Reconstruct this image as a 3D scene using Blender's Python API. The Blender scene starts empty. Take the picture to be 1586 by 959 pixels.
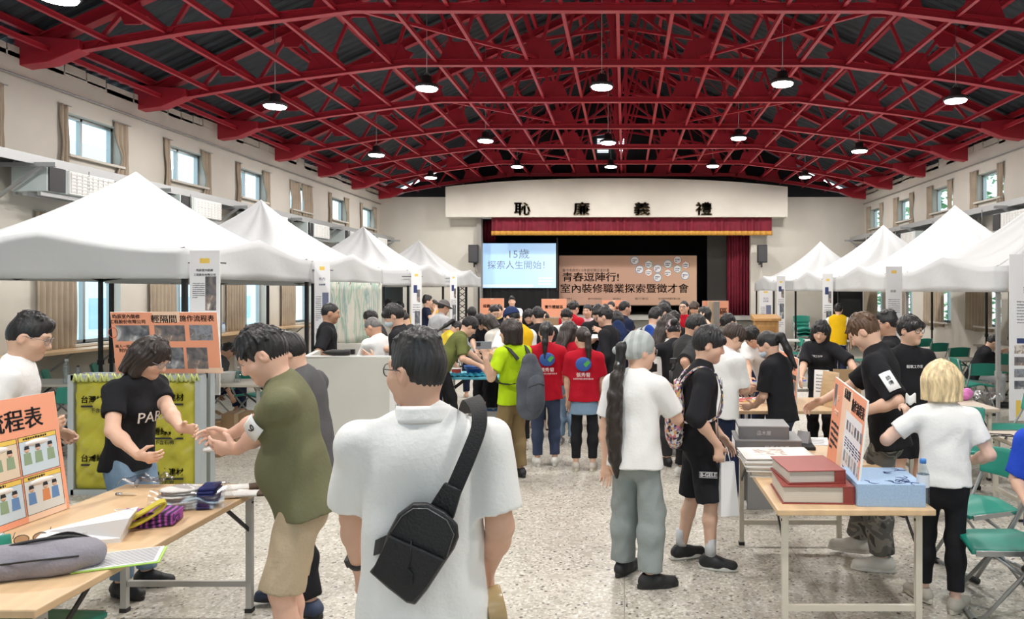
import bpy, math, random
import numpy as np
from mathutils import Vector as V, Matrix, Euler

# ---------------------------------------------------------------- camera, world, exposure
SC = bpy.context.scene
COL = SC.collection
FOC, VX, VY, CAMZ = 1150.0, 967.0, 450.0, 1.93       # focal length and vanishing point in pixels of the 1586x959 frame
cam = bpy.data.cameras.new('camera'); camo = bpy.data.objects.new('camera', cam); COL.objects.link(camo)
cam.sensor_width = 36; cam.lens = FOC/1586*36
cam.shift_x = -(VX-793)/1586; cam.shift_y = -(479.5-VY)/1586
cam.clip_start = .05; cam.clip_end = 300
camo.location = (0, 0, CAMZ); camo.rotation_euler = (math.pi/2, 0, 0)
SC.camera = camo
SC.view_settings.view_transform = 'Standard'; SC.view_settings.look = 'None'
SC.view_settings.exposure = -0.12; SC.view_settings.gamma = 1; SC.view_settings.use_curve_mapping = False
SC.cycles.max_bounces = 7; SC.cycles.diffuse_bounces = 4; SC.cycles.glossy_bounces = 3
SC.cycles.transparent_max_bounces = 12; SC.cycles.transmission_bounces = 4
SC.cycles.caustics_reflective = False; SC.cycles.caustics_refractive = False
SC.cycles.sample_clamp_indirect = 4; SC.cycles.use_denoising = True
LAMP_W, SKY = 120.0, 3.0
wd = bpy.data.worlds.new('world'); SC.world = wd; wd.use_nodes = True
_n = wd.node_tree.nodes; _l = wd.node_tree.links
_bg = _n['Background']; _tc = _n.new('ShaderNodeTexCoord'); _sp = _n.new('ShaderNodeSeparateXYZ'); _cr = _n.new('ShaderNodeValToRGB')
_l.new(_tc.outputs['Generated'], _sp.inputs[0]); _l.new(_sp.outputs[2], _cr.inputs[0])
_cr.color_ramp.elements[0].position = 0.0; _cr.color_ramp.elements[0].color = (.62, .66, .66, 1)
_cr.color_ramp.elements[1].position = .35; _cr.color_ramp.elements[1].color = (.74, .90, 1.0, 1)
_l.new(_cr.outputs[0], _bg.inputs[0]); _bg.inputs[1].default_value = SKY

R_ = math.radians
def at(px, py, y): return V(((px-VX)*y/FOC, y, CAMZ-(py-VY)*y/FOC))
def PX(px, y): return (px-VX)*y/FOC
def PZ(py, y): return CAMZ-(py-VY)*y/FOC

# ---------------------------------------------------------------- materials
_mats = {}
def mat(name, col=(.5,.5,.5), rough=.6, metal=0, bump=0, bscale=40, var=0, vscale=6, emit=0, alpha=1, trans=0, stretch=None, sheen=0, spec=None):
    """one procedural material: base colour with optional noise variation, noise bump, emission, thin transparency"""
    if name in _mats: return _mats[name]
    m = bpy.data.materials.new(name); m.use_nodes = True; _mats[name] = m
    nt = m.node_tree; b = nt.nodes['Principled BSDF']
    b.inputs['Base Color'].default_value = (*col, 1); b.inputs['Roughness'].default_value = rough; b.inputs['Metallic'].default_value = metal
    if spec is not None: b.inputs['Specular IOR Level'].default_value = spec
    if emit: b.inputs['Emission Color'].default_value = (*col, 1); b.inputs['Emission Strength'].default_value = emit
    if alpha < 1: b.inputs['Alpha'].default_value = alpha
    if trans: b.inputs['Transmission Weight'].default_value = trans
    if bump or var:
        tc = nt.nodes.new('ShaderNodeTexCoord'); mp = nt.nodes.new('ShaderNodeMapping')
        nt.links.new(tc.outputs['Object'], mp.inputs[0])
        if stretch: mp.inputs['Scale'].default_value = stretch
    if bump:
        n = nt.nodes.new('ShaderNodeTexNoise'); n.inputs['Scale'].default_value = bscale; n.inputs['Detail'].default_value = 3
        bp = nt.nodes.new('ShaderNodeBump'); bp.inputs['Strength'].default_value = bump; bp.inputs['Distance'].default_value = .01
        nt.links.new(mp.outputs[0], n.inputs['Vector']); nt.links.new(n.outputs['Fac'], bp.inputs['Height']); nt.links.new(bp.outputs[0], b.inputs['Normal'])
    if var:
        n = nt.nodes.new('ShaderNodeTexNoise'); n.inputs['Scale'].default_value = vscale; n.inputs['Detail'].default_value = 4
        r = nt.nodes.new('ShaderNodeValToRGB'); r.color_ramp.elements[0].position = .3; r.color_ramp.elements[1].position = .7
        r.color_ramp.elements[0].color = (*[c*(1-var) for c in col], 1); r.color_ramp.elements[1].color = (*[min(1, c*(1+var)) for c in col], 1)
        nt.links.new(mp.outputs[0], n.inputs['Vector']); nt.links.new(n.outputs['Fac'], r.inputs[0]); nt.links.new(r.outputs[0], b.inputs['Base Color'])
    return m
def ramp_mat(name, tex, stops, scale=8, rough=.6, bump=0, vec='Object', stretch=None, **kw):
    """a procedural pattern: texture factor -> constant or smooth colour ramp"""
    if name in _mats: return _mats[name]
    m = bpy.data.materials.new(name); m.use_nodes = True; _mats[name] = m
    nt = m.node_tree; b = nt.nodes['Principled BSDF']; b.inputs['Roughness'].default_value = rough
    tc = nt.nodes.new('ShaderNodeTexCoord'); mp = nt.nodes.new('ShaderNodeMapping'); nt.links.new(tc.outputs[vec], mp.inputs[0])
    if stretch: mp.inputs['Scale'].default_value = stretch
    t = nt.nodes.new('ShaderNodeTex'+tex)
    if 'Scale' in t.inputs: t.inputs['Scale'].default_value = scale
    for k, v in kw.items():
        if k in ('const',): continue
        if k in t.inputs: t.inputs[k].default_value = v
    nt.links.new(mp.outputs[0], t.inputs['Vector'])
    r = nt.nodes.new('ShaderNodeValToRGB'); e = r.color_ramp.elements
    if kw.get('const'): r.color_ramp.interpolation = 'CONSTANT'
    while len(e) < len(stops): e.new(.5)
    for i, (p, c) in enumerate(stops): e[i].position = p; e[i].color = (*c, 1)
    if tex == 'Voronoi':
        s = nt.nodes.new('ShaderNodeSeparateColor'); nt.links.new(t.outputs['Color'], s.inputs[0]); nt.links.new(s.outputs[0], r.inputs[0])
    else: nt.links.new(t.outputs['Fac'] if 'Fac' in t.outputs else t.outputs[0], r.inputs[0])
    nt.links.new(r.outputs[0], b.inputs['Base Color'])
    if bump:
        bp = nt.nodes.new('ShaderNodeBump'); bp.inputs['Strength'].default_value = bump; bp.inputs['Distance'].default_value = .01
        nt.links.new(r.outputs[0], bp.inputs['Height']); nt.links.new(bp.outputs[0], b.inputs['Normal'])
    return m
def glass_mat(name, tint=(1,1,1), fac=.12, rough=.05):
    """thin clear film or pane: mostly transparent, a little mirror"""
    if name in _mats: return _mats[name]
    m = bpy.data.materials.new(name); m.use_nodes = True; _mats[name] = m
    nt = m.node_tree; nt.nodes.remove(nt.nodes['Principled BSDF']); out = nt.nodes['Material Output']
    a = nt.nodes.new('ShaderNodeBsdfTransparent'); a.inputs[0].default_value = (*tint, 1)
    g = nt.nodes.new('ShaderNodeBsdfGlossy'); g.inputs['Roughness'].default_value = rough
    mx = nt.nodes.new('ShaderNodeMixShader'); mx.inputs[0].default_value = fac
    nt.links.new(a.outputs[0], mx.inputs[1]); nt.links.new(g.outputs[0], mx.inputs[2]); nt.links.new(mx.outputs[0], out.inputs[0])
    return m
def cloth(name, col, var=.08, rough=.85, bump=.25, bscale=55):
    """woven fabric: fine weave plus soft crumpled folds in the bump"""
    k = 'cloth_'+name
    if k in _mats: return _mats[k]
    m = mat(k, col, rough, 0, bump, bscale, var, 5, spec=.2); nt = m.node_tree; p = nt.nodes['Principled BSDF']; b0 = p.inputs['Normal'].links[0].from_node
    mp = [n for n in nt.nodes if n.type == 'MAPPING'][0]; w = nt.nodes.new('ShaderNodeTexNoise'); w.noise_type = 'RIDGED_MULTIFRACTAL'; w.inputs['Scale'].default_value = 4.5; w.inputs['Detail'].default_value = 2; w.inputs['Distortion'].default_value = .9
    m2 = nt.nodes.new('ShaderNodeMapping'); m2.inputs['Scale'].default_value = (1, 1, .6); m2.inputs['Rotation'].default_value = (.5, .35, 0); tc = [n for n in nt.nodes if n.type == 'TEX_COORD'][0]
    nt.links.new(tc.outputs['Object'], m2.inputs[0]); nt.links.new(m2.outputs[0], w.inputs['Vector']); b1 = nt.nodes.new('ShaderNodeBump'); b1.inputs['Strength'].default_value = .45; b1.inputs['Distance'].default_value = .02
    nt.links.new(w.outputs['Fac'], b1.inputs['Height']); nt.links.new(b0.outputs[0], b1.inputs['Normal']); nt.links.new(b1.outputs[0], p.inputs['Normal']); return m

# ---------------------------------------------------------------- objects
def tag(o, label=None, cat=None, group=None, kind=None):
    if label: o['label'] = label
    if cat: o['category'] = cat
    if group: o['group'] = group
    if kind: o['kind'] = kind
    return o
def empty(name, loc=(0,0,0), rz=0, rot=None, label=None, cat=None, group=None, kind=None):
    o = bpy.data.objects.new(name, None); COL.objects.link(o); o.empty_display_size = .1
    o.location = loc; o.rotation_euler = rot if rot is not None else (0, 0, rz)
    return tag(o, label, cat, group, kind)
def link(name, me, m, parent=None, loc=None, rot=None, label=None, cat=None, group=None, kind=None):
    o = bpy.data.objects.new(name, me); COL.objects.link(o)
    if m is not None:
        for x in (m if isinstance(m, (list, tuple)) else [m]): me.materials.append(x)
    if parent: o.parent = parent
    if loc is not None: o.location = loc
    if rot is not None: o.rotation_euler = rot
    return tag(o, label, cat, group, kind)
def dup(root, loc=None, rz=None, label=None):
    """copy a thing with its parts and sub-parts, mesh data shared"""
    c = root.copy(); COL.objects.link(c)
    if loc is not None: c.location = loc
    if rz is not None: c.rotation_euler[2] = rz
    if label: c['label'] = label
    for ch in list(root.children):
        d = ch.copy(); COL.objects.link(d); d.parent = c
        for g in list(ch.children):
            e = g.copy(); COL.objects.link(e); e.parent = d
    return c
def frame(d, up=V((0,0,1))):
    d = V(d).normalized(); up = V(up)
    if abs(d.dot(up.normalized())) > .98: up = V((0,1,0)) if abs(d.y) < .9 else V((1,0,0))
    x = d.cross(up).normalized(); return x, x.cross(d).normalized(), d      # side, up, dir
class MB:
    """collects boxes, bars, tubes, lathes, prisms and sheets into one mesh"""
    def __init__(s): s.v = []; s.f = []; s.mi = []; s.sm = []; s.m = 0; s.smooth = False
    def add(s, vs, fs):
        n = len(s.v); s.v += [tuple(p) for p in vs]
        for f in fs: s.f.append(tuple(i+n for i in f)); s.mi.append(s.m); s.sm.append(s.smooth)
        return s
    def box(s, c, size, rot=None):
        a, b, d = [q/2 for q in size]; M = Euler(rot).to_matrix() if rot is not None else None
        vs = [V((x*a, y*b, z*d)) for x in (-1,1) for y in (-1,1) for z in (-1,1)]
        vs = [(M @ p if M else p)+V(c) for p in vs]
        return s.add(vs, [(0,1,3,2),(4,6,7,5),(0,4,5,1),(2,3,7,6),(0,2,6,4),(1,5,7,3)])
    def bar(s, a, b, w, h, up=(0,0,1)):
        a = V(a); b = V(b); x, u, d = frame(b-a, up)
        vs = [p+x*i*w/2+u*j*h/2 for p in (a, b) for i, j in ((-1,-1),(1,-1),(1,1),(-1,1))]
        return s.add(vs, [(3,2,1,0),(4,5,6,7),(0,1,5,4),(1,2,6,5),(2,3,7,6),(3,0,4,7)])
    def ibeam(s, a, b, w, h, t=.015, up=(0,0,1)):
        a = V(a); b = V(b); x, u, d = frame(b-a, up)
        s.bar(a+u*(h/2-t/2), b+u*(h/2-t/2), w, t, up); s.bar(a-u*(h/2-t/2), b-u*(h/2-t/2), w, t, up); s.bar(a, b, t, h-2*t, up); return s
    def tube(s, pts, r, n=8, caps=True, closed=False):
        pts = [V(p) for p in pts]; N = len(pts); rs = r if isinstance(r, (list, tuple)) else [r]*N
        rings = []; sd = None; sm = s.smooth; s.smooth = True
        for i in range(N):
            if closed: d = (pts[(i+1) % N]-pts[i-1])
            else: d = (pts[min(i+1, N-1)]-pts[max(i-1, 0)])
            if d.length < 1e-9: d = V((0,0,1))
            d.normalize()
            if sd is None: sd, up, _ = frame(d)
            else:
                sd = sd-d*sd.dot(d)
                if sd.length < 1e-6: sd, up, _ = frame(d)
                sd.normalize(); up = sd.cross(d)
            rings.append([pts[i]+(sd*math.cos(t)+up*math.sin(t))*rs[i] for t in [2*math.pi*k/n for k in range(n)]])
        vs = [p for q in rings for p in q]; fs = []
        for i in range(N if closed else N-1):
            j = (i+1) % N
            for k in range(n): fs.append((i*n+k, i*n+(k+1) % n, j*n+(k+1) % n, j*n+k))
        if caps and not closed: fs += [tuple(range(n))[::-1], tuple((N-1)*n+k for k in range(n))]
        s.add(vs, fs); s.smooth = sm; return s
    def lathe(s, prof, c=(0,0,0), n=20, axis='z', smooth=True):
        vs = []; fs = []; N = len(prof)
        for r, z in prof:
            for k in range(n):
                t = 2*math.pi*k/n; p = (r*math.cos(t), r*math.sin(t), z)
                if axis == 'y': p = (p[0], p[2], p[1])
                if axis == 'x': p = (p[2], p[0], p[1])
                vs.append(V(p)+V(c))
        for i in range(N-1):
            for k in range(n): fs.append((i*n+k, i*n+(k+1) % n, (i+1)*n+(k+1) % n, (i+1)*n+k))
        fs += [tuple(range(n))[::-1], tuple((N-1)*n+k for k in range(n))]
        sm = s.smooth; s.smooth = smooth; s.add(vs, fs); s.smooth = sm; return s
    def prism(s, pts, off):
        """polygon pts (3D) extruded by vector off"""
        n = len(pts); off = V(off); vs = [V(p) for p in pts]+[V(p)+off for p in pts]
        return s.add(vs, [tuple(range(n))[::-1], tuple(range(n, 2*n))]+[(i, (i+1) % n, n+(i+1) % n, n+i) for i in range(n)])
    def sheet(s, fn, nu, nv, thick=0, smooth=True):
        """fn(u,v)->point over [0,1]^2"""
        sm = s.smooth; s.smooth = smooth
        vs = [V(fn(i/nu, j/nv)) for i in range(nu+1) for j in range(nv+1)]; w = nv+1
        fs = [(i*w+j, (i+1)*w+j, (i+1)*w+j+1, i*w+j+1) for i in range(nu) for j in range(nv)]
        s.add(vs, fs); s.smooth = sm; return s
    def ell(s, c, r, n=12, m=8, M=None):
        vs = []; fs = []; sm = s.smooth; s.smooth = True
        for i in range(m+1):
            p = math.pi*i/m
            for k in range(n):
                t = 2*math.pi*k/n; q = V((r[0]*math.sin(p)*math.cos(t), r[1]*math.sin(p)*math.sin(t), r[2]*math.cos(p)))
                vs.append((M @ q if M else q)+V(c))
        for i in range(m):
            for k in range(n): fs.append((i*n+k, (i+1)*n+k, (i+1)*n+(k+1) % n, i*n+(k+1) % n))
        s.add(vs, fs); s.smooth = sm; return s
    def mesh(s, name):
        me = bpy.data.meshes.new(name); me.from_pydata(s.v, [], s.f)
        me.polygons.foreach_set('material_index', s.mi); me.polygons.foreach_set('use_smooth', s.sm); me.update(); return me
    def build(s, name, m, parent=None, bevel=0, thick=0, **kw):
        o = link(name, s.mesh(name), m, parent, **kw)
        if thick:
            q = o.modifiers.new('thickness', 'SOLIDIFY'); q.thickness = thick; q.offset = 0
        if bevel:
            q = o.modifiers.new('soft edges', 'BEVEL'); q.width = bevel; q.segments = 2; q.limit_method = 'ANGLE'
        return o
def text_mesh(body, size, depth=.002, spacing=1.0, bold=0):
    c = bpy.data.curves.new('lettering', 'FONT'); c.body = body; c.size = size; c.extrude = depth; c.align_x = 'CENTER'; c.align_y = 'CENTER'
    c.space_character = spacing; c.space_line = 1.05; c.resolution_u = 2
    o = bpy.data.objects.new('lettering', c); COL.objects.link(o)
    dg = bpy.context.evaluated_depsgraph_get(); me = bpy.data.meshes.new_from_object(o.evaluated_get(dg))
    bpy.data.objects.remove(o)
    if bold:                             # heavier strokes: the outline repeated with a hair's offset
        vs = [v.co.copy() for v in me.vertices]; fs = [tuple(p.vertices) for p in me.polygons]; n = len(vs); V4 = []; F4 = []
        for k, (dx, dy) in enumerate(((-bold,-bold*.6),(bold,-bold*.6),(-bold,bold*.6),(bold,bold*.6))): V4 += [p+V((dx, dy, 0)) for p in vs]; F4 += [tuple(i+n*k for i in f) for f in fs]
        me2 = bpy.data.meshes.new('lettering'); me2.from_pydata(V4, [], F4); me2.update(); bpy.data.meshes.remove(me); return me2
    return me
def text(body, size, m, parent, x, z, y=-.004, width=None, name='lettering', spacing=1.0, rz=0, bold=0, tilt=0):
    """upright lettering facing the local -Y side of its parent"""
    me = text_mesh(body, size, .0015, spacing, bold)
    o = link(name, me, m, parent, (x, y, z), (math.pi/2, tilt, rz))
    if width:
        xs = [v.co.x for v in me.vertices]; w = (max(xs)-min(xs)) or 1; o.scale = (width/w, 1 if width > w else width/w*1.0, 1)
    return o

# ---------------------------------------------------------------- signed distance bodies -> one continuous mesh
class Shape:
    def __init__(s): s.ops = []
    def cone(s, a, b, ra, rb, k=.03, flat=None, clip=None, op=1): s.ops.append(('c', V(a), V(b), ra, rb, k, flat, clip, op)); return s
    def ell(s, c, M, r, k=.02, op=1, clip=None): s.ops.append(('e', V(c), M, r, k, clip, op)); return s
    def plane(s, p, n): s.ops.append(('p', V(p), V(n).normalized())); return s
    def noise(s, amp, f): s.ops.append(('n', amp, f)); return s
    def fn(s, f): s.ops.append(('f', f)); return s
    def mesh(s, name, h):
        lo = np.full(3, 1e9); hi = -lo
        for o in s.ops:
            if o[0] == 'c' and o[8] > 0:
                for p, r in ((o[1], o[3]), (o[2], o[4])): lo = np.minimum(lo, np.array(p)-r); hi = np.maximum(hi, np.array(p)+r)
            elif o[0] == 'e' and o[6] > 0: r = max(o[3]); lo = np.minimum(lo, np.array(o[1])-r); hi = np.maximum(hi, np.array(o[1])+r)
        lo -= 3*h+.004; hi += 3*h+.004
        n = np.ceil((hi-lo)/h).astype(int)+1
        F = np.full(n, .5, np.float32); ax = [(lo[i]+h*np.arange(n[i])).astype(np.float32) for i in range(3)]
        def sub(a, b): return tuple(slice(max(0, int((a[i]-lo[i])/h)), min(n[i], int((b[i]-lo[i])/h)+2)) for i in range(3))
        def mix(sl, d, k, op):
            A = F[sl]
            if op > 0:
                if k > 0:
                    q = np.maximum(k-np.abs(A-d), 0)/k; F[sl] = np.minimum(A, d)-q*q*k*.25
                else: F[sl] = np.minimum(A, d)
            else:
                d = -d
                if k > 0:
                    q = np.maximum(k-np.abs(A-d), 0)/k; F[sl] = np.maximum(A, d)+q*q*k*.25
                else: F[sl] = np.maximum(A, d)
        for o in s.ops:
            if o[0] == 'c':
                _, a, b, ra, rb, k, flat, clip, op = o
                m = max(ra, rb)+k+2*h; a_ = np.array(a); b_ = np.array(b)
                sl = sub(np.minimum(a_, b_)-m, np.maximum(a_, b_)+m)
                P = [ax[0][sl[0]][:, None, None]-a.x, ax[1][sl[1]][None, :, None]-a.y, ax[2][sl[2]][None, None, :]-a.z]
                if 0 in (P[0].size, P[1].size, P[2].size): continue
                ab = b-a; Q = P
                if flat:
                    nn, sc = V(flat[0]).normalized(), flat[1]
                    dt = (P[0]*nn.x+P[1]*nn.y+P[2]*nn.z)*(sc-1); Q = [P[i]+dt*nn[i] for i in range(3)]; ab = ab+nn*ab.dot(nn)*(sc-1)
                L = max(ab.length_squared, 1e-9)
                t = np.clip((Q[0]*ab.x+Q[1]*ab.y+Q[2]*ab.z)/L, 0, 1)
                d = np.sqrt((Q[0]-t*ab.x)**2+(Q[1]-t*ab.y)**2+(Q[2]-t*ab.z)**2)-(ra+(rb-ra)*t)
                for c in ([clip] if clip and not isinstance(clip, list) else clip or []):
                    p0, cn = V(c[0])-a, V(c[1]).normalized()
                    d = np.maximum(d, (P[0]-p0.x)*cn.x+(P[1]-p0.y)*cn.y+(P[2]-p0.z)*cn.z)
                mix(sl, d.astype(np.float32), k, op)
            elif o[0] == 'e':
                _, c, M, r, k, clip, op = o; m = max(r)+k+2*h; c_ = np.array(c); sl = sub(c_-m, c_+m)
                P = [ax[0][sl[0]][:, None, None]-c.x, ax[1][sl[1]][None, :, None]-c.y, ax[2][sl[2]][None, None, :]-c.z]
                if 0 in (P[0].size, P[1].size, P[2].size): continue
                q = 0; g = 0
                for i in range(3):
                    u = M[0][i]*P[0]+M[1][i]*P[1]+M[2][i]*P[2]       # columns of M are the axes
                    q = q+(u/r[i])**2; g = g+(u/r[i]**2)**2
                q = np.sqrt(q); d = q*(q-1)/np.sqrt(g+1e-9)
                if clip:
                    p0, cn = V(clip[0])-c, V(clip[1]).normalized(); d = np.maximum(d, (P[0]-p0.x)*cn.x+(P[1]-p0.y)*cn.y+(P[2]-p0.z)*cn.z)
                mix(sl, d.astype(np.float32), k, op)
            elif o[0] == 'p':
                _, p, nn = o
                d = (ax[0][:, None, None]-p.x)*nn.x+(ax[1][None, :, None]-p.y)*nn.y+(ax[2][None, None, :]-p.z)*nn.z
                np.maximum(F, d, out=F)
            elif o[0] == 'n':
                _, amp, f = o; x, y, z = ax[0][:, None, None]*f, ax[1][None, :, None]*f, ax[2][None, None, :]*f
                F += (amp*(np.sin(x*1.1+1.9*np.sin(z*.55+y*.4))*np.sin(y*1.2+1.7*np.sin(z*.5-x*.3)+.7)+.6*np.sin(z*.9+1.6*np.sin(x*.8+y*.9)))).astype(np.float32)
            elif o[0] == 'f': F = o[1](F, ax[0][:, None, None], ax[1][None, :, None], ax[2][None, None, :]).astype(np.float32)
        # surface nets
        for i in range(3):
            idx = [slice(None)]*3; idx[i] = 0; F[tuple(idx)] = np.maximum(F[tuple(idx)], h); idx[i] = -1; F[tuple(idx)] = np.maximum(F[tuple(idx)], h)
        S = F < 0; c = np.zeros(np.array(F.shape)-1, np.int8)
        corners = [(i, j, k) for i in (0,1) for j in (0,1) for k in (0,1)]
        for i, j, k in corners: c += S[i:S.shape[0]-1+i, j:S.shape[1]-1+j, k:S.shape[2]-1+k]
        I = np.argwhere((c > 0) & (c < 8)); me = bpy.data.meshes.new(name)
        if len(I) == 0: return me
        val = np.stack([F[I[:,0]+i, I[:,1]+j, I[:,2]+k] for i, j, k in corners], 1); cr = np.array(corners, np.float32)
        acc = np.zeros((len(I), 3), np.float32); cnt = np.zeros(len(I), np.float32)
        for a in range(8):
            for b in range(a+1, 8):
                if np.abs(cr[a]-cr[b]).sum() != 1: continue
                va, vb = val[:,a], val[:,b]; mm = (va < 0) != (vb < 0); t = np.where(mm, va/np.where(mm, va-vb, 1), 0)
                acc += np.where(mm[:,None], cr[a]+(cr[b]-cr[a])*t[:,None], 0); cnt += mm
        vs = (I+acc/cnt[:,None])*h+lo; ids = np.full(c.shape, -1, np.int32); ids[I[:,0], I[:,1], I[:,2]] = np.arange(len(I))
        quads = []
        for ax_ in range(3):
            sl0 = [slice(None)]*3; sl1 = [slice(None)]*3; sl0[ax_] = slice(0, -1); sl1[ax_] = slice(1, None)
            A, B = S[tuple(sl0)], S[tuple(sl1)]; E = np.argwhere(A != B); u, w = (ax_+1) % 3, (ax_+2) % 3
            E = E[(E[:,u] > 0) & (E[:,w] > 0) & (E[:,u] < S.shape[u]-1) & (E[:,w] < S.shape[w]-1)]
            if len(E) == 0: continue
            ins = A[E[:,0], E[:,1], E[:,2]]
            def cell(du, dw):
                Q = E.copy(); Q[:,u] -= du; Q[:,w] -= dw; return ids[Q[:,0], Q[:,1], Q[:,2]]
            q = np.stack([cell(1,1), cell(0,1), cell(0,0), cell(1,0)], 1); q[~ins] = q[~ins][:, ::-1]; quads.append(q)
        Q = np.concatenate(quads); Q = Q[(Q >= 0).all(1)]
        me.vertices.add(len(vs)); me.vertices.foreach_set('co', vs.astype(np.float32).ravel())
        me.loops.add(Q.size); me.loops.foreach_set('vertex_index', Q.astype(np.int32).ravel())
        me.polygons.add(len(Q)); me.polygons.foreach_set('loop_start', np.arange(0, Q.size, 4, dtype=np.int32))
        me.polygons.foreach_set('use_smooth', np.ones(len(Q), bool)); me.update(calc_edges=True); return me

# ---------------------------------------------------------------- people
def _skin_mat():
    if 'skin' in _mats: return _mats['skin']
    m = mat('skin', (.6,.4,.3), .5, 0, .08, 90, spec=.35); nt = m.node_tree
    a = nt.nodes.new('ShaderNodeAttribute'); a.attribute_name = 'skin_tone'; nt.links.new(a.outputs['Color'], nt.nodes['Principled BSDF'].inputs['Base Color']); return m
def hair_mat(name, col, rough=.42):
    k = 'hair_'+name
    if k in _mats: return _mats[k]
    return mat(k, col, rough, 0, .5, 60, .45, 45, stretch=(1,1,.16), spec=.45)
FAIR, TAN, DEEP = (.70,.44,.32), (.60,.35,.24), (.46,.26,.17)
BLACKHAIR = ('black', (.012,.011,.012)); BROWNHAIR = ('brown', (.045,.025,.018)); DARKBROWN = ('dark_brown', (.024,.016,.013))
def ik(S, T, l1, l2, pole):
    S = V(S); T = V(T); d = T-S; D = d.length; D2 = min(D, (l1+l2)*.995)
    if D > D2: T = S+d*(D2/D)
    d.normalize(); a = (l1*l1-l2*l2+D2*D2)/(2*D2); h = math.sqrt(max(l1*l1-a*a, 0)); p = V(pole); p = p-d*p.dot(d)
    if p.length < 1e-5: p = V((0,1,0))
    return S+d*a+p.normalized()*h, T
def person(label, x, y, face=0, H=1.7, w=1.0, lean=0, twist=0, side=0, head=(0,0,0), hd=1.0, L=None, R=None, Lp=None, Rp=None, Lh=None, Rh=None, feet=None,
           sit=None, skin=FAIR, hair=('short', BLACKHAIR), top=('tee', None), bot=('pants', None), shoes=None, q=.011, fem=False, belly=0, group=None, eyes=True, z0=0, lips=True):
    face = face+math.degrees(math.atan2(-x, y))           # turn relative to the line of sight -> heading in the hall
    s = H/1.7; ws = s*w; rnd = random.Random(label)
    root = empty('person', (x, y, z0), R_(face), label=label, cat='person', group=group)
    inv = Matrix.Rotation(-R_(face), 3, 'Z'); off = V((x, y, z0))
    loc = lambda p: inv @ (p-off) if isinstance(p, V) else V(p)
    l = R_(lean); tw = R_(twist); sd = R_(side)
    U = V((math.sin(sd), math.sin(l), math.cos(l)*math.cos(sd))).normalized()
    Rx = V((math.cos(tw), math.sin(tw), 0)); Rx = (Rx-U*Rx.dot(U)).normalized(); Fw = U.cross(Rx).normalized()
    pel = V((0, -.30*math.sin(l)*s, .93*s)) if sit is None else V((0, 0, sit))
    chest = pel+U*.33*s; neck = pel+U*.515*s
    shw = (.165 if fem else .183)*ws
    sh = {-1: pel+U*.437*s-Rx*shw, 1: pel+U*.437*s+Rx*shw}
    # head frame
    hp, hy, hr = [R_(a) for a in head]
    B = Matrix((Rx, Fw, U)).transposed() if abs(lean) < 25 else None
    if B is None:                       # the neck bends back so a bowed trunk still has a head turned by its own angles
        l2 = l*.6; U2 = V((0, math.sin(l2), math.cos(l2))); F2 = U2.cross(Rx).normalized(); B = Matrix((Rx, F2, U2)).transposed()
    Mh = B @ Matrix.Rotation(hy, 3, 'Z') @ Matrix.Rotation(-hp, 3, 'X') @ Matrix.Rotation(hr, 3, 'Y')
    hs = s**.5*hd; hU = V(Mh.col[2]); hc = neck+V(B.col[2])*.06*s+hU*.098*hs+V(Mh.col[1])*.022
    hpnt = lambda a, b, c: hc+Mh @ (V((a, b, c))*hs)
    hrad = lambda a, b, c: (a*hs, b*hs, c*hs)
    # limbs
    ua, fa = .285*s, .255*s; arms = {}
    for sg, T, P, hh in ((-1, L, Lp, Lh), (1, R, Rp, Rh)):
        hh = dict(hh or {}); S = sh[sg]
        if T is None: T = S+V((sg*.07*ws, .06*s, -.50*s)); P = P or (sg*.5, -1, 0); hang = True
        else: T = loc(T); P = P or (sg*.7, -.6, -.8); hang = False
        E, Wp = ik(S, T, ua, fa, P); d = hh.get('d'); fd = (Wp-E).normalized(); d = (inv @ V(d) if hh.get('world') else V(d)).normalized() if d else fd
        t = V(hh['t']) if 't' in hh else (V((0,1,0)) if hang else V((-sg*.55,.1,.8)))
        if hh.get('world') and 't' in hh: t = inv @ t
        t = (t-d*t.dot(d)).normalized(); nrm = d.cross(t)*(-1 if sg > 0 else 1)
        arms[sg] = (S, E, Wp, d, t, nrm, hh.get('curl', .35 if hang else .25))
    lg = {}
    hipx = .080*ws
    for i, sg in enumerate((-1, 1)):
        hip = pel+V((sg*hipx, 0, -.03*s)); ft = feet[i] if feet else (sg*.10*ws, 0, sg*-8)
        if sit is not None and not feet: ft = (sg*.11, .40, 0)
        fz = ft[3] if len(ft) > 3 else 0
        ank = V((ft[0], ft[1], .085*s+fz)); K, ank = ik(hip, ank, .4125*s, .4125*s, (sg*.12, 1, .1)); lg[sg] = (hip, K, ank, R_(ft[2]))
    # --- body: one continuous surface
    S = Shape(); fine = q < .0085
    S.cone(pel-U*.04*s, pel+U*.13*s, (.138 if fem else .136)*ws, (.116 if fem else .128)*ws, .04, (Fw, 1.45))
    S.cone(pel+U*.13*s, pel+U*.37*s, .122*ws, .150*ws, .05, (Fw, 1.45))
    S.cone(sh[-1]-U*.01, sh[1]-U*.01, .050*s, .050*s, .06)
    S.cone(neck-U*.05*s, hc-hU*.03*hs-V(Mh.col[1])*.012, .064*s, .052*hs, .04)
    if fem: [S.ell(pel+U*.315*s+Rx*sg*.068*ws+Fw*.085*s, Mh, (.06*s,)*3, .04) for sg in (-1,1)]
    S.ell(hc, Mh, hrad(.0775,.097,.112), .02)                                     # skull
    S.ell(hpnt(0,.026,-.056), Mh, hrad(.060,.070,.064), .03)                      # jaw
    S.cone(hpnt(0,.074,-.100), hpnt(0,.080,-.096), .020*hs, .020*hs, .03)           # chin
    for sg in (-1, 1): S.ell(hpnt(sg*.0785,-.008,-.014), Mh, hrad(.011,.020,.031), .008)
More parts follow.
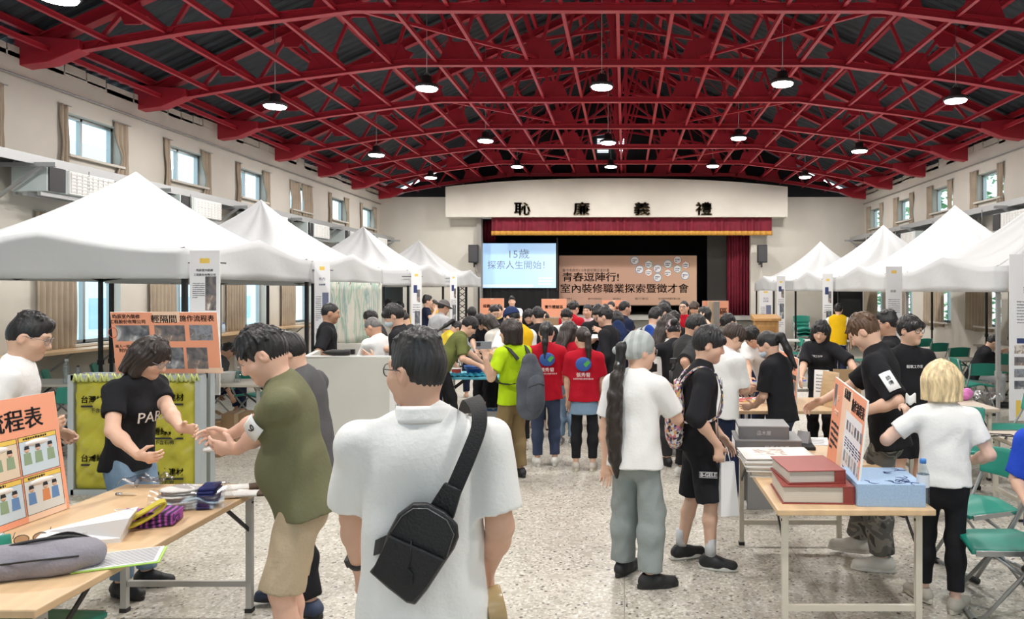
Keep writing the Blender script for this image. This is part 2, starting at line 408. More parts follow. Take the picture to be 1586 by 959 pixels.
    if q < .0085: [S.ell(hpnt(sg*.0895,-.004,-.009), Mh, hrad(.0055,.011,.018), .003, -1) for sg in (-1, 1)]
    if q < .0125:
        S.cone(hpnt(0,.089,.010), hpnt(0,.108,-.030), .0085*hs, .0145*hs, .014)
        for sg in (-1, 1):
            S.cone(hpnt(sg*.012,.092,-.034), hpnt(sg*.013,.092,-.035), .010*hs, .010*hs, .008)
            S.ell(hpnt(sg*.033,.096,.004), Mh, hrad(.017,.012,.010), .012, -1)
            S.cone(hpnt(sg*.015,.088,.026), hpnt(sg*.045,.078,.026), .008*hs, .008*hs, .02)
            S.ell(hpnt(sg*.040,.060,-.030), Mh, hrad(.026,.026,.026), .03)
        S.cone(hpnt(-.017,.087,-.0575), hpnt(.017,.087,-.0575), .0075*hs, .0075*hs, .008)
        S.cone(hpnt(-.012,.084,-.071), hpnt(.012,.084,-.071), .008*hs, .008*hs, .008)
    for sg in (-1, 1):
        A, E, Wp, d, t, nrm, curl = arms[sg]
        S.cone(A, E, .050*ws, .040*ws, .03); S.cone(E, E.lerp(Wp, .35), .040*ws, .042*ws, .02); S.cone(E.lerp(Wp, .3), Wp, .041*ws, .0265*s, .02)
        hz = s*1.02; fr = .0086*hz if q < .010 else .0098*hz
        S.cone(Wp, Wp+d*.075*hz, .028*hz, .034*hz, .015, (nrm, 1.75))
        S.cone(Wp+d*.080*hz-t*.025*hz, Wp+d*.086*hz+t*.025*hz, .013*hz, .013*hz, .012)
        for i in range(4):
            o = (.029, .010, -.010, -.028)[i]; ln = (.93, 1.04, 1.0, .78)[i]*hz; p = Wp+d*(.088, .091, .088, .081)[i]*hz+t*o*hz
            c = curl*(1+.12*i); dd = d+t*(.10, .03, -.04, -.12)[i]
            for j, sl in enumerate((.040, .027, .022)):
                a = c*(j+.7); v = (dd*math.cos(a)+nrm*math.sin(a)).normalized(); e = p+v*sl*ln
                S.cone(p, e, fr*(1-.08*j), fr*(.92-.08*j), .004 if j else .010); p = e
        p = Wp+d*.022*hz+t*.026*hz; v = (d*.62+t*.62+nrm*(.30+.3*min(curl,1))).normalized(); e = p+v*.045*hz; S.cone(p, e, .0145*hz, .0115*hz, .012)
        v = (d*.85+t*.18+nrm*(.35+.4*min(curl,1))).normalized(); S.cone(e, e+v*.032*hz, .0105*hz, .0085*hz, .005)
        hip, K, ank, fy = lg[sg]
        S.cone(hip, K, .078*ws, .053*s, .05); S.cone(K, K.lerp(ank, .36)-V((0,.012,0)), .051*s, .053*s, .03); S.cone(K.lerp(ank, .36)-V((0,.010,0)), ank, .051*s, .035*s, .02)
        fd = V((-math.sin(fy), math.cos(fy), 0)); S.cone(ank-V((0,0,.035))-fd*.03, ank-V((0,0,.045))+fd*.10, .034*s, .028*s, .02)
    me = S.mesh('body', q)
    n = len(me.vertices); co = np.empty(n*3, np.float32); me.vertices.foreach_get('co', co); co = co.reshape(-1,3)
    colr = np.empty((n,4), np.float32); colr[:] = (*skin, 1)
    h = (co-np.array(hc))@np.array(Mh)/hs
    def paint(c, r, rgb, a):
        g = a*np.exp(-(((h-np.array(c))/np.array(r))**2).sum(1)); colr[:,:3] = colr[:,:3]*(1-g[:,None])+np.array(rgb)*g[:,None]
    if lips:
        paint((0,.095,-.064), (.021,.025,.0085), (skin[0]*.78, skin[1]*.42, skin[2]*.42), .9)
        for sg in (-1, 1):
            paint((sg*.045,.075,-.028), (.022,.03,.018), (skin[0], skin[1]*.80, skin[2]*.78), .45)
            paint((sg*.079,-.005,-.014), (.012,.02,.03), (skin[0], skin[1]*.82, skin[2]*.8), .5)
            paint((sg*.033,.090,.027), (.017,.03,.0036), (.05,.035,.03), .8)
    ca = me.color_attributes.new('skin_tone', 'FLOAT_COLOR', 'POINT'); ca.data.foreach_set('color', colr.ravel())
    link('body', me, _skin_mat(), root)
    if eyes and q < .0125:
        for sg in (-1, 1):
            b = MB(); b.ell(hpnt(sg*.032,.0805,.004), hrad(.0135,.011,.0056), 12, 8, Mh); b.m = 1; b.ell(hpnt(sg*.032,.0868,.003), hrad(.0056,.0062,.0056), 10, 6, Mh)
            b.build('eye', [mat('eye_white', (.75,.72,.7), .25), mat('iris', (.02,.012,.01), .15)], root)
    # --- hair
    hn, hcol = hair[0], hair[1]
    if hn:
        G = Shape(); hm = hair_mat(*hcol); e = lambda c, r, k=.015, op=1: G.ell(hpnt(*c), Mh, hrad(*r), k, op); c_ = lambda a, b, ra, rb, k=.02: G.cone(hpnt(*a), hpnt(*b), ra*hs, rb*hs, k)
        pl = lambda p, nn: G.plane(hpnt(*p), Mh @ V(nn)); amp = .0032
        tuft = 0
        if hn == 'short': e((0,-.010,.020), (.085,.102,.111)); tuft = 70
        elif hn == 'buzz': e((0,-.008,.014), (.0805,.099,.107)); amp = .0008
        elif hn == 'crop': e((0,-.008,.016), (.0815,.100,.107)); c_((0,.062,.088), (0,-.035,.100), .036, .046, .04); tuft = 90; amp = .0015
        elif hn == 'bowl': e((0,-.008,.020), (.093,.110,.110)); c_((-.045,.083,.045), (.045,.083,.045), .026, .026, .03); tuft = 70
        elif hn == 'curly': e((0,-.010,.030), (.094,.110,.108)); amp = .006; tuft = 60
        elif hn in ('bob', 'long', 'blond'):
            e((0,-.010,.015), (.098,.112,.116) if hn != 'blond' else (.112,.122,.120))
            rr = .036 if hn != 'blond' else .05
            for sg in (-1, 1): c_((sg*.075,-.005,.0), (sg*.082,.015,-.110), rr, rr*.85, .03); c_((sg*.06,-.06,.0), (sg*.058,-.055,-.125), .05, .042, .03)
            c_((0,-.07,0), (0,-.065,-.13), .055, .05, .03); tuft = 20
            if hn == 'long':
                for xx in (-.05, 0, .05): c_((xx,-.075,-.10), (xx*1.15,-.105,-.33), .05, .034, .03)
                for sg in (-1, 1): c_((sg*.082,.0,-.10), (sg*.085,-.01,-.26), .03, .018, .03)
        elif hn in ('pony', 'bun'):
            e((0,-.008,.016), (.083,.102,.110))
            if hn == 'pony': c_((0,-.095,.035), (0,-.145,.0), .026, .034, .015); c_((0,-.145,.0), (0,-.135,-.14), .036, .034, .02); c_((0,-.135,-.14), (0,-.12,-.31), .034, .014, .02)
            else: e((0,-.115,.05), (.045,.045,.045))
            amp = .0015
        for i in range(tuft if q < .011 else tuft//3):
            th = rnd.uniform(0, 2*math.pi); ph = rnd.uniform(.05, 1.25 if hn != 'crop' else .75); dx = V((math.sin(ph)*math.cos(th), math.sin(ph)*math.sin(th), math.cos(ph)))
            rr = (.080,.098,.108) if hn not in ('bob','long','blond') else (.096,.110,.112)
            p = V((dx.x*rr[0], dx.y*rr[1]-.01, dx.z*rr[2]+.018)); dn = V((dx.x*.5, dx.y*.7+.15, -.55 if hn != 'crop' else .35))
            if hn == 'crop': dn = V((dx.x*.9, dx.y*.8+.25, .42))
            dn = (dn+V((rnd.uniform(-.4,.4),)*3)).normalized(); ln = rnd.uniform(.022,.046)*(.6 if hn == 'crop' else 1); G.cone(hpnt(*p), hpnt(*(p+dn*ln)), .012*hs, .004*hs, .006)
        def strands(F, X, Y, Z):
            a = (X-hc.x)*Mh[0][0]+(Y-hc.y)*Mh[1][0]+(Z-hc.z)*Mh[2][0]; b = (X-hc.x)*Mh[0][1]+(Y-hc.y)*Mh[1][1]+(Z-hc.z)*Mh[2][1]
            return F+amp*np.sin(np.arctan2(a, b+.02)*26+3*np.sin(Z*34)+2*np.sin(X*41))
        G.fn(strands)
        fr = {'short': ((0,.118,-.052), (.072,.085,.088)), 'crop': ((0,.112,-.045), (.078,.080,.098)), 'buzz': ((0,.112,-.045), (.076,.080,.098)), 'bowl': ((0,.122,-.052), (.071,.085,.084)), 'curly': ((0,.12,-.06), (.072,.085,.09)),
              'bob': ((0,.122,-.058), (.066,.095,.095)), 'long': ((0,.122,-.058), (.066,.095,.095)), 'blond': ((0,.12,-.07), (.066,.095,.095)), 'pony': ((0,.116,-.045), (.073,.082,.096)), 'bun': ((0,.116,-.045), (.073,.082,.096))}[hn]
        e(*fr, .01, -1)
        if hn in ('short', 'bowl', 'curly', 'crop', 'buzz'):
            pl((0,-.06,-.068 if hn not in ('crop','buzz') else -.050), (0,.52,-1))
            for sg in (-1, 1): e((sg*.088,.004,-.022), (.030,.024,.040), .008, -1)
        elif hn in ('pony', 'bun'):
            for sg in (-1, 1): e((sg*.09,.012,-.045), (.034,.04,.05), .01, -1)
        else:
            if hn != 'long': pl((0,-.06,-.142 if hn == 'bob' else -.128), (0,.15,-1))
        link('hair', G.mesh('hair', min(q, .008) if q < .0125 else q), hm, root)
    # --- trousers, shorts or skirt
    J = dict(root=root, pel=pel, U=U, Fw=Fw, Rx=Rx, neck=neck, chest=chest, sh=sh, arms=arms, lg=lg, hc=hc, Mh=Mh, hs=hs, hp=hpnt, hr=hrad, s=s, ws=ws, inv=inv, off=off, q=q, loc=loc)
    if bot and bot[1]:
        kw = bot[2] if len(bot) > 2 else {}; P = Shape(); ll = kw.get('len', {'pants': .96, 'shorts': .52, 'leggings': .93, 'skirt': .5}[bot[0]]); wd_ = kw.get('wide', {'pants': 1.0, 'shorts': 1.12, 'leggings': .78, 'skirt': 1.2}[bot[0]])
        P.cone(pel+U*.10*s, pel-U*.05*s, (.136 if not fem else .128)*ws, .152*ws*max(1, 1+.1*(wd_-1)), .03, (Fw, 1.50), clip=(pel+U*.115*s, U))
        for sg in (-1, 1):
            hip, K, ank, fy = lg[sg]
            r0, r1, r2 = .085*ws*min(wd_, 1.02), max(.072*s*wd_, .059*s), max(.060*s*wd_*kw.get('cuff', 1), .043*s)
            if ll > .55:
                E = K.lerp(ank, (ll-.5)/.5); P.cone(hip, K, r0, r1, .04); mid = K.lerp(ank, .36)-V((0,.008,0)); P.cone(K, mid, r1, max((r1+r2)/2, .058*s), .04); P.cone(mid, E+(E-K).normalized()*.04, max((r1+r2)/2, .058*s), r2, .05, clip=(E, E-K))
            else:
                E = hip.lerp(K, ll/.5*.98); P.cone(hip, E+(E-hip).normalized()*.05, r0, r1*1.10, .04, clip=(E, E-hip))
        if bot[0] != 'leggings': P.noise(.0030, 34)
        link({'leggings': 'leggings', 'skirt': 'skirt', 'shorts': 'shorts', 'pants': 'trousers'}[bot[0]], P.mesh('trousers', max(q*1.1, .008)), bot[1], root)
    # --- shirt
    if top and top[1]:
        kw = top[2] if len(top) > 2 else {}; T = Shape(); lo_ = kw.get('loose', 1.0); g = .014*lo_
        hem = kw.get('hem', -.09)*s; W = .142 if not fem else .132
        T.cone(pel+U*.37*s, pel+U*.14*s, (.154*ws+g), (W*ws+g)*kw.get('waist', 1), .05, (Fw, 1.48))
        T.cone(pel+U*.14*s, pel+U*(hem-.05*s), (W*ws+g)*kw.get('waist', 1), (.172*ws+g*1.1)*kw.get('flare', 1), .05, (Fw, 1.42), clip=(pel+U*hem, -U))
        [T.cone(sh[sg]-U*.012, neck-U*.045*s, .055*s+g*.3, .066*s+g*.2, .05) for sg in (-1, 1)]
        T.cone(neck-U*.055*s, neck-U*.01*s, .082*s, .060*s, .04)
        if fem: [T.ell(pel+U*.315*s+Rx*sg*.066*ws+Fw*.088*s, Mh, (.066*s,)*3, .05) for sg in (-1,1)]
        if belly: T.ell(pel+U*.10*s+Fw*.05*s, Mh, (.14*ws, .13*s+belly, .16*s), .08)
        for sg, sv in ((-1, kw.get('sleeveL', kw.get('sleeve', .58))), (1, kw.get('sleeveR', kw.get('sleeve', .58)))):
            A, E, Wp = arms[sg][:3]; rs = .058*ws+.007*lo_; re = .051*ws+.0085*lo_*kw.get('sleeve_wide', 1)
            if sv <= 1:
                e_ = A.lerp(E, sv); T.cone(A, e_+(E-A).normalized()*.05, rs, re, .04, clip=(e_, E-A))
            else:
                e_ = E.lerp(Wp, sv-1); T.cone(A, E, rs, re*.92, .04); T.cone(E, e_+(Wp-E).normalized()*.04, re*.92, re*.80, .02, clip=(e_, Wp-E))
        T.ell(hc-hU*.07*hs+V(Mh.col[1])*.01, Mh, hrad(.060,.066,.062), .01, -1)     # neckline opening
        T.noise(kw.get('fold', .0032), kw.get('ff', 30))
        link(kw.get('name', 'shirt'), T.mesh('shirt', max(q*1.05, .0075)), top[1], root)
        if kw.get('collar'):
            cb = MB(); cn = neck+U*.006*s; 
            def cf(u, v):
                a = 2*math.pi*u; r = .070*s+.012*v; return cn+(Rx*math.cos(a)*1.0+Fw*math.sin(a)*1.02)*(r+.012)+U*(.036-.052*v-.010*math.sin(a))*s-Fw*.006
            cb.sheet(cf, 40, 4); cb.build('collar', kw['collar'], root, thick=.006)
    # --- shoes
    if shoes:
        for sg in (-1, 1):
            hip, K, ank, fy = lg[sg]; fd = V((-math.sin(fy), math.cos(fy), 0)); sx = V((math.cos(fy), math.sin(fy), 0)); b0 = V((ank.x, ank.y, ank.z-.085*s)); Q = Shape(); z = V((0,0,1)); k = s*shoes[2] if len(shoes) > 2 else s
            Q.cone(b0-fd*.045*k+z*.050*k, b0+fd*.05*k+z*.046*k, .041*k, .042*k, .03); Q.cone(b0+fd*.05*k+z*.044*k, b0+fd*.158*k+z*.034*k, .043*k, .037*k, .03, (sx, .92))
            Q.cone(b0-fd*.015*k+z*.05*k, b0-fd*.008*k+z*.105*k, .040*k, .041*k, .03, clip=(b0+z*.098*k, z)); Q.plane(b0+z*.016, -z)
            so = link('shoe', Q.mesh('shoe', max(q*.8, .006)), shoes[0], root)
            o = MB(); ol = []
            for i in range(22):
                a = 2*math.pi*i/22; yy = math.sin(a); ol.append(b0+fd*(.055+.147*yy)*k+sx*math.cos(a)*(.047 if yy > 0 else .041)*k+z*.001)
            o.prism(ol, z*.030); o.build('sole', shoes[1], so, bevel=.006)
    return J

def glasses(J, m, fine=True):
    b = MB(); hp = J['hp']
    rim = lambda sg: [hp(sg*.034+.027*math.cos(a), .106-.012*abs(math.cos(a))*(1 if math.cos(a)*sg > 0 else .1), .002+.021*math.sin(a)) for a in [2*math.pi*i/20 for i in range(20)]]
    for sg in (-1, 1):
        b.tube(rim(sg), .0019, 6, closed=True); b.tube([hp(sg*.060,.097,.008), hp(sg*.074,.075,.008), hp(sg*.084,.0,.006), hp(sg*.083,-.02,-.012)], .0019, 6)
    b.tube([hp(-.009,.108,.006), hp(0,.112,.009), hp(.009,.108,.006)], .0018, 6)
    o = b.build('eyeglasses', m, J['root'])
    for sg in (-1, 1):
        c = MB(); c.add(rim(sg), [tuple(range(20))]); c.build('lens', glass_mat('spectacle_lens', (.93,.95,.97), .12), o)
def mask(J, col=(.62,.72,.80)):
    G = Shape(); G.ell(J['hp'](0,.050,-.055), J['Mh'], J['hr'](.070,.075,.052), .01, clip=(J['hp'](0,.035,0), J['Mh'] @ V((0,-1,0)))); o = link('face_mask', G.mesh('mask', .006), mat('mask_cloth', col, .8), J['root'])
    for sg in (-1, 1): b = MB(); b.tube([J['hp'](sg*.066,.04,-.035), J['hp'](sg*.080,.0,.01), J['hp'](sg*.078,-.022,-.01), J['hp'](sg*.066,.04,-.08)], .0018, 5); b.build('ear_loop', mat('mask_cloth'), o)
def patch(J, sg, body, wd_=.115, ht=.10, along=.30, dirv=None, size=.07, m='paper', out=.0):
    """paper number stuck on the upper sleeve, facing the local direction dirv"""
    A, E = J['arms'][sg][:2]; ax = (A-E).normalized(); d = V(dirv or (sg, 0, 0)); d = (d-ax*d.dot(ax)).normalized(); sx = ax.cross(d); c = A.lerp(E, along)+d*(.078*J['ws']+.008+out)
    b = MB(); r = .11
    b.sheet(lambda u, v: c+sx*r*math.sin((u-.5)*wd_/r)-d*r*(1-math.cos((u-.5)*wd_/r))+ax*(v-.5)*ht, 10, 2)
    o = b.build('number_patch', mat('white_paper', (.86,.86,.86), .7), J['root'], thick=.002, label='white paper patch stuck on the sleeve')
    if body:
        me = text_mesh(body, size, .001); M = Matrix((sx, ax, d)).transposed().to_4x4(); M.translation = c+d*.003
        t = link('lettering', me, mat('ink', (.015,.015,.02), .6), o); t.matrix_local = M
        for v in me.vertices: v.co.z -= r*(1-math.cos(v.co.x/r))
def chest_text(J, body, size, m, up=.30, back=False, dx=0, out=.17, name='print', tilt=0):
    """lettering wrapped on the chest or back of a shirt"""
    sg = -1 if back else 1; me = text_mesh(body, size, .001); U, Fw, Rx = J['U'], J['Fw'], J['Rx']
    d = Fw*sg; sx = Rx*(-sg)*(-1 if not back else -1) if back else Rx*-1
    sx = U.cross(d); c = J['pel']+U*up*J['s']+d*out*J['ws']*.7+J['Rx']*dx
    M = Matrix((sx, U, d)).transposed().to_4x4(); M.translation = c
    for v in me.vertices: v.co.z -= (v.co.x-dx*(0))**2*1.6
    o = link(name, me, m, J['root']); o.matrix_local = M; return o
def watch(J, sg, m=None):
    A, E, Wp = J['arms'][sg][:3]; ax = (Wp-E).normalized(); b = MB(); x, u, d = frame(ax); c = Wp-ax*.025; r = .0335*J['s']
    b.sheet(lambda uu, v: c+(x*math.cos(2*math.pi*uu)+u*math.sin(2*math.pi*uu))*r+ax*(v-.5)*.02, 24, 1)
    n = J['arms'][sg][5]; b.smooth = False; b.bar(c-n*(r-.004), c-n*(r+.008), .032, .034, up=ax)
    b.build('wristwatch', m or mat('black_rubber', (.015,.015,.016), .5), J['root'], thick=.005)

# ---------------------------------------------------------------- the hall
WL, WR, YB, Y0, XC = -8.7, 8.55, 26.4, -5.0, -.1
def sub_wall(name, m, fixed, axis, u0, u1, z0, z1, holes, t=.25, extra=None):
    us = sorted({u0, u1, *[h[0] for h in holes], *[h[1] for h in holes]}); zs = sorted({z0, z1, *[h[2] for h in holes], *[h[3] for h in holes]}); b = MB()
    for i in range(len(us)-1):
        for j in range(len(zs)-1):
            cu, cz = (us[i]+us[i+1])/2, (zs[j]+zs[j+1])/2
            if any(h[0] < cu < h[1] and h[2] < cz < h[3] for h in holes): continue
            if axis == 'x': b.box((fixed, cu, cz), (t, us[i+1]-us[i], zs[j+1]-zs[j]))
            else: b.box((cu, fixed, cz), (us[i+1]-us[i], t, zs[j+1]-zs[j]))
    if extra: extra(b)
    return b.build(name, m, kind='structure')
def wall_mat():
    m = mat('cream_plaster', (.66,.625,.56), .85, 0, .15, 30, .05, 1.2); return m
WM = wall_mat()
BAYS = [12.2+2.6*k for k in range(-5, 6)]
hiw = lambda c: (c-.66, c+.62, 4.06, 4.72); low = lambda c: (c-.55, c+.62, 1.08, 3.0)
def bricks(x0):
    def f(b):       # broken brick courses along the wall head
        r = random.Random(4)
        y = Y0
        while y < YB:
            l = r.uniform(.3, .7); b.box((x0, y+l/2, 5.33+r.uniform(.0,.08)), (.26, l, .16)); y += l+.03
    return f
hl = [hiw(c) for c in BAYS]+[low(c) for c in BAYS]
sub_wall('wall_left', WM, WL-.125, 'x', Y0, YB+.2, 0, 5.33, hl, extra=bricks(WL-.13))
sub_wall('wall_right', WM, WR+.125, 'x', Y0, YB+.2, 0, 5.33, hl, extra=bricks(WR+.13))
sub_wall('wall_entrance', WM, Y0-.15, 'y', WL-.2, WR+.2, 0, 5.33, [(-2.2, 2.2, -1, 2.9)], t=.3)
# floor: pale terrazzo with dark and light chips and faint casting joints
fm = bpy.data.materials.new('terrazzo'); fm.use_nodes = True; nt = fm.node_tree; bs = nt.nodes['Principled BSDF']; bs.inputs['Roughness'].default_value = .38
tc = nt.nodes.new('ShaderNodeTexCoord'); last = None
def _mix(fac, a, b):
    m = nt.nodes.new('ShaderNodeMix'); m.data_type = 'RGBA'; nt.links.new(fac, m.inputs[0])
    (nt.links.new(a, m.inputs[6]) if not isinstance(a, tuple) else setattr(m.inputs[6], 'default_value', (*a, 1))); (nt.links.new(b, m.inputs[7]) if not isinstance(b, tuple) else setattr(m.inputs[7], 'default_value', (*b, 1))); return m.outputs[2]
def _vor(scale, stops):
    v = nt.nodes.new('ShaderNodeTexVoronoi'); v.inputs['Scale'].default_value = scale; nt.links.new(tc.outputs['Object'], v.inputs['Vector'])
    s = nt.nodes.new('ShaderNodeSeparateColor'); nt.links.new(v.outputs['Color'], s.inputs[0]); r = nt.nodes.new('ShaderNodeValToRGB'); e = r.color_ramp.elements
    while len(e) < len(stops): e.new(.5)
    for i, (p, c) in enumerate(stops): e[i].position = p; e[i].color = (*c, 1)
    r.color_ramp.interpolation = 'CONSTANT'; nt.links.new(s.outputs[0], r.inputs[0]); return r.outputs[0]
chips = _vor(64, [(0,(.30,.28,.235)), (.10,(.46,.43,.37)), (.40,(.54,.51,.45)), (.68,(.43,.395,.33)), (.86,(.64,.62,.57)), (.975,(.09,.08,.07))])
big = _vor(20, [(0,(0,0,0)), (.95,(1,1,1))]); col = _mix(big, chips, (.40,.37,.31))
bk = nt.nodes.new('ShaderNodeTexBrick'); bk.offset = 0; bk.inputs['Scale'].default_value = 1; bk.inputs['Mortar Size'].default_value = .004; bk.inputs['Brick Width'].default_value = 1.25; bk.inputs['Row Height'].default_value = 1.25
nt.links.new(tc.outputs['Object'], bk.inputs['Vector']); col = _mix(bk.outputs['Fac'], col, (.32,.30,.26)); nt.links.new(col, bs.inputs['Base Color'])
b = MB(); b.box(((WL+WR)/2, (YB+Y0)/2+2, -.1), (WR-WL+.6, YB-Y0+8, .2)); b.build('floor', fm, kind='structure')
# roof deck: dark corrugated sheets on both slopes
dk = mat('slate_roof_sheet', (.035,.045,.055), .55, .3)
RZ, EZ = 9.55, 5.50
b = MB()
for sg in (-1, 1):
    ny = int((YB+1.5-Y0)/.065)
    def f(u, v, sg=sg):
        j = round(v*ny); ph = j % 4; dz = .028 if ph in (1, 2) else 0
        return (XC+sg*8.95*(1-u), Y0+v*(YB+1.5-Y0), EZ-.04+(RZ-EZ+.04)*u+dz)
    b.sheet(f, 1, ny, smooth=False)
b.build('ceiling', dk, kind='structure', thick=.008)
# end wall: side walls of the stage, gable above, panel over the opening
b = MB(); bk_ = mat('black_drape', (.008,.008,.009), .9)
OPL, OPR = PX(741, YB), PX(1163, YB)
sub_wall('wall_back', WM, YB+.15, 'y', WL-.2, WR+.2, 0, 5.25, [(OPL, OPR, -1, 4.6), (PX(571,YB), PX(624,YB), -1, 2.3), (PX(1290,YB), PX(1338,YB), -1, 2.35)], t=.3)
g = MB(); g.prism([(WL, YB+.6, 5.25), (WR, YB+.6, 5.25), (XC, YB+.6, RZ+.1)], (0, .2, 0)); g.build('wall_gable', mat('dark_gable', (.02,.02,.024), .9), kind='structure')
g = MB(); YP = 25.7; pl = []
for i in range(25):
    u = i/24; X = PX(690,YP)+(PX(1220,YP)-PX(690,YP))*u; pl.append((X, YP, 5.52+.29*(1-abs(2*u-1)**2.4)))
g.prism([(PX(1220,YP), YP, PZ(336,YP)), (PX(690,YP), YP, PZ(336,YP))]+pl, (0, YB-YP+.1, 0)); g.build('wall_front', WM, kind='structure')
b = MB()
for xa, xb in ((PX(560,YB), PX(634,YB)), (PX(1280,YB), PX(1348,YB))): b.box(((xa+xb)/2, YB+.75, 1.2), (xb-xa, .1, 2.6)); b.box((xa, YB+.5, 1.2), (.1, .5, 2.6)); b.box((xb, YB+.5, 1.2), (.1, .5, 2.6)); b.box(((xa+xb)/2, YB+.5, 2.5), (xb-xa, .6, .1))
b.build('doorway_dark_room', mat('dark_room_grey', (.055,.06,.062), .7), kind='structure')  # dark room shells added behind both doorways to make the openings darker
# trusses
RED = mat('red_steel', (.47,.024,.045), .42, 0, .05, 20); LRED = RED
bz = lambda x: float(np.interp(abs(x), [0, 3.85, 4.4, 6.2, 8.3, 8.7], [6.10, 6.04, 5.97, 5.74, 5.37, 5.33])); tz = lambda x: RZ-.22-(RZ-EZ)*abs(x)/8.95
TY = [10.8+2.6*k for k in range(-4, 7)]
TX = [0, 1.45, 2.9, 4.1, 5.3, 6.5, 7.6]
def truss(y):
    t = empty('roof_truss', (XC, y, 0), kind='structure'); b = MB()
    bp = [-8.65, -8.3, -6.2, -4.4, -3.85, 3.85, 4.4, 6.2, 8.3, 8.65]
    for i in range(len(bp)-1): b.ibeam((bp[i], 0, bz(bp[i])), (bp[i+1], 0, bz(bp[i+1])), .12, .12, .014)
    b.build('bottom_chord', RED, t); b = MB()
    for sg in (-1, 1): b.ibeam((sg*8.65, 0, tz(8.65)), (0, 0, tz(0)), .15, .17, .018)
    b.build('top_chord', RED, t); b = MB()
    for sg in (-1, 1):
        for i in range(len(TX)-1):
            x0, x1 = TX[i]*sg, TX[i+1]*sg; xm = (x0+x1)/2
            b.bar((x0, 0, bz(x0)), (xm, 0, tz(xm)), .055, .055); b.bar((xm, 0, tz(xm)), (x1, 0, bz(x1)), .055, .055)
        b.bar((sg*2.9, 0, bz(2.9)), (sg*.1, 0, tz(0)-1.2), .06, .06); b.bar((sg*2.9, 0, bz(2.9)+1.1), (0, 0, bz(0)+1.5), .06, .06)
    b.build('web_brace', RED, t); b = MB()
    for sg in (-1, 1): b.bar((sg*.13, 0, bz(0)), (sg*.13, 0, tz(.13)), .07, .09)
    b.build('king_post', RED, t); b = MB()
    for sg in (-1, 1):
        for x in TX[1:]:
            if x < 6: b.prism([(sg*x-.34, -.02, bz(x)+.02), (sg*x+.34, -.02, bz(x)+.02), (sg*x+.2, -.02, bz(x)+.36), (sg*x-.2, -.02, bz(x)+.36)], (0, .04, 0))
        for i in range(len(TX)-1):
            x = (TX[i]+TX[i+1])/2; s_ = -sg*.44; z = tz(x)
            b.prism([(sg*x-.26, -.02, z-.05+.26*s_*1), (sg*x+.26, -.02, z-.05-.26*s_*1), (sg*x+.12, -.02, z-.34), (sg*x-.12, -.02, z-.34)], (0, .04, 0))
    b.build('gusset_plate', RED, t); b = MB()
    for sg in (-1, 1):
        b.prism([(sg*8.68, -.12, 5.16), (sg*8.68, -.12, 5.62), (sg*7.75, -.12, bz(7.75)+.08), (sg*7.75, -.12, bz(7.75)-.06), (sg*8.2, -.12, 5.22)], (0, .24, 0))
    b.build('wall_shoe', RED, t, bevel=.01); b = MB()
    b.bar((-3.6, 0, bz(3.6)), (-.1, 0, tz(0)-.5), .012, .012); b.bar((3.6, 0, bz(3.6)), (.1, 0, tz(0)-.5), .012, .012); b.build('tie_rod', RED, t)
    return t
tr0 = truss(TY[0])
for y in TY[1:]: dup(tr0, (XC, y, 0))
yl = TY[-1]-TY[0]
for k in range(-10, 11):
    x = XC+k*.82; b = MB(); z = bz(x-XC)+.02
    b.ibeam((x, TY[0], z), (x, TY[-1]+.6, z), .055, .075, .012); b.build('roof_beam', RED, kind='structure')
for sg in (-1, 1):
    for k in range(1, 9):
        x = sg*(k*1.05); b = MB(); z = tz(x)+.14
        b.ibeam((XC+x, TY[0], z), (XC+x, TY[-1]+.6, z), .08, .11, .014); b.build('roof_beam', RED, kind='structure')
    b = MB(); b.bar((XC+sg*8.72, TY[0], 5.62), (XC+sg*8.72, YB, 5.62), .1, .1); b.build('roof_beam', RED, kind='structure')
b = MB()
for i in range(len(TY)-1):
    if i % 2 == 0:
        for sg in (-1, 1): b.bar((XC+sg*.13, TY[i], bz(0)+.4), (XC+sg*.13, TY[i+1], tz(0)-.3), .05, .05); b.bar((XC+sg*4, TY[i], bz(4)+.05), (XC+sg*1.45, TY[i+1], bz(1)+.05), .05, .05)
b.build('roof_beam', RED, kind='structure')
# gable louvres
for i, (a, c) in enumerate(((-.98,-.58), (-.30,.06))):
    w = empty(f'window_{40+i}', ((a+c)/2, YB+.55, 7.2), kind='structure'); b = MB(); b.box((0,0,0), (c-a, .03, .52)); b.build('pane', mat('gable_daylight', (.85,.95,1), emit=2.2), w)
    b = MB(); [b.box((0,-.04,-.24+.08*k), (c-a+.06, .05, .02)) for k in range(7)]; b.build('louvre', mat('grey_metal', (.35,.36,.37), .5, .4), w)
# ---------------------------------------------------------------- windows and curtains
ALU = mat('window_aluminium', (.42,.46,.47), .4, .5); PANE = glass_mat('window_glass', (.86,.96,.98), .10, .03)
CURT = mat('beige_curtain', (.44,.365,.28), .9, 0, .2, 60, .10, 3); ordn = ['first','second','third','fourth','fifth','sixth','seventh','eighth','ninth','tenth','eleventh']
wi = 0
def window(x, c, z0, z1, y0, y1, sg):
    global wi; wi += 1
    w = empty(f'window_{wi}', (x, (y0+y1)/2, z0), kind='structure'); W, H = y1-y0, z1-z0; b = MB(); t = .05
    for z in (t/2, H-t/2): b.box((0, 0, z), (.07, W, t))
    for y in (-W/2+t/2, W/2-t/2, -W*.08): b.box((0, y, H/2), (.07, t, H))
    b.build('window_frame', ALU, w); b = MB(); b.add([(0,-W/2,0), (0,W/2,0), (0,W/2,H), (0,-W/2,H)], [(0,1,2,3)]); b.build('pane', PANE, w)
    b = MB(); b.box((sg*.13, 0, -.02), (.26, W, .04)); b.build('window_sill', WM, w)
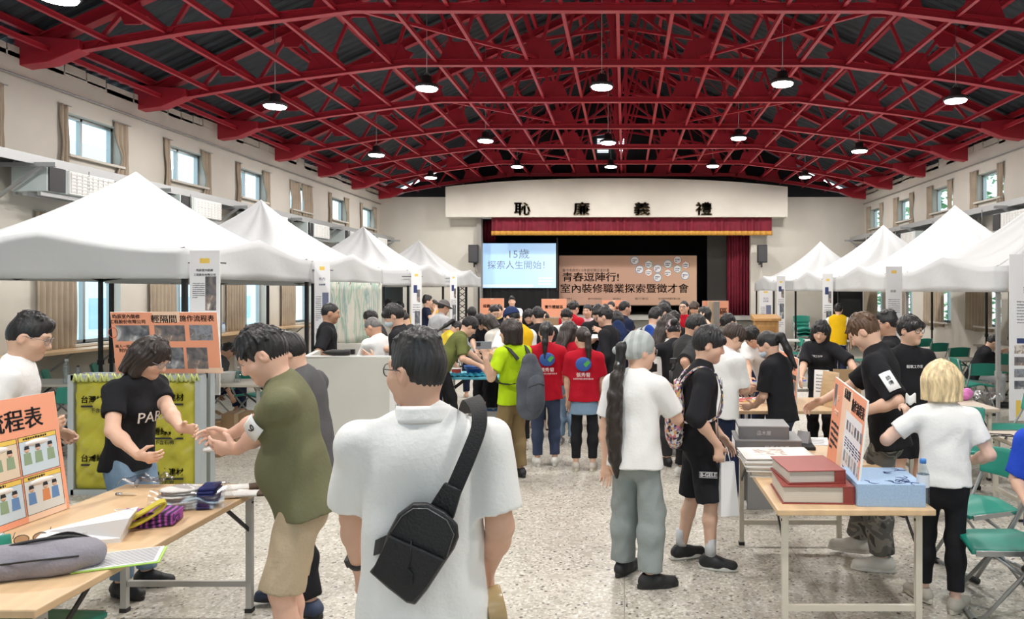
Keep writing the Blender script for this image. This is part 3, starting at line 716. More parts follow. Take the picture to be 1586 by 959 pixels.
def curtain(x, y0, y1, z0, z1, label, folds=5, gather=0, group=None):
    o = empty('curtain', (x, (y0+y1)/2, z0), label=label, cat='curtain', group=group); b = MB(); W, H = y1-y0, z1-z0
    def f(u, v):
        ww = 1-gather*math.exp(-((v-.35)/.22)**2); sh = gather*.3*math.exp(-((v-.35)/.22)**2)
        return (.035*math.sin(u*folds*2*math.pi+.6*math.sin(v*5))*(.7+.3*(1-v)), (u-.5)*W*ww+sh*W, v*H+.012*math.sin(u*9))
    b.sheet(f, folds*8, 14); b.build('fabric', CURT, o, thick=.004); b = MB(); b.tube([(0,-W/2-.05,H+.01), (0,W/2+.05,H+.01)], .009, 6); b.build('rail', ALU, o)
for i, c in enumerate(BAYS):
    for sg, X, nm in ((1, WL, 'left'), (-1, WR, 'right')):
        h = hiw(c); window(X-sg*.17, c, h[2], h[3], h[0], h[1], sg); h = low(c); window(X-sg*.17, c, h[2], h[3], h[0], h[1], sg)
for i, c in enumerate(BAYS[4:]):
    n = ordn[i]; h = hiw(c); g = 'curtains of the high windows on the left'
    if i == 5-1: 
        curtain(WL+.03, h[0]-.05, h[0]+.56, 3.92, 4.80, f'drawn beige curtain, near half of the {n} high window, left wall', 4, .1, g); curtain(WL+.03, h[0]+.66, h[1]+.05, 3.92, 4.80, f'drawn beige curtain, far half of the {n} high window, left wall', 4, .1, g)
    else:
        curtain(WL+.04, h[0]-.14, h[0]+.04, 3.88, 4.80, f'thin beige curtain at near side of {n} high window on left wall', 2, .2, g); curtain(WL+.04, h[1]-.20, h[1]+.16, 3.86, 4.80, f'bunched beige curtain at far side of {n} high window on left wall', 3, .55, g)
    curtain(WL+.05, c-1.28, c-.48, .95, 3.1, f'long beige curtain at near side of {n} low window on left wall', 7, 0, 'long curtains on the left')
for i, c in enumerate(BAYS[5:]):
    n = ordn[i]; h = hiw(c); g = 'curtains of the high windows on the right'
    curtain(WR-.04, h[1]-.10 if i > 1 else h[1]-.55, h[1]+.25, 3.88, 4.82, f'beige curtain at far side of {n} high window on right wall', 3, .1, g); curtain(WR-.04, h[0]-.06, h[0]+.2, 3.9, 4.82, f'beige curtain at near side of {n} high window on right wall', 2, .35, g)
    curtain(WR-.05, c-.2, c+1.1, .95, 3.1, f'long beige curtain over {n} low window on right wall', 8, 0, 'long curtains on the right')
# outdoors
b = MB(); b.box((-27, 16, 3), (2, 90, 12))
for k in range(20):
    for j in range(4): b.m = 1; b.box((-25.98, -14+k*3.4, -2.2+j*3), (.05, 1.9, 1.5))
b.build('exterior_building', [mat('pale_render', (.80,.88,.92), .8), mat('building_window', (.40,.58,.70), .3)], kind='structure')
b = MB(); r = random.Random(8)
for i in range(5200):
    p = V((r.uniform(11.2, 14.5), r.uniform(-2, 44), r.uniform(-.2, 6.5))); a = V((r.gauss(0,1), r.gauss(0,1), r.gauss(0,1))).normalized(); x, u, d = frame(a); k = r.uniform(.10,.22)
    b.m = r.choice((0, 0, 1)); b.add([p-x*k, p-u*k*.5, p+x*k, p+u*k*.5], [(0,1,2,3)])
b.build('outside_foliage', [mat('leaf_green', (.10,.24,.10), .6), mat('leaf_light', (.25,.42,.20), .6)], kind='stuff', label='green tree foliage outside the right windows', cat='foliage')
b = MB(); b.box((0, 12, -.35), (90, 90, .1)); b.build('ground', mat('outside_paving', (.62,.62,.60), .9), kind='structure')
# ---------------------------------------------------------------- stage
SZ = 1.03
b = MB(); b.box(((OPL+OPR)/2, 29.2, SZ/2), (OPR-OPL-.02, 5.8, SZ)); b.box(((OPL+OPR)/2+.0, 25.95, SZ-.06), (OPR-OPL+.5, .95, .12)); b.box(((OPL+OPR)/2, 26.2, SZ/2-.08), (OPR-OPL+.1, .4, SZ-.18))
b.build('floor_stage', mat('stage_grey', (.36,.36,.34), .7, 0, .1, 20, .1, 2), kind='structure')
b = MB(); b.box(((OPL+OPR)/2, 32, 2.6), (10.4, .1, 5.4)); b.box((OPL-.12, 29.4, 2.6), (.1, 5.4, 5.4)); b.box((OPR+.12, 29.4, 2.6), (.1, 5.4, 5.4)); b.box(((OPL+OPR)/2, 29.3, 5.2), (10.4, 5.6, .1)); b.build('wall_stage', bk_, kind='structure')
b = MB(); b.box((PX(1110,29), 29, 3.0), (.75, .12, 4.0)); b.build('trim_1', mat('stage_side_grey', (.22,.21,.20), .8), kind='structure')
b = MB(); b.box((OPL+.07, YB-.12, 2.3), (.16, .3, 4.6)); b.build('trim_2', mat('stage_jamb', (.30,.28,.26), .8), kind='structure')
VEL = mat('crimson_velvet', (.17,.006,.022), .8, 0, .2, 40, .2, 4, sheen=1); GOLD = mat('gold_fringe', (.55,.27,.04), .6, 0, .3, 80)
def drape(name, X0, X1, y, z0, z1, folds, label, amp=.05, fringe=0):
    o = empty(name, ((X0+X1)/2, y, z0), label=label, cat='stage curtain'); W, H = X1-X0, z1-z0; b = MB()
    f = lambda u, v: ((u-.5)*W, amp*math.sin(u*folds*2*math.pi)*(1.1-.4*v)+.02*math.sin(u*folds*5.1), v*H); b.sheet(f, folds*8, 4); b.build('velvet', VEL, o, thick=.006)
    if fringe: b = MB(); b.sheet(lambda u, v: ((u-.5)*W, amp*math.sin(u*folds*2*math.pi)*1.15-.025, v*fringe-.01), folds*8, 1); b.build('fringe', GOLD, o, thick=.02)
drape('stage_valance', PX(761,25.9), PX(1196,25.9), 25.95, PZ(364,25.9), 4.62, 46, 'crimson valance with gold fringe across the stage opening', .025, .15)
drape('stage_curtain', PX(1126,26.9), PX(1163,26.9), 26.9, SZ, 4.5, 8, 'crimson stage curtain hanging at right side of stage opening', .05)
drape('stage_curtain', PX(747,27.2), PX(768,27.2), 27.2, PZ(375,27.2), 4.5, 4, 'short crimson curtain behind the projection screen, upper left', .05)
BRZ = mat('bronze', (.20,.15,.08), .5, .4)
for ch, px, zh in (('恥',809,'lettered shame, far left'), ('廉',901,'second from the left'), ('義',994,'third from the left'), ('禮',1090,'far right')):
    o = link('wall_character', text_mesh(ch, .58, .03, bold=.014), BRZ, None, (PX(px,YP), YP-.03, PZ(325,YP)), (math.pi/2, 0, 0)); o.scale = (1.0, .82, 1)
    tag(o, f'bronze character {ch} on the white panel over the stage', 'wall lettering', 'bronze characters over the stage')
BLK = mat('black_plastic', (.012,.012,.013), .5); DGREY = mat('dark_grey_metal', (.06,.06,.065), .5, .3); STEEL = mat('galvanised_steel', (.42,.43,.44), .42, .6); WHT = mat('white_plastic', (.80,.80,.79), .5)
GRYPAINT = mat('grey_paint', (.46,.45,.43), .5, .2); CHROME = mat('chrome', (.65,.65,.66), .2, .9); PAPER = mat('white_paper', (.86,.86,.86), .7); INK = mat('ink', (.015,.015,.02), .6)
for px, lb in ((734,'left'), (1180,'right')):
    o = empty('loudspeaker', (PX(px,25.9), 25.95, PZ(407,25.9)), label=f'black loudspeaker on wall bracket at the {lb} of the stage', cat='loudspeaker'); b = MB()
    b.prism([(-.17,-.18,0), (.17,-.18,0), (.14,.14,0), (-.14,.14,0)], (0,0,.62)); b.build('cabinet', BLK, o, bevel=.012); b = MB(); b.box((0,-.185,.31), (.29,.012,.55)); b.build('grille', DGREY, o)
    b = MB(); b.box((0,.25,-.03), (.08,.34,.05)); b.box((0,.0,-.08), (.05,.05,.16)); b.build('bracket', DGREY, o)
    b = MB(); b.tube([(.02,.1,-.03), (.06,.15,-.25), (.1,.3,-.5), (.06,.38,-.9)], .008, 5); b.build('cable', WHT, o)
# wall service trays, pipes, brackets
for sg, X, nm in ((1, WL, 'left'), (-1, WR, 'right')):
    b = MB(); b.bar((X+sg*.35, 6, 3.78), (X+sg*.35, YB-.3, 3.78), .5, .03); b.bar((X+sg*.6, 6, 3.73), (X+sg*.6, YB-.3, 3.73), .03, .13); b.bar((X+sg*.12, 6, 3.73), (X+sg*.12, YB-.3, 3.73), .03, .13)
    b.build(f'trim_{3 if sg > 0 else 4}', STEEL, kind='structure')
    b = MB()
    for y in TY[3:]: b.bar((X, y-.6, 3.15), (X+sg*.75, y-.6, 3.68), .04, .04); b.bar((X, y-.6, 3.66), (X+sg*.9, y-.6, 3.66), .05, .06); b.tube([(X+sg*.7, y+.3, 3.7), (X+sg*.7, y+.3, 3.4)], .008, 5)
    b.tube([(X+sg*.05, 6, 5.0), (X+sg*.05, YB, 5.0)], .015, 5)
    b.build(f'trim_{5 if sg > 0 else 6}', STEEL, kind='structure')
def aircon(x, y, z, sg, label):
    o = empty('air_conditioner', (x, y, z), math.pi/2*(-sg), label=label, cat='air conditioner', group='wall air conditioners'); b = MB(); b.box((0,0,.19), (1.35,.5,.36)); b.build('casing', mat('ac_casing', (.55,.62,.62), .5), o, bevel=.01)
    b = MB(); b.box((.18,-.265,.19), (.94,.03,.33)); b.build('grille_frame', WHT, o); b = MB()
    for k in range(6): b.box((.18,-.284,.065+k*.05), (.88,.012,.016))
    for k in range(9): b.box((-.26+k*.11,-.286,.19), (.012,.012,.29))
    b.build('louvre', mat('ac_louvre', (.72,.72,.70), .5), o); b = MB(); b.box((-.5,-.258,.19), (.30,.02,.34)); b.build('side_panel', BLK, o)
    b = MB(); b.box((0,.0,-.03), (1.5,.06,.05)); b.box((0,-.2,-.03), (1.5,.05,.05)); b.bar((-.6,.25,-.03), (-.6,.25,.5), .04, .04); b.bar((.6,.25,-.03), (.6,.25,.5), .04, .04); b.build('bracket', STEEL, o)
for i, y in enumerate((11.0, 14.1, 17.0, 19.5, 22.0, 24.4)): aircon(WL+.42, y, 3.30, 1 if False else -1, f'wall air conditioner below the high windows, left wall, {ordn[i]} from the front')
for i, y in enumerate((15.2, 18.2, 20.8, 23.6)): aircon(WR-.42, y, 3.18, 1, f'wall air conditioner below the high windows, right wall, {ordn[i]} from the front')
# ---------------------------------------------------------------- pendant lamps (each holds its own light)
LEN = mat('lamp_lens', (1.0,.99,.95), emit=22)
def lamp(px, py, y, label):
    p = at(px, py, y); top = tz(p.x-XC)+.18; o = empty('high_bay_lamp', p, label=label, cat='pendant lamp', group='high bay lamps'); b = MB()
    b.lathe([(.03,.24), (.09,.22), (.10,.09), (.19,.075), (.205,.05), (.205,.02), (.19,.012)], n=20); b.build('housing', DGREY, o); b = MB(); b.lathe([(.185,.012), (.17,-.012), (.06,-.018)], n=20); b.build('lens', LEN, o)
    b = MB(); b.tube([(0,0,.24), (0,0,max(.3, top-p.z))], .006, 5); b.tube([(-.05,0,.24), (0,0,.32), (.05,0,.24)], .005, 5); b.build('suspension', STEEL, o)
    d = bpy.data.lights.new('lamp_light', 'AREA'); d.shape = 'DISK'; d.size = .36; d.energy = LAMP_W; d.color = (1,.97,.92); q = bpy.data.objects.new('lamp_light', d); COL.objects.link(q); q.parent = o; q.location = (0,0,-.03)
rows = [(12.9, [(426,166),(661,138),(932,136),(1212,131),(1480,157)], 'front visible row'), (18.05, [(583,241),(752,219),(942,222),(1144,215),(1331,235)], 'middle row'), (23.4, [(667,276),(801,259),(946,259),(1104,258),(1247,275)], 'back row')]
for y, ps, nm in rows:
    for i, (px, py) in enumerate(ps): lamp(px, py, y, f'round white high bay lamp, {nm}, {ordn[i]} from the left')
lamp(90, -2, 7.75, 'round white high bay lamp nearest, at the upper left corner')
for X in (-3, 0, 3): 
    p = V((X, 7.75, 5.5)); lamp(VX+X*FOC/7.75, VY-(5.5-CAMZ)*FOC/7.75, 7.75, 'round white high bay lamp above the front tables')
for X in (-4.5, -1.5, 1.5, 4.5): lamp(VX+X*FOC/2.6, VY-(5.5-CAMZ)*FOC/2.6, 2.6, 'round white high bay lamp above the entrance')

# ---------------------------------------------------------------- tents
def tent_mat():
    m = mat('tent_white', (.69,.705,.72), .55, 0, .6, 9, spec=.3); nt = m.node_tree; p = nt.nodes['Principled BSDF']; out = nt.nodes['Material Output']
    t = nt.nodes.new('ShaderNodeBsdfTranslucent'); t.inputs[0].default_value = (.9,.9,.9,1); x = nt.nodes.new('ShaderNodeMixShader'); x.inputs[0].default_value = .28
    nt.links.new(p.outputs[0], x.inputs[1]); nt.links.new(t.outputs[0], x.inputs[2]); nt.links.new(x.outputs[0], out.inputs[0]); return m
TENT = tent_mat(); BLKPOLE = mat('black_pole', (.02,.022,.024), .4, .5); GREYPOLE = mat('grey_pole', (.33,.33,.33), .4, .4)
def tent(X0, Y0_, W, D, zv, rise, label, pole=BLKPOLE, seed=0, vh=.30):
    o = empty('canopy_tent', (X0+W/2, Y0_+D/2, 0), label=label, cat='tent', group='white canopy tents'); zt = zv+vh; r = random.Random(seed); ph = r.uniform(0,6)
    def per(u):
        a = (u % 1)*4; k = int(a); t = (a-k)*2-1
        return [(t,-1), (1,t), (-t,1), (-1,-t)][k], t
    def hump(t): return .19*max(0, 1-abs(t)*1.35)**1.1
    b = MB()
    def roof(u, v):
        (x, y), t = per(u); m = v; crease = .018*math.sin(u*4*math.pi*7+ph+m*5)*m*(1-m)*4
        return (x*m*W/2, y*m*D/2, zt+rise*(.70*(1-m)**1.25+.30*(1-m)**2.6)*(1-.10*(1-m)*(1-abs(t))*m*4*.5)+hump(t)*m**4+crease-(.05*(1-abs(t))*m*(1-m)*3))
    b.sheet(roof, 96, 16); b.build('roof_cover', TENT, o, thick=.004); b = MB()
    def val(u, v):
        (x, y), t = per(u); k = 1+.004*(1-v); w = .022*math.sin(u*4*math.pi*5+v*3+ph)*(1-v)*(1-abs(t)**4)
        nx, ny = (0, -1) if y == -1 and abs(x) < 1 else (1, 0) if x == 1 and abs(y) < 1 else (0, 1) if y == 1 and abs(x) < 1 else (-1, 0) if abs(y) < 1 else (0, 0)
        return (x*k*W/2+nx*w, y*k*D/2+ny*w, zv+.035*max(0,1-abs(t)*1.3)*0+v*(zt+hump(t)-zv))
    b.sheet(val, 96, 5); b.build('valance', TENT, o, thick=.004)
    for sx in (-1, 1):
        for sy in (-1, 1):
            x, y = sx*(W/2-.05), sy*(D/2-.05); b = MB(); b.box((x, y, zt/2+.45), (.045, .045, zt-.9)); b.box((x, y, .55), (.036, .036, 1.1)); b.box((x, y, .008), (.12, .12, .016)); b.box((x, y, .92), (.06, .06, .07)); b.build('leg', pole, o)
    b = MB(); b.tube([(0,0,zt+rise*.97), (0,0,zt+.25)], .02, 6)
    for a, c in (((-1,-1),(1,-1)), ((1,-1),(1,1)), ((1,1),(-1,1)), ((-1,1),(-1,-1))):
        p, q = V((a[0]*(W/2-.05), a[1]*(D/2-.05), 0)), V((c[0]*(W/2-.05), c[1]*(D/2-.05), 0))
        for i in range(2):
            s, e = p.lerp(q, i/2), p.lerp(q, (i+1)/2); h0, h1 = zt-.09, zt-.28; b.bar(s+V((0,0,h0)), e+V((0,0,h1)), .014, .028); b.bar(s+V((0,0,h1)), e+V((0,0,h0+.10)), .014, .028)
        b.bar(V((a[0]*(W/2-.05), a[1]*(D/2-.05), zt-.16)), V((0,0,zt+.12)), .014, .028)
    b.build('scissor_truss', pole, o); return o
tent(-7.42, 7.5, 3.0, 3.0, 2.05, 1.02, 'white canopy tent nearest on the left, over the yellow panel', seed=1)
tent(-7.42, 10.62, 3.0, 2.95, 2.03, 1.08, 'second white canopy tent on the left, with painted cloth at its side', seed=2)
tent(-7.42, 15.3, 3.0, 3.05, 2.03, 1.05, 'third white canopy tent on the left', seed=3)
tent(-7.42, 19.8, 3.0, 3.05, 2.03, 1.05, 'farthest white canopy tent on the left, beside the stage', seed=4)
tent(4.47, 8.93, 3.6, 3.0, 1.91, 1.35, 'white canopy tent nearest on the right, with grey leg', GREYPOLE, seed=5)
tent(4.47, 12.7, 3.7, 3.0, 1.91, 1.35, 'second white canopy tent on the right', seed=6)
tent(4.47, 16.6, 3.7, 3.05, 1.91, 1.32, 'third white canopy tent on the right', seed=7)
tent(4.47, 22.4, 3.7, 3.05, 1.91, 1.30, 'farthest white canopy tent on the right, beside the stage', seed=8)
# painted cloth on the second tent
PAINTED = ramp_mat('painted_cloth', 'Noise', [(.30,(.60,.58,.52)), (.44,(.52,.53,.47)), (.50,(.24,.38,.30)), (.55,(.55,.54,.48)), (.62,(.20,.33,.32)), (.70,(.60,.57,.52)), (.8,(.50,.36,.30))], 1.6, .85, stretch=(1,1.5,.55), Detail=7.0, Distortion=1.6)
o = empty('painted_cloth', (-4.38, 12.1, 1.06), label='cloth painted with green strokes hanging from the second left tent', cat='painted cloth'); b = MB()
b.sheet(lambda u, v: (.03*math.sin(u*19)*(1-v)+.012*math.sin(u*45), (u-.5)*2.55, v*1.0), 60, 8); b.build('fabric', PAINTED, o, thick=.004); b = MB()
for k in range(6): b.lathe([(.016,-.006),(.016,.006)], (0,-1.2+k*.48,.985), 10, 'x')
b.build('eyelet', CHROME, o)

# ---------------------------------------------------------------- boards and posters
ORANGE = mat('salmon_board', (.85,.36,.22), .6, 0, 0, 1, .06, 2); PEACH = mat('peach_board', (.88,.62,.46), .6); FOAM = mat('foam_edge', (.85,.84,.80), .7); GREYINK = mat('grey_ink', (.16,.16,.18), .7); YEL = mat('badge_yellow', (.80,.56,.10), .6); NAVY = mat('navy_print', (.03,.05,.16), .6); TANP = mat('tan_print', (.70,.52,.36), .6)
PHOTO = [ramp_mat(f'photo_print_{i}', 'Noise', st, sc, .4, Detail=4.0, Distortion=1.2) for i, (st, sc) in enumerate([
    ([(.30,(.03,.035,.045)), (.45,(.10,.11,.13)), (.55,(.22,.23,.25)), (.68,(.62,.62,.62))], 5), ([(.3,(.04,.04,.05)), (.5,(.16,.15,.16)), (.62,(.30,.22,.18)), (.72,(.7,.68,.66))], 7),
    ([(.3,(.10,.12,.16)), (.5,(.28,.30,.34)), (.62,(.14,.12,.12)), (.75,(.72,.72,.74))], 9), ([(.3,(.42,.50,.62)), (.45,(.72,.66,.58)), (.55,(.30,.22,.20)), (.66,(.80,.76,.70)), (.8,(.75,.40,.22))], 9)])]
def board(label, loc, w, h, rz=0, tilt=0, m=None, cat='sign board', name='sign_board', t=.012, group=None):
    """upright panel: origin at the middle of its lower edge, front towards local -Y"""
    o = empty(name, loc, rot=(R_(tilt), 0, R_(rz)), label=label, cat=cat, group=group); b = MB(); b.box((0,0,h/2), (w,t,h)); b.m = 1; b.box((0,-t/2-.0006,h/2), (w-.002,.001,h-.002)); b.build('panel', [FOAM, m or ORANGE], o); o['t'] = t; return o
def rect(o, x, z, w, h, m, name='photo', lift=.0015):
    b = MB(); b.box((0,0,0), (w,.001,h)); return b.build(name, m, o, loc=(x, -o['t']/2-lift, z))
def lines(o, x, z, w, n, pitch, hh, m=None, seed=1, brk=.25, name='text_lines', rot=0):
    """rows of body text too small to read in the photograph"""
    r = random.Random(seed); b = MB()
    for k in range(n):
        c = -w/2; e = w/2 if k < n-1 else w*r.uniform(-.2,.4)
        while c < e:
            l = min(r.uniform(.7,1.0)*hh, e-c); b.box((c+l/2, 0, -k*pitch+r.uniform(-.1,.1)*hh), (l, .001, hh*r.uniform(.55,1))); c += l+hh*brk
    return b.build(name, m or GREYINK, o, loc=(x, -o['t']/2-.0018, z))
def T(o, s, size, x, z, m=None, w=None, name='lettering', bold=.0): return text(s, size, m or INK, o, x, z, -o['t']/2-.0022, w, name, bold=bold*size)
# light partition process board behind the woman in black
o = board('salmon board of the light partition workflow, leaning above the yellow panel', (PX(262,7.19), 7.19, 1.129), 1.02, .60, 0, 8); W, H = 1.02, .60
rect(o, .02, H-.045, .26, .10, PEACH, 'title_tab', .001); T(o, '輕隔間', .085, .0, H-.072, w=.245, bold=.012); T(o, '施作流程表', .075, .315, H-.065, w=.33, bold=.012); T(o, '昀辰室內裝修', .045, -.36, H-.045, w=.26, bold=.01); T(o, '工程股份有限公司', .042, -.35, H-.095, w=.34, bold=.01)
for i, (x, z, w, h) in enumerate(((-.31,.395,.32,.155), (.045,.395,.29,.155), (.345,.40,.22,.15), (.07,.15,.18,.21), (.29,.15,.20,.21))): rect(o, x, z, w, h, PHOTO[i % 3])
T(o, '兩人一組，固定計時', .04, -.33, .265, w=.32); T(o, '對抗賽', .04, -.40, .225); rect(o, .4, .03, .26, .05, PEACH, 'corner_print', .001)
b = MB(); b.tube([(.032*math.cos(a)+.0, -.0085, .275+.025*math.sin(a)) for a in [k*math.pi/4 for k in range(8)]], .003, 5, closed=True); b.tube([(-.50+.045*math.cos(a), -.0085, .40+.05*math.sin(a)) for a in [k*math.pi/5 for k in range(10)]], .003, 5, closed=True); b.build('ornament', mat('ornament_red', (.62,.12,.06), .6), o)
# comic board on the left table
o = board('salmon comic-strip workflow board standing on the left table', (-3.06, 3.48, .745), 1.14, .64, 90-3, -8); 
T(o, '流程表', .125, .30, .515, w=.34, bold=.012); T(o, '施作', .125, .0, .515, w=.22, bold=.012); rect(o, .43, .03, .24, .06, PEACH, 'corner_print', .001); rr = random.Random(3)
for i in range(4):
    for j in range(2):
        x, z = .425-i*.245, .335-j*.205; rect(o, x, z, .238, .198, INK, 'comic_border', .001); rect(o, x, z-.012, .230, .168, [mat('comic_sky', (.55,.66,.74), .6), mat('comic_room', (.72,.60,.46), .6), mat('comic_wall', (.66,.68,.66), .6)][(i+j*2) % 3], 'comic_panel', .0014); rect(o, x, z+.085, .230, .022, YEL, 'comic_title', .0014); lines(o, x, z+.085, .18, 1, .02, .013, INK, i+j*9)
        b = MB()
        for k in range(3):
            px, pz = -.07+k*.07+rr.uniform(-.01,.01), -.05; b.m = rr.choice((0,1,2)); b.prism([(px-.024,0,-.04), (px+.024,0,-.04), (px+.02,0,.02), (px-.02,0,.02)], (0,-.0006,0)); b.m = 3; b.lathe([(.015,-.0003),(.015,.0003)], (px,-.0006,.036), 12, 'y'); b.m = 4; b.prism([(px-.016,-.001,.038),(px+.016,-.001,.038),(px+.012,-.001,.056),(px-.012,-.001,.056)], (0,-.0004,0))
        b.m = 5; b.lathe([(.05,-.0003),(.05,.0003)], (0,0,.0), 20, 'y'); n0 = len(b.v)
        for q in range(n0-40, n0): v = b.v[q]; b.v[q] = (v[0]*1.5-.01, v[1]-.0004, v[2]*.36+.066)
        q = b.build('comic_figures', [mat('comic_blue', (.12,.25,.50), .6), mat('comic_orange', (.65,.25,.10), .6), mat('comic_green', (.25,.35,.22), .6), mat('comic_skin', (.80,.55,.42), .6), INK, PAPER], o, loc=(x, -.0082, z-.008)); lines(q, -.01, .053, .10, 2, .014, .008, INK, k, name='speech_lines') if False else None
        lines(o, x-.01, z+.062, .10, 2, .014, .008, INK, i+5)
# boards on the right tables
o = board('salmon workflow board standing between the red binders and blue box', (1.375, 4.72, .742), 1.16, .575, -97.5, -6); 
rect(o, -.02, .30, .34, .52, PEACH, 'title_tab', .001); T(o, '系統櫃', .07, -.02, .52, w=.22, bold=.012); T(o, '施作流程表', .085, .36, .485, w=.40, bold=.014); rect(o, .26, .23, .54, .40, mat('pale_print', (.78,.80,.84), .6), 'picture_field', .0012)
for i in range(6): rect(o, .08+.09*i, .35-.0*i, .06, .06, PHOTO[(i+1) % 4]); rect(o, .08+.09*i, .16, .06, .07, PHOTO[3 if i % 2 else 2]); lines(o, .08+.09*i, .27, .07, 4, .017, .011, NAVY, i); lines(o, .08+.09*i, .09, .07, 4, .017, .011, NAVY, i+8)
rect(o, -.48, .46, .10, .15, PHOTO[0], 'logo_block'); T(o, 'L&F', .06, -.36, .45, TANP); lines(o, -.37, .27, .30, 5, .042, .026, INK, 7)
o = board('salmon workflow board at the masked person\'s back, by the cable table', (1.70, 7.86, .70), 1.16, .56, -92, -3)
rect(o, -.38, .47, .22, .07, mat('red_print', (.55,.08,.06), .6), 'title_tab', .0012); T(o, '水電', .07, -.13, .47, w=.15, bold=.014); T(o, '施作流程表', .07, .27, .455, w=.44, bold=.014); rect(o, .05, .36, .98, .05, INK, 'title_bar'); 
for i in range(7): rect(o, -.42+.15*i, .265, .11, .12, PHOTO[i % 3]); lines(o, -.42+.15*i, .185, .11, 3, .02, .012, INK, i)
rect(o, .1, .105, .9, .12, PAPER, 'tool_strip', .0012)
for i in range(7): lines(o, -.28+.13*i, .12, .03, 3, .03, .022, GREYINK, i+3)
b = MB(); b.box((0,0,0), (.30,.02,.34)); o = empty('cardboard_placard', (PX(1312,8.1), 8.1, .90), label='brown cardboard placard with black lettering beside the brown-haired man', cat='placard'); b.build('panel', mat('cardboard', (.44,.32,.19), .8), o); o['t'] = .02; T(o, 'AAAA', .12, 0, -.0, w=.22, bold=.03)
b = MB(); b.box((0,0,-.17), (.10,.25,.02)); b.build('stand', mat('cardboard', (.44,.32,.19)), o)
o = board('plain pale wooden board standing on the cable table', (PX(1281,7.6), 7.6, .742), .26, .36, -70, -8, mat('birch', (.62,.44,.26), .6, 0, 0, 1, .15, 3, stretch=(1,1,8)), 'wooden board', 'wooden_board')
o = board('white sheet standing behind the pale wooden board', (PX(1271,8.1), 8.1, .742), .16, .32, -30, -8, PAPER, 'paper sheet', 'paper_sheet', .002); lines(o, 0, .26, .11, 6, .035, .016)
# small area signs before the stage
for px, y, s, lb, tz_ in ((762,17.5,'媒體休憩區','left of the white-shirted man'), (858,17.0,'材料體驗區','behind the red shirted helper'), (951,17.5,'木工體驗區','before the big banner'), (1108,13.0,'油漆區','at the right edge of the stage')) and [(762,17.5,'媒體休憩區','left of the white-shirted man',462), (858,17.0,'實作體驗區','behind the red shirted helper',463), (951,17.5,'木工體驗區','below the middle of the big banner',465), (1108,13.0,'塗裝區','in front of the right stage curtain',466)]:
    zt = PZ(tz_, y); h = .42; o = board(f'small salmon area sign on a stand, {lb}', (PX(px,y), y, zt-h), .57 if y > 15 else .46, h, 0, 0); T(o, s, .12, 0, .23, w=.42, bold=.02); b = MB(); b.prism([(-.06,-.0085,h), (.06,-.0085,h), (0,-.0085,h-.04)], (0,-.0006,0)); b.build('corner_print', PEACH, o)
    b = MB(); b.tube([(0,.02,h*.6), (0,.02,-(zt-h)+.02)], .012, 8); b.lathe([(.14,-(zt-h)),(.14,-(zt-h)+.02)], (0,.02,0), 16); b.build('stand', GREYPOLE, o)
# hanging posters of the tents
def poster(label, px0, px1, py0, py1, y, kind=0, tilt=0, roll=0, rz=0):
    w = (px1-px0)*y/FOC; h = (py1-py0)*y/FOC; o = board(label, (PX((px0+px1)/2,y), y, PZ(py1,y)), w, h, rz, tilt, mat('poster_white', (.78,.78,.80), .6), 'poster', 'hanging_poster', .008, group='tall white posters on the tent corners')
    rect(o, 0, h-.10*h/1.4-.0, w*.32, .05, YEL, 'badge'); 
    if kind == 0: T(o, '昀辰室內裝修', .04, -.0, h-.20, w=w*.55); T(o, '工程股份有限公司', .035, 0, h-.245, w=w*.72); rect(o, w*.2, h-.43, w*.36, .34, PHOTO[1]); lines(o, -w*.2, h-.33, w*.4, 8, .02, .011, None, 2); rect(o, w*.22, h-.98, w*.3, .10, PHOTO[2]); lines(o, -w*.15, h-1.22, w*.5, 6, .03, .014, None, 4); rect(o, w*.3, h-1.25, w*.12, .14, PHOTO[0])
    elif kind == 1: T(o, '元力', .09, 0, h-.25, NAVY, w=w*.4); T(o, '系統櫃', .07, 0, h-.33, NAVY, w=w*.4); rect(o, w*.22, h-.62, w*.4, .36, mat('poster_blue', (.16,.18,.28), .6)); lines(o, -w*.22, h-.5, w*.35, 12, .03, .014, None, 3); rect(o, 0, h-1.1, w*.7, .3, PHOTO[2])
    elif kind == 2: rect(o, -w*.1, h-.38, w*.34, .16, NAVY, 'logo_block'); rect(o, w*.2, h-.52, w*.3, .26, PHOTO[1]); lines(o, 0, h-.70, w*.7, 4, .05, .02, None, 9); rect(o, w*.1, h-1.05, w*.5, .45, PHOTO[0]); lines(o, 0, h-1.4, w*.6, 3, .05, .02, None, 3)
    else: T(o, '鉅豪', .09, -w*.05, h-.42, GREYINK, w=w*.34); lines(o, 0, h-.56, w*.7, 8, .035, .016, None, 5); rect(o, 0, h-1.02, w*.7, .06, NAVY, 'title_bar'); [(rect(o, -w*.28, h-1.12-.14*k, w*.24, .10, PHOTO[(3,1,2,0)[k % 4]]), lines(o, w*.18, h-1.09-.14*k, w*.5, 3, .03, .016, None, k)) for k in range(4)]; rect(o, -w*.32, h-1.82, w*.10, .20, YEL, 'price_strip'); lines(o, w*.12, h-1.75, w*.5, 4, .04, .018, None, 8)
    b = MB(); [b.bar((s*w*.3, .0, h-.12), (s*w*.3, .22, h-.12), .008, .012) for s in (-1,1)]; px0 < 960 and b.bar((-w/2-.22, .10, h-.12), (w*.3, .10, h-.12), .008, .012); b.build('hanging_tie', BLK, o)
    return o
poster('white poster hanging at corner of the nearest left tent', 294, 341, 388, 612, 7.42, 0)
poster('white poster hanging at corner of the second left tent, blue picture', 487, 511, 405, 556, 10.50, 1)
poster('white poster hanging at corner of the third left tent', 637, 653, 419, 520, 15.15, 2)
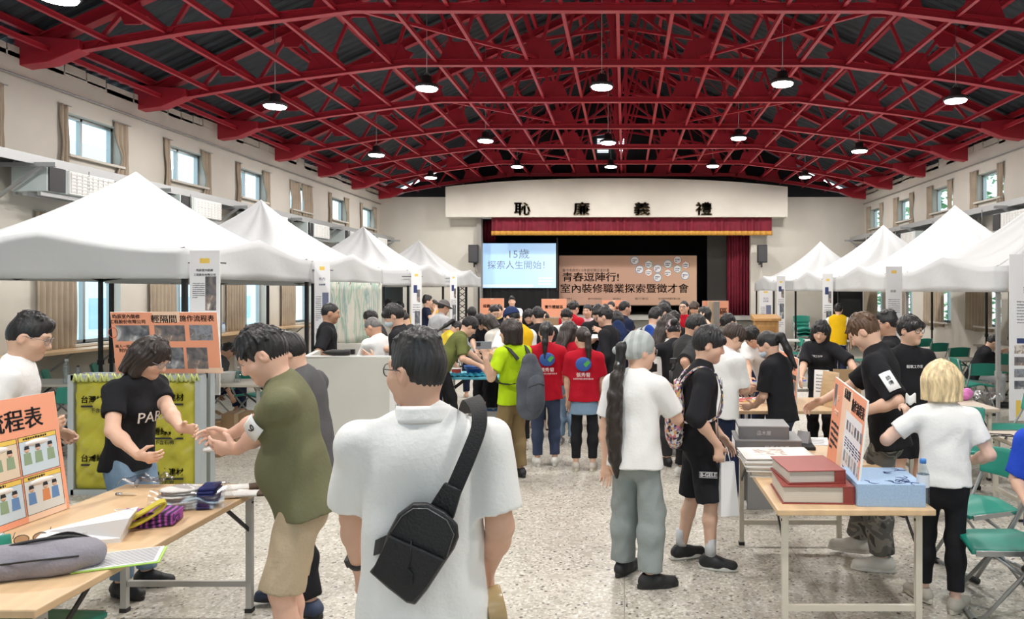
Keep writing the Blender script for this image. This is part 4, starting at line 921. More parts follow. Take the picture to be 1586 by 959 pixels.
poster('white poster hanging at corner of the farthest left tent', 697, 708, 424, 505, 19.65, 2)
poster('tall white product poster on the nearest right tent, at the right edge', 1563, 1640, 394, 652, 8.75, 3)
poster('white poster hanging at corner of the second right tent', 1372, 1397, 413, 530, 12.55, 3)
poster('white poster with photo blocks at corner of the third right tent', 1274, 1290, 424, 560, 16.40, 2)
poster('narrow white poster at corner of the farthest right tent', 1203, 1216, 428, 552, 22.32, 2)
o = poster('small white and red poster near the lectern', 1176, 1196, 450, 486, 22.3, 1)
# big banner and projection screen on the stage
yb = 27.3; X0, X1, z0, z1 = PX(866,yb), PX(1079,yb), PZ(473,yb), PZ(396,yb); BK = ramp_mat('banner_print', 'Gradient', [(0,(.50,.30,.22)), (.5,(.60,.40,.26)), (1,(.66,.46,.32))], 1, .7, stretch=(.12,1,1))
o = board('large peach event banner with black headline on the stage', ((X0+X1)/2, yb, z0), X1-X0, z1-z0, 0, 0, BK, 'banner', 'event_banner', .04); W, H = X1-X0, z1-z0
T(o, '青春逗陣行!', .36, -W*.27, H*.555, w=W*.41, bold=.015); T(o, '室內裝修職業探索暨徵才會', .36, -W*.025, H*.325, w=W*.93, bold=.015); T(o, '臺中市政府115年度就職促進計畫', .12, -W*.305, H*.70, w=W*.34)
HX = [mat('badge_ring_red', (.50,.12,.07), .6), mat('badge_ring_teal', (.10,.33,.36), .6), mat('badge_ring_blue', (.10,.25,.45), .6), mat('badge_face', (.74,.72,.70), .6)]
for i, (fx, fy, n, c) in enumerate(((.55,.90,20,2),(.65,.82,6,1),(.585,.72,20,2),(.65,.66,6,0),(.715,.74,20,2),(.715,.56,20,2),(.79,.83,20,1),(.79,.65,6,0),(.86,.91,20,0),(.86,.73,6,1),(.92,.81,6,0),(.915,.60,20,2))):
    b = MB(); b.m = 0; b.lathe([(.155,-.002),(.155,.002)], (0,0,0), n, 'y', False); b.m = 1; b.lathe([(.135,-.003),(.135,.003)], (0,-.001,0), n, 'y', False); q = b.build('badge', [HX[c], HX[3]], o, loc=(-W/2+fx*W, -.024, fy*H), rot=(0, R_(30 if n == 6 else 0), 0)); lines(o, -W/2+fx*W, fy*H+.02, .17, 2, .07, .045, NAVY, i, name='badge_text').location.y = -.032
for i, (fx, w, nm) in enumerate(((.07,.25,'主辦單位'), (.26,.5,'臺中市就業服務處'), (.42,.3,'協辦單位'), (.60,.5,'執行單位'), (.80,.8,'室內裝修商業同業公會'))): T(o, nm, .09, -W/2+fx*W, H*.13, w=w)
b = MB(); b.box((0,0,.0), (W,.06,.03)); [b.box((x*W/2*.9,.05,-.2), (.06,.06,.42)) for x in (-1,0,1)]; [b.box((x*W/2*.9,.05,-(z0-SZ)+.02), (.10,.4,.04)) for x in (-1,0,1)]; b.build('frame', mat('dark_wood', (.10,.06,.035), .6), o)
ys = 26.75; X0, X1, z0, z1 = PX(747,ys), PX(861,ys), PZ(446,ys), PZ(377,ys); W, H = X1-X0, z1-z0
SCR = ramp_mat('screen_light', 'Gradient', [(0,(.40,.62,.92)), (.5,(.50,.72,.97)), (1,(.62,.80,1.0))], 1, .5, stretch=(.25,.2,.3)); nt = SCR.node_tree; p = nt.nodes['Principled BSDF']; nt.links.new(p.inputs['Base Color'].links[0].from_socket, p.inputs['Emission Color']); p.inputs['Emission Strength'].default_value = .62
o = board('lit blue projection screen with grey characters on the stage', ((X0+X1)/2, ys, z0), W, H, 0, 0, SCR, 'screen', 'projection_screen', .05); SG = mat('screen_grey', (.25,.30,.36), .6); PW = mat('screen_white', (.95,.97,1), .5, emit=.5)
T(o, '15歲', .38, -.02, H*.745, SG, w=.72); T(o, '探索人生開始！', .36, -.0, H*.50, SG, w=2.05)
b = MB()
for k in range(26): 
    for j in range(2): b.lathe([(.028,-.001),(.028,.001)], (-W/2+.06+k*.07, -.028, .05+j*.05), 4, 'y', False)
b.build('border_pattern', PW, o); lines(o, W*.36, H*.22, .5, 3, .11, .05, PW, 3)
b = MB(); [b.box((s*(W/2+.05),.04,H/2+.05), (.05,.05,H+.3)) for s in (-1,1)]; [b.bar((s*(W/2-.3),.1,0), (s*(W/2-.3),.1,-(z0-SZ)), .06, .06) for s in (-1,1)]; [b.box((s*(W/2-.3),.1,-(z0-SZ)+.02), (.1,.6,.04)) for s in (-1,1)]; b.build('frame', BLK, o); b = MB(); b.sheet(lambda u, v: ((u-.5)*(W+.2), .06+.02*math.sin(u*60), -v*(z0-SZ-.03)), 60, 2); b.build('skirt', bk_, o)
o = empty('lattice_tower', (PX(716,22.6), 22.6, 0), label='black lattice tower standing beside the farthest left tent', cat='lattice tower'); b = MB()
for x in (-.12, .12): b.box((x,0,1.05), (.06,.06,2.1))
for k in range(11): b.bar((-.12,0,.1+k*.18), (.12,0,.28+k*.18), .02, .02); b.bar((.12,0,.1+k*.18), (-.12,0,.28+k*.18), .02, .02)
b.box((0,0,.015), (.5,.5,.03)); b.build('mast', BLK, o)

# ---------------------------------------------------------------- tables
BIRCH = mat('birch_tabletop', (.66,.46,.27), .42, 0, .03, 30, .10, 2.2, stretch=(6,1,1)); BIRCHE = mat('birch_edge', (.60,.43,.26), .5); CREAM = mat('cream_steel', (.62,.58,.50), .42, .2)
def table(x0, y0, w, d, label, z=.742, m=BIRCH, legm=GRYPAINT, t=.034, along='y', group=None):
    o = empty('folding_table', (x0+w/2, y0+d/2, 0), label=label, cat='table', group=group); b = MB(); b.box((0,0,z-t/2), (w,d,t)); b.build('table_top', m, o, bevel=.006)
    lx, ly = w/2-.06, d/2-.10; h = z-t
    for sx in (-1, 1):
        for sy in (-1, 1): b = MB(); b.box((sx*lx, sy*ly, h/2), (.034,.034,h)); b.m = 1; b.box((sx*lx, sy*ly, .012), (.042,.042,.024)); b.lathe([(.008,-.02),(.008,.02)], (sx*lx, sy*ly, h-.05), 8, 'x'); b.build('leg', [legm, BLK], o)
    if along == 'y': segs = [((-lx, sy*ly, .17), (lx, sy*ly, .17)) for sy in (-1,1)]; br = [((sx*lx, sy*ly, h-.22), (sx*lx, sy*(ly-.26), h-.02)) for sx in (-1,1) for sy in (-1,1)]
    else: segs = [((sx*lx, -ly, .17), (sx*lx, ly, .17)) for sx in (-1,1)]; br = [((sx*lx, sy*ly, h-.22), (sx*(lx-.26), sy*ly, h-.02)) for sx in (-1,1) for sy in (-1,1)]
    for a, c in segs: b = MB(); b.bar(a, c, .022, .034); b.build('crossbar', legm, o)
    for a, c in br: b = MB(); b.bar(a, c, .008, .022); b.build('folding_brace', BLK, o)
    b = MB(); b.bar((-lx,-ly,h-.012), (-lx,ly,h-.012), .03, .022); b.bar((lx,-ly,h-.012), (lx,ly,h-.012), .03, .022); b.build('apron', legm, o); return o
table(-3.06, 2.76, .87, 1.80, 'birch folding table at front left with gloves and bags on it')
table(.83, 4.02, .86, 1.72, 'birch folding table at front right carrying red binders and a blue box', legm=CREAM)
table(1.08, 7.33, 1.85, .92, 'birch folding table of cables behind the book table', along='x', legm=CREAM)
table(3.15, 7.45, .62, 1.75, 'pale folding table with pink bag behind the blond woman', legm=CREAM, m=mat('pale_top', (.52,.45,.36), .5))
table(3.25, 6.1, .95, .62, 'lower pale folding table right of the blond woman', z=.66, along='x', legm=CREAM, m=mat('pale_top', (.52,.45,.36), .5))
GT = mat('grey_tabletop', (.46,.42,.36), .5, 0, 0, 1, .12, 3)
table(-7.9, 9.35, 1.75, .65, 'grey folding table with water bottle behind the yellow panel', m=GT, along='x')
table(-5.55, 9.35, .95, .65, 'grey folding table with tubs on it, cardboard boxes underneath', m=GT, along='x')
table(-2.55, 10.15, 1.55, .8, 'work table with blue cloth and blue bowl in the middle', m=mat('blue_cutting_mat', (.10,.42,.55), .6), along='x', legm=CREAM)
table(-8.45, 15.0, .6, 2.6, 'long wooden table by the left wall beyond the second tent', m=BIRCH)
table(1.5, 8.95, 1.3, .65, 'table behind the cable table, scattered with small parts', m=GT, along='x')
table(3.2, 17.6, 2.2, .65, 'white topped table near the stage with a green chair', m=mat('white_top', (.70,.69,.66), .5), along='x')
table(7.7, 11.4, .6, 5.0, 'long pale table along the right wall', m=GT)
table(5.25, 12.6, 1.0, .6, 'pale table the seated person in black leans on', m=GT, along='x')
b = MB(); b.box((0,0,-.02), (.42,11,.04)); o = empty('wall_counter', (WL+.25, 14.2, 1.03), label='long wooden counter under the left windows', cat='counter'); b.build('counter_top', BIRCH, o); 
for y in range(-5, 6): b = MB(); b.bar((-.2,y,-.32), (.15,y,-.04), .03, .03); b.build('bracket', STEEL, o)

# ---------------------------------------------------------------- folding chairs
GREEN = mat('green_plastic', (.012,.235,.175), .42, 0, .04, 80, .06, 6); TUBE = mat('chair_tube', (.36,.37,.37), .35, .6)
def make_chair():
    o = empty('folding_chair', (0,0,0)); w = .215; b = MB()          # faces local +Y
    b.sheet(lambda u, v: ((u-.5)*.42*(1-.10*(v)), -.17+v*.40, .452+.014*math.cos((u-.5)*6)-.03*v*v*.4+.0), 14, 10); b.build('seat', GREEN, o, thick=.026, bevel=.006); b = MB()
    b.sheet(lambda u, v: ((u-.5)*(.43+.05*v), -.245-.045*v-.035*math.cos((u-.5)*3.1)+.035, .615+v*.195-.02*(2*u-1)**2*v), 16, 6); b.build('backrest', GREEN, o, thick=.024, bevel=.006)
    for s in (-1, 1):
        b = MB(); b.tube([(s*w,-.275,.80), (s*w,-.235,.62), (s*w,-.12,.40), (s*w,.20,.035)], .0125, 8); b.build('front_leg', TUBE, o); b = MB(); b.tube([(s*(w-.03),.13,.43), (s*(w-.03),-.06,.30), (s*(w-.03),-.27,.035)], .011, 8); b.build('rear_leg', TUBE, o)
        b = MB(); b.bar((s*(w-.015),-.16,.437), (s*(w-.015),.21,.425), .012, .03); b.build('seat_rail', TUBE, o)
    b = MB(); b.tube([(-w,.20,.022), (w,.20,.022)], .0135, 8); b.build('floor_bar', TUBE, o); b = MB(); b.tube([(-w+.03,-.27,.022), (w-.03,-.27,.022)], .0135, 8); b.build('floor_bar', TUBE, o)
    for s in (-1, 1):
        b = MB(); b.tube([(s*w-.06*s,.20,.021), (s*w+.018*s,.20,.021)], .020, 8); b.build('rubber_foot', BLK, o); b = MB(); b.tube([(s*(w-.03)-.06*s,-.27,.021), (s*(w-.03)+.018*s,-.27,.021)], .020, 8); b.build('rubber_foot', BLK, o)
    return o
ch0 = make_chair(); first = True
def chair(x, y, face, label, z=0):
    global first
    o = ch0 if first else dup(ch0); first = False; o.location = (x, y, z); o.rotation_euler = (0, 0, R_(face)); tag(o, label, 'chair', 'green folding chairs'); return o
chair(2.24, 4.42, 84, 'green folding chair nearest at the right edge, seat fully visible'); chair(2.45, 5.15, 106, 'green folding chair behind the nearest one at the right, beside the blond woman')
chair(-3.38, 4.02, -75, 'green folding chair pushed at the far side of the front left table'); chair(-2.62, 3.25, -88, 'green folding chair tucked under the front left table'); chair(-6.55, 8.35, 150, 'green folding chair standing left of the yellow panel')
for i, (px, y, f) in enumerate(((62,10.6,-60), (150,11.6,-70), (190,12.6,-80))): chair(max(PX(px,y), -7.95), y, f, f'green folding chair by the left wall, {ordn[i]} behind the bottle table')
chair(PX(345,11.5), 11.5, -80, 'green folding chair behind the tub table, under the second left tent'); chair(PX(395,10.6), 10.6, -20, 'green folding chair beside the tub table at the olive shirt')
for px, y, f, lb in ((1420,17.6,20,'farthest of the row by the right wall'), (1443,16.2,15,'second from the far end of the right row'), (1474,14.9,10,'middle of the row by the right wall'), (1549,13.4,0,'at the near end of the right row'), (1512,11.7,0,'in front of the seated person in black')): chair(PX(px,y), y, f, f'green folding chair, {lb}')
chair(PX(1503,12.4), 12.4, -95, 'green folding chair carrying the seated person in black'); chair(PX(1560,8.1), 8.1, 80, 'green folding chair at the pale table, behind the grey tent leg'); chair(PX(1500,6.9), 6.95, 170, 'green folding chair under the lower pale table')
chair(PX(1183,16.8), 16.9, 180, 'green folding chair before the lectern'); chair(PX(1226,17.4), 17.5, 90, 'green folding chair seen edge-on right of the lectern'); chair(PX(700,18.4), 18.4, 180, 'green folding chair near the lattice tower'); chair(PX(1340,15.8), 15.8, 60, 'green folding chair near the person in the yellow vest, right')
for k in range(5): chair(PX(1247,21), 21.2, 180, f'green folding chair in the stack at the right rear, {ordn[k]} from the floor', .001+k*.10)

# ---------------------------------------------------------------- yellow panel, booth
o = empty('insulation_frame', (PX(213,7.05), 7.05, 0), label='metal stud frame packed with yellow insulation bags, left', cat='partition frame'); W, H = 1.20, 1.13; STUD = mat('stud_metal', (.50,.55,.58), .4, .5); b = MB()
for x in (-W/2, .0, W/2): b.box((x,0,H/2), (.055,.10,H)); b.box((x,.16,H/2), (.05,.08,H))
for z in (.025, H-.025): b.box((0,0,z), (W,.10,.05)); b.box((0,.16,z), (W,.08,.05))
b.build('stud_frame', STUD, o); BAG = mat('yellow_bag', (.44,.40,.035), .38, 0, .55, 9, .14, 4); 
for i, (xa, xb) in enumerate(((-W/2+.03, -.03), (.03, W/2-.03))):
    b = MB(); w = xb-xa
    def f(u, v): e = (1-(2*u-1)**6)*(1-(2*v-1)**10); return ((u-.5)*w, -.055*e-.012*math.sin(u*14+v*9)*e-.01*math.sin(v*31+u*5)*e-.01*math.sin(v*47-u*23)*e, .05+v*(H-.10))
    b.sheet(f, 24, 48); q = b.build('insulation_bag', BAG, o, thick=.03, loc=((xa+xb)/2, 0, 0)); q['t'] = .15
    for z in ((.92,.60,.22) if i else (.90,.35)):
        T(q, '台灣綠建材', .075, 0, z, w=.36, bold=.01); rect(q, 0, z-.06, .36, .018, INK, 'print_bar', .003); T(q, '不含石棉', .045, 0, z-.10, w=.18)
    b = MB()
    for k in range(14): b.tube([(-w/2+k*w/13, -.05, H-.06), (-w/2+k*w/13+.02, -.06+.02*(k % 3), H+.005), (-w/2+k*w/13+.04, -.05, H-.05)], .016, 5)
    b.build('bag_frill', mat('bag_frill', (.55,.60,.22), .4), q)
o = empty('plasterboard_booth', (-3.0, 8.05, 0), label='grey-white waist-high plasterboard booth behind the white polo man', cat='partition'); PB = mat('plasterboard', (.58,.575,.53), .8, 0, 0, 1, .04, 2); 
def pan(nm, a, c, h, m=PB): b = MB(); b.bar(V((*a, h/2)), V((*c, h/2)), .05, h); b.build(nm, m, o)
pan('wall_panel', (-.48,.02), (.50,-.02), 1.21); pan('wall_panel', (-.48,.05), (-.95,1.95), 1.21); pan('wall_panel', (-.92,1.98), (.15,1.98), 1.21); pan('wall_panel', (-.20,1.0), (.30,1.0), 1.12); b = MB(); b.box((.50,-.02,.605), (.06,.06,1.21)); b.box((.01,0,1.215), (1.0,.06,.012)); b.build('edge_trim', WHT, o)

# ---------------------------------------------------------------- clothes
WH = cloth('white', (.80,.80,.79), .03, .8, .2); OFFW = cloth('off_white', (.66,.64,.58), .05); BK = cloth('black', (.015,.015,.018), .2); CHAR = cloth('charcoal', (.035,.035,.037), .15); GRY = cloth('grey', (.095,.092,.098), .12); OLV = cloth('olive', (.150,.150,.082), .08); OLV2 = cloth('olive_green', (.13,.15,.045), .1)
KHK = cloth('khaki_shorts', (.47,.375,.255), .06); KHP = cloth('khaki_trousers', (.215,.155,.075), .08); LIME = cloth('lime', (.42,.62,.010), .05); REDC = cloth('red', (.42,.006,.020), .06); YV = cloth('yellow_vest', (.74,.45,.008), .05); YLW = cloth('yellow', (.78,.58,.06), .05); NV = cloth('navy', (.014,.020,.05), .12); LGP = cloth('pale_grey_trousers', (.265,.30,.295), .06); DEN = cloth('denim', (.20,.30,.42), .12); DKD = cloth('dark_denim', (.045,.06,.11), .15); LBL = cloth('light_blue', (.50,.58,.66), .05); PINK = cloth('pink', (.72,.50,.54), .05); BLU = cloth('royal_blue', (.02,.07,.52), .08); GRL = cloth('light_grey', (.42,.43,.45), .06)
CAMO = ramp_mat('camouflage', 'Noise', [(0,(.05,.05,.05)), (.42,(.13,.125,.115)), (.52,(.24,.225,.20)), (.60,(.07,.065,.06)), (.68,(.30,.28,.25))], 7, .85, Detail=2.0, Distortion=.8, const=True)
SHB = (mat('shoe_black', (.012,.012,.014), .55), mat('sole_black', (.02,.02,.02), .6)); SHW = (mat('shoe_white', (.68,.66,.62), .55), mat('sole_white', (.72,.70,.66), .6)); SHN = (mat('shoe_navy', (.03,.045,.09), .6), mat('sole_black', (.02,)*3)); SHBW = (SHB[0], mat('sole_white', (.72,)*3)); SHC = (mat('shoe_beige', (.48,.44,.38), .6), mat('sole_cream', (.62,.58,.48), .6)); SHG = (mat('shoe_grey', (.30,.30,.30), .6), mat('sole_white', (.72,)*3))
TEE = lambda m, **k: ('tee', m, k); PANT = lambda m, **k: ('pants', m, k); SHORT = lambda m, **k: ('shorts', m, k); LEG = lambda m, **k: ('leggings', m, k)
SH_, CR_, BZ_, BW_, CU_, BB_, LO_, PO_, BU_ = [(n, BLACKHAIR) for n in ('short','crop','buzz','bowl','curly','bob','long','pony','bun')]
GLM = mat('spectacle_frame', (.02,.018,.018), .35); GLL = mat('spectacle_frame_grey', (.30,.30,.32), .3, .5)
def band(J, name, m, rz0, rz1, z0, z1, r=(.082,.103,.113), o0=(0,-.008,.018)):
    """headwear patch: shell over the skull between head-frame heights"""
    G = Shape(); G.ell(J['hp'](*o0), J['Mh'], J['hr'](*r), .01); G.plane(J['hp'](0,0,z0), J['Mh'] @ V((0,rz0,-1))); return link(name, G.mesh(name, .007), m, J['root'])
# ---- the eight nearest figures
J1 = person('person in white polo shirt with black sling bag, back turned, nearest in the middle', PX(656,2.5), 2.5, -8, 1.765, 1.10, 0, head=(2,55,0), hd=.99, L=at(556,878,2.72), R=at(757,880,2.68), Lp=(-.35,-1,0), Rp=(.45,-1,0), Lh=dict(d=(.12,.25,-1), t=(.25,.9,.2), curl=.55), Rh=dict(d=(0,.15,-1), t=(-.2,.9,.1), curl=.75),
    skin=(.64,.39,.28), hair=('crop', ('soft_black', (.022,.021,.022))), top=TEE(WH, sleeve=.80, hem=-.17, loose=2.0, sleeve_wide=1.7, fold=.0045, ff=20, collar=cloth('collar_white', (.82,.82,.81), .02)), bot=PANT(cloth('dark_grey_trousers', (.05,.05,.055))), shoes=SHB, q=.006, belly=.0)
glasses(J1, GLM); watch(J1, -1)
J2 = person('person in olive tee with number 9 patch and khaki shorts, reaching over the left table', PX(452,3.6), 3.6, 84, 1.765, 1.05, 10, head=(24,-2,0), hd=1.06, L=at(362,702,3.75), R=at(338,686,4.05), Lp=(0,-.4,-1), Rp=(.2,-.3,-1), Lh=dict(d=(-1,.05,.05), t=(0,-.3,1), world=True, curl=.35), Rh=dict(d=(-1,.15,0), t=(0,-.4,1), world=True, curl=.6),
    skin=(.72,.44,.33), hair=('short', BLACKHAIR), top=TEE(OLV, sleeve=.78, hem=-.10, flare=1.06, loose=1.4, sleeve_wide=1.5, fold=.005, ff=20), bot=SHORT(KHK, wide=1.25, len=.50), shoes=SHB, q=.006, belly=.01)
patch(J2, -1, '9', .10, .115, .55, (-1,.55,0), .075)
J3 = person('person in grey tee with number 50 patch and black trousers behind the olive tee', PX(476,4.5), 4.5, 70, 1.69, 1.0, 8, head=(28,14,0), L=at(500,742,4.42), R=at(452,740,4.75), Lh=dict(curl=.5), skin=FAIR, hair=BW_, top=TEE(GRY, sleeve=.85, loose=1.6, sleeve_wide=1.4, hem=-.10, fold=.004), bot=PANT(BK, wide=1.05), shoes=SHN, q=.0075, feet=((-.11,-.06,-25), (.10,.16,5)))
patch(J3, -1, '50', .125, .105, .62, (-.75,-.66,0), .07); watch(J3, -1)
J4 = person('bob-haired person in black printed tee with glasses behind the left table', PX(203,4.75), 4.78, -134, 1.625, 1.03, 8, head=(26,14,0), hd=1.05, fem=True, L=at(290,684,4.55), R=at(214,706,4.42), Lp=(-.5,-.4,-1), Rp=(.6,-.5,-.6), Lh=dict(d=(1,-.1,-.02), t=(0,-.2,1), world=True, curl=.5), Rh=dict(d=(1,-.25,-.1), t=(-.1,-.2,1), world=True, curl=.7),
    skin=FAIR, hair=('bob', DARKBROWN), top=TEE(BK, sleeve=.62, hem=-.10, loose=1.2, sleeve_wide=1.4, fold=.004), bot=PANT(DEN, wide=1.05), shoes=SHB, q=.0065)
glasses(J4, GLL)
chest_text(J4, 'PARIS', .095, mat('cream_print', (.72,.64,.58), .6), .27, out=.235)
J5 = person('person in white henley shirt with glasses, fists raised, at the left edge', PX(8,4.3), 4.35, -100, 1.775, 1.02, 4, head=(16,-4,0), hd=1.03, L=at(84,668,4.75), R=at(58,660,4.2), Lp=(-.2,-.6,-1), Rp=(.3,-.7,-1), Rh=dict(d=(1,.15,.05), t=(0,-.2,1), world=True, curl=1.15), Lh=dict(curl=1.0), skin=(.66,.42,.30), hair=CR_, top=TEE(WH, sleeve=.85, loose=1.6, sleeve_wide=1.4, fold=.004), bot=PANT(NV), shoes=SHB, q=.007)
glasses(J5, GLL); watch(J5, 1)
J6 = person('person with grey headscarf and very long black ponytail filming, white tee', PX(984,4.9), 4.9, -22, 1.625, 1.0, 0, head=(10,-38,0), hd=1.02, fem=True, R=at(1026,618,5.12), Rp=(.6,.2,-1), Rh=dict(d=(.25,.2,1), t=(.3,.6,.2), world=True, curl=.9), L=at(938,716,4.95), skin=FAIR, hair=('pony', BLACKHAIR), top=TEE(WH, sleeve=.80, hem=-.12, loose=2.0, sleeve_wide=1.6, fold=.004, ff=22, flare=1.05), bot=PANT(LGP, wide=1.28, len=.97, cuff=1.1), shoes=SHB, q=.0065, feet=((-.13,.10,-10), (.12,-.04,-55)))
G = Shape(); G.ell(J6['hp'](0,-.016,.026), J6['Mh'], J6['hr'](.090,.112,.112), .02); G.cone(J6['hp'](0,-.07,.0), J6['hp'](0,-.135,-.045), .060*J6['hs'], .028*J6['hs'], .04); G.cone(J6['hp'](0,-.135,-.045), J6['hp'](-.03,-.165,-.02), .020, .028, .01); G.cone(J6['hp'](0,-.135,-.045), J6['hp'](.01,-.155,-.12), .018, .022, .01)
G.ell(J6['hp'](0,.125,-.050), J6['Mh'], J6['hr'](.080,.085,.095), .01, -1); G.plane(J6['hp'](0,-.10,-.085), J6['Mh'] @ V((0,.42,-1))); G.noise(.0025, 55); link('headscarf', G.mesh('headscarf', .006), ramp_mat('scarf_stripes', 'Wave', [(.3,(.36,.39,.38)), (.7,(.46,.49,.48))], 6, .9, Distortion=2.0), J6['root'])
G = Shape(); a = J6['hp'](-.005,-.145,-.06); dz = V((0,0,-1)); p0 = a; iv = J6['inv']
for i, (dx, dy, rr) in enumerate(((-.02,-.03,.040), (-.03,-.045,.050), (-.035,-.05,.052), (-.035,-.045,.050), (-.03,-.035,.042), (-.02,-.02,.014))):
    p1 = a+dz*(.13*(i+1))+iv @ V((dx,dy,0)); G.cone(p0, p1, (.022,.040,.050,.052,.050,.042)[i], rr, .02); p0 = p1
G.noise(.004, 60); link('ponytail', G.mesh('ponytail', .007), hair_mat(*DARKBROWN), J6['root']); glasses(J6, GLL)
J7 = person('young person in black zip jacket and black cargo shorts with a colourful backpack', PX(1084,5.25), 5.25, -82, 1.65, 1.0, 3, head=(12,-4,0), hd=1.05, L=at(1117,675,5.42), R=at(1112,690,5.02), Rp=(.5,-.8,0), Rh=dict(d=(.1,-.02,-1), t=(.9,.1,.1), world=True, curl=.9), skin=(.66,.42,.31), hair=BW_, top=TEE(BK, sleeve=1.12, hem=-.10, loose=2.0, sleeve_wide=1.7, fold=.006, ff=22, name='jacket'), bot=SHORT(BK, wide=1.5, len=.52), shoes=SHBW, q=.0065, feet=((-.10,-.12,20), (.10,.06,-18)))
for sg in (-1, 1):
    hip, K, ank, fy = J7['lg'][sg]; b = MB(); b.tube([ank+V((0,0,.13)), ank+V((0,0,.0))], [.041,.039], 14); b.build('sock', cloth('grey_sock', (.55,.56,.58)), J7['root'])
b = MB(); U, Fw, Rx, pl = J7['U'], J7['Fw'], J7['Rx'], J7['pel']; b.tube([pl+U*(.42-.05*k)+Fw*(.145+.022*math.sin(k*.8)*.5) for k in range(11)], .005, 5); b.build('zip', CHROME, J7['root'])
J8 = person('blond bob-haired person in white tee and black trousers, back turned, at the right', PX(1462,4.5), 4.5, 12, 1.45, 1.02, 3, head=(6,14,0), hd=1.06, fem=True, L=at(1404,652,4.68), R=at(1498,716,4.62), Lp=(-1,-.2,-.8), Lh=dict(d=(.05,.15,1), t=(.3,.3,.3), world=True, curl=1.0), skin=(.72,.48,.38), hair=('blond', ('blond', (.68,.53,.31))), top=TEE(WH, sleeve=.66, hem=-.045, loose=1.3, sleeve_wide=1.4, fold=.004), bot=LEG(BK, wide=.92), shoes=SHC, q=.0065, feet=((-.10,.10,30), (.06,-.03,-35)))
J9 = person('brown-haired person in black tee with white sleeve patch and camouflage trousers', PX(1370,5.15), 5.2, 80, 1.785, .98, 8, head=(30,-4,0), hd=1.03, L=at(1330,640,5.0), R=at(1272,622,5.62), Lp=(-.3,-.9,-.5), Rp=(.4,-.5,-.8), Lh=dict(d=(-.9,.1,-.25), t=(0,-.4,1), world=True, curl=.7), Rh=dict(d=(-.9,.0,-.35), t=(0,-.5,1), world=True, curl=.4), skin=FAIR, hair=('short', ('light_brown', (.085,.042,.020))), top=TEE(BK, sleeve=.92, hem=-.13, loose=1.9, sleeve_wide=1.6, fold=.0045), bot=PANT(CAMO, wide=1.3), shoes=SHW, q=.007, feet=((-.10,-.02,15), (.12,.20,5)))
patch(J9, -1, '師\n傅', .085, .14, .62, (-.8,-.5,0), .035); watch(J9, -1, mat('watch_dark_red', (.05,.015,.02), .4))
lab = V((0,0,0)); hip, K = J7['lg'][1][:2]; c = hip.lerp(K, .50)+J7['Rx']*.125; b = MB(); f_ = J7['Fw']; b.prism([c+f_*.065+V((0,0,.022)), c-f_*.065+V((0,0,.022)), c-f_*.065-V((0,0,.022)), c+f_*.065-V((0,0,.022))], J7['Rx']*.004); ob = b.build('leg_label', mat('label_black', (.02,.02,.022), .6), J7['root'])
M = Matrix((f_, V((0,0,1)), J7['Rx'])).transposed().to_4x4(); M.translation = c+J7['Rx']*.006; t_ = link('lettering', text_mesh('B-GELE', .036, .001, bold=.001), PAPER, ob); t_.matrix_local = M
b = MB(); q = [c+J7['Rx']*.007+f_*x+V((0,0,z)) for x, z in ((.06,.018),(-.06,.018),(-.06,-.018),(.06,-.018))]; b.tube(q, .0016, 4, closed=True); b.build('label_border', PAPER, ob)
# ---- second rank
J10 = person('person in lime green tee with grey backpack photographing with a phone', PX(795,7.62), 7.62, 42, 1.60, 1.04, 0, head=(6,26,0), hd=1.05, fem=True, L=at(752,556,7.25), R=at(764,552,7.55), Lp=(-.8,-.1,-1), Rp=(.8,.1,-1), Lh=dict(d=(-.2,.1,1), curl=.6, world=True), Rh=dict(d=(-.5,.1,.8), curl=.6, world=True), hair=('bob', DARKBROWN), top=TEE(LIME, sleeve=.72, hem=-.11, loose=1.7, sleeve_wide=1.6), bot=PANT(KHP, wide=1.2), shoes=SHB, q=.008)
J11 = person('person in red helper tee with high ponytail, bluish trousers, back turned', PX(846,8.2), 8.2, 4, 1.555, 1.04, 0, head=(14,-10,0), hd=1.05, fem=True, L=at(812,610,8.35), R=at(880,612,8.35), hair=PO_, top=TEE(REDC, sleeve=.74, hem=-.13, loose=1.9, sleeve_wide=1.6), bot=LEG(DKD, wide=.98, len=.95), shoes=(SHW[0], SHW[1]), q=.008)
J12 = person('person in red helper tee with low long ponytail, black leggings, back turned', PX(905,7.98), 7.98, -4, 1.50, 1.02, 0, head=(12,26,0), hd=1.05, fem=True, L=at(880,620,8.1), R=at(934,622,8.1), hair=('pony', DARKBROWN), top=TEE(REDC, sleeve=.78, hem=-.085, loose=1.8, sleeve_wide=1.6), bot=LEG(BK, wide=.90, len=.93), shoes=SHC, q=.008)
for Jx in (J11, J12):
    b = MB(); U, Fw, pl = Jx['U'], Jx['Fw'], Jx['pel']; c = pl+U*.33-Fw*.145; o_ = b.ell(c, (.085,.012,.075), 20, 10); b.build('back_emblem', mat('emblem_blue', (.03,.10,.38), .6), Jx['root']); b = MB(); b.prism([c+V((.03,-.012,-.03)), c+V((.075,-.012,.02)), c+V((.045,-.012,.045)), c+V((.0,-.012,.0))], (0,-.004,0)); b.build('emblem_leaf', mat('emblem_green', (.08,.40,.08), .6), Jx['root'])
    me = text_mesh('張秀菊', .05, .001); t_ = link('back_lettering', me, PAPER, Jx['root'], c+V((0,-.008,-.115)), (math.pi/2,0,0)); me = text_mesh('台灣張秀菊社會福利基金會', .018, .001); link('back_lettering', me, PAPER, Jx['root'], c+V((0,-.006,-.155)), (math.pi/2,0,0))
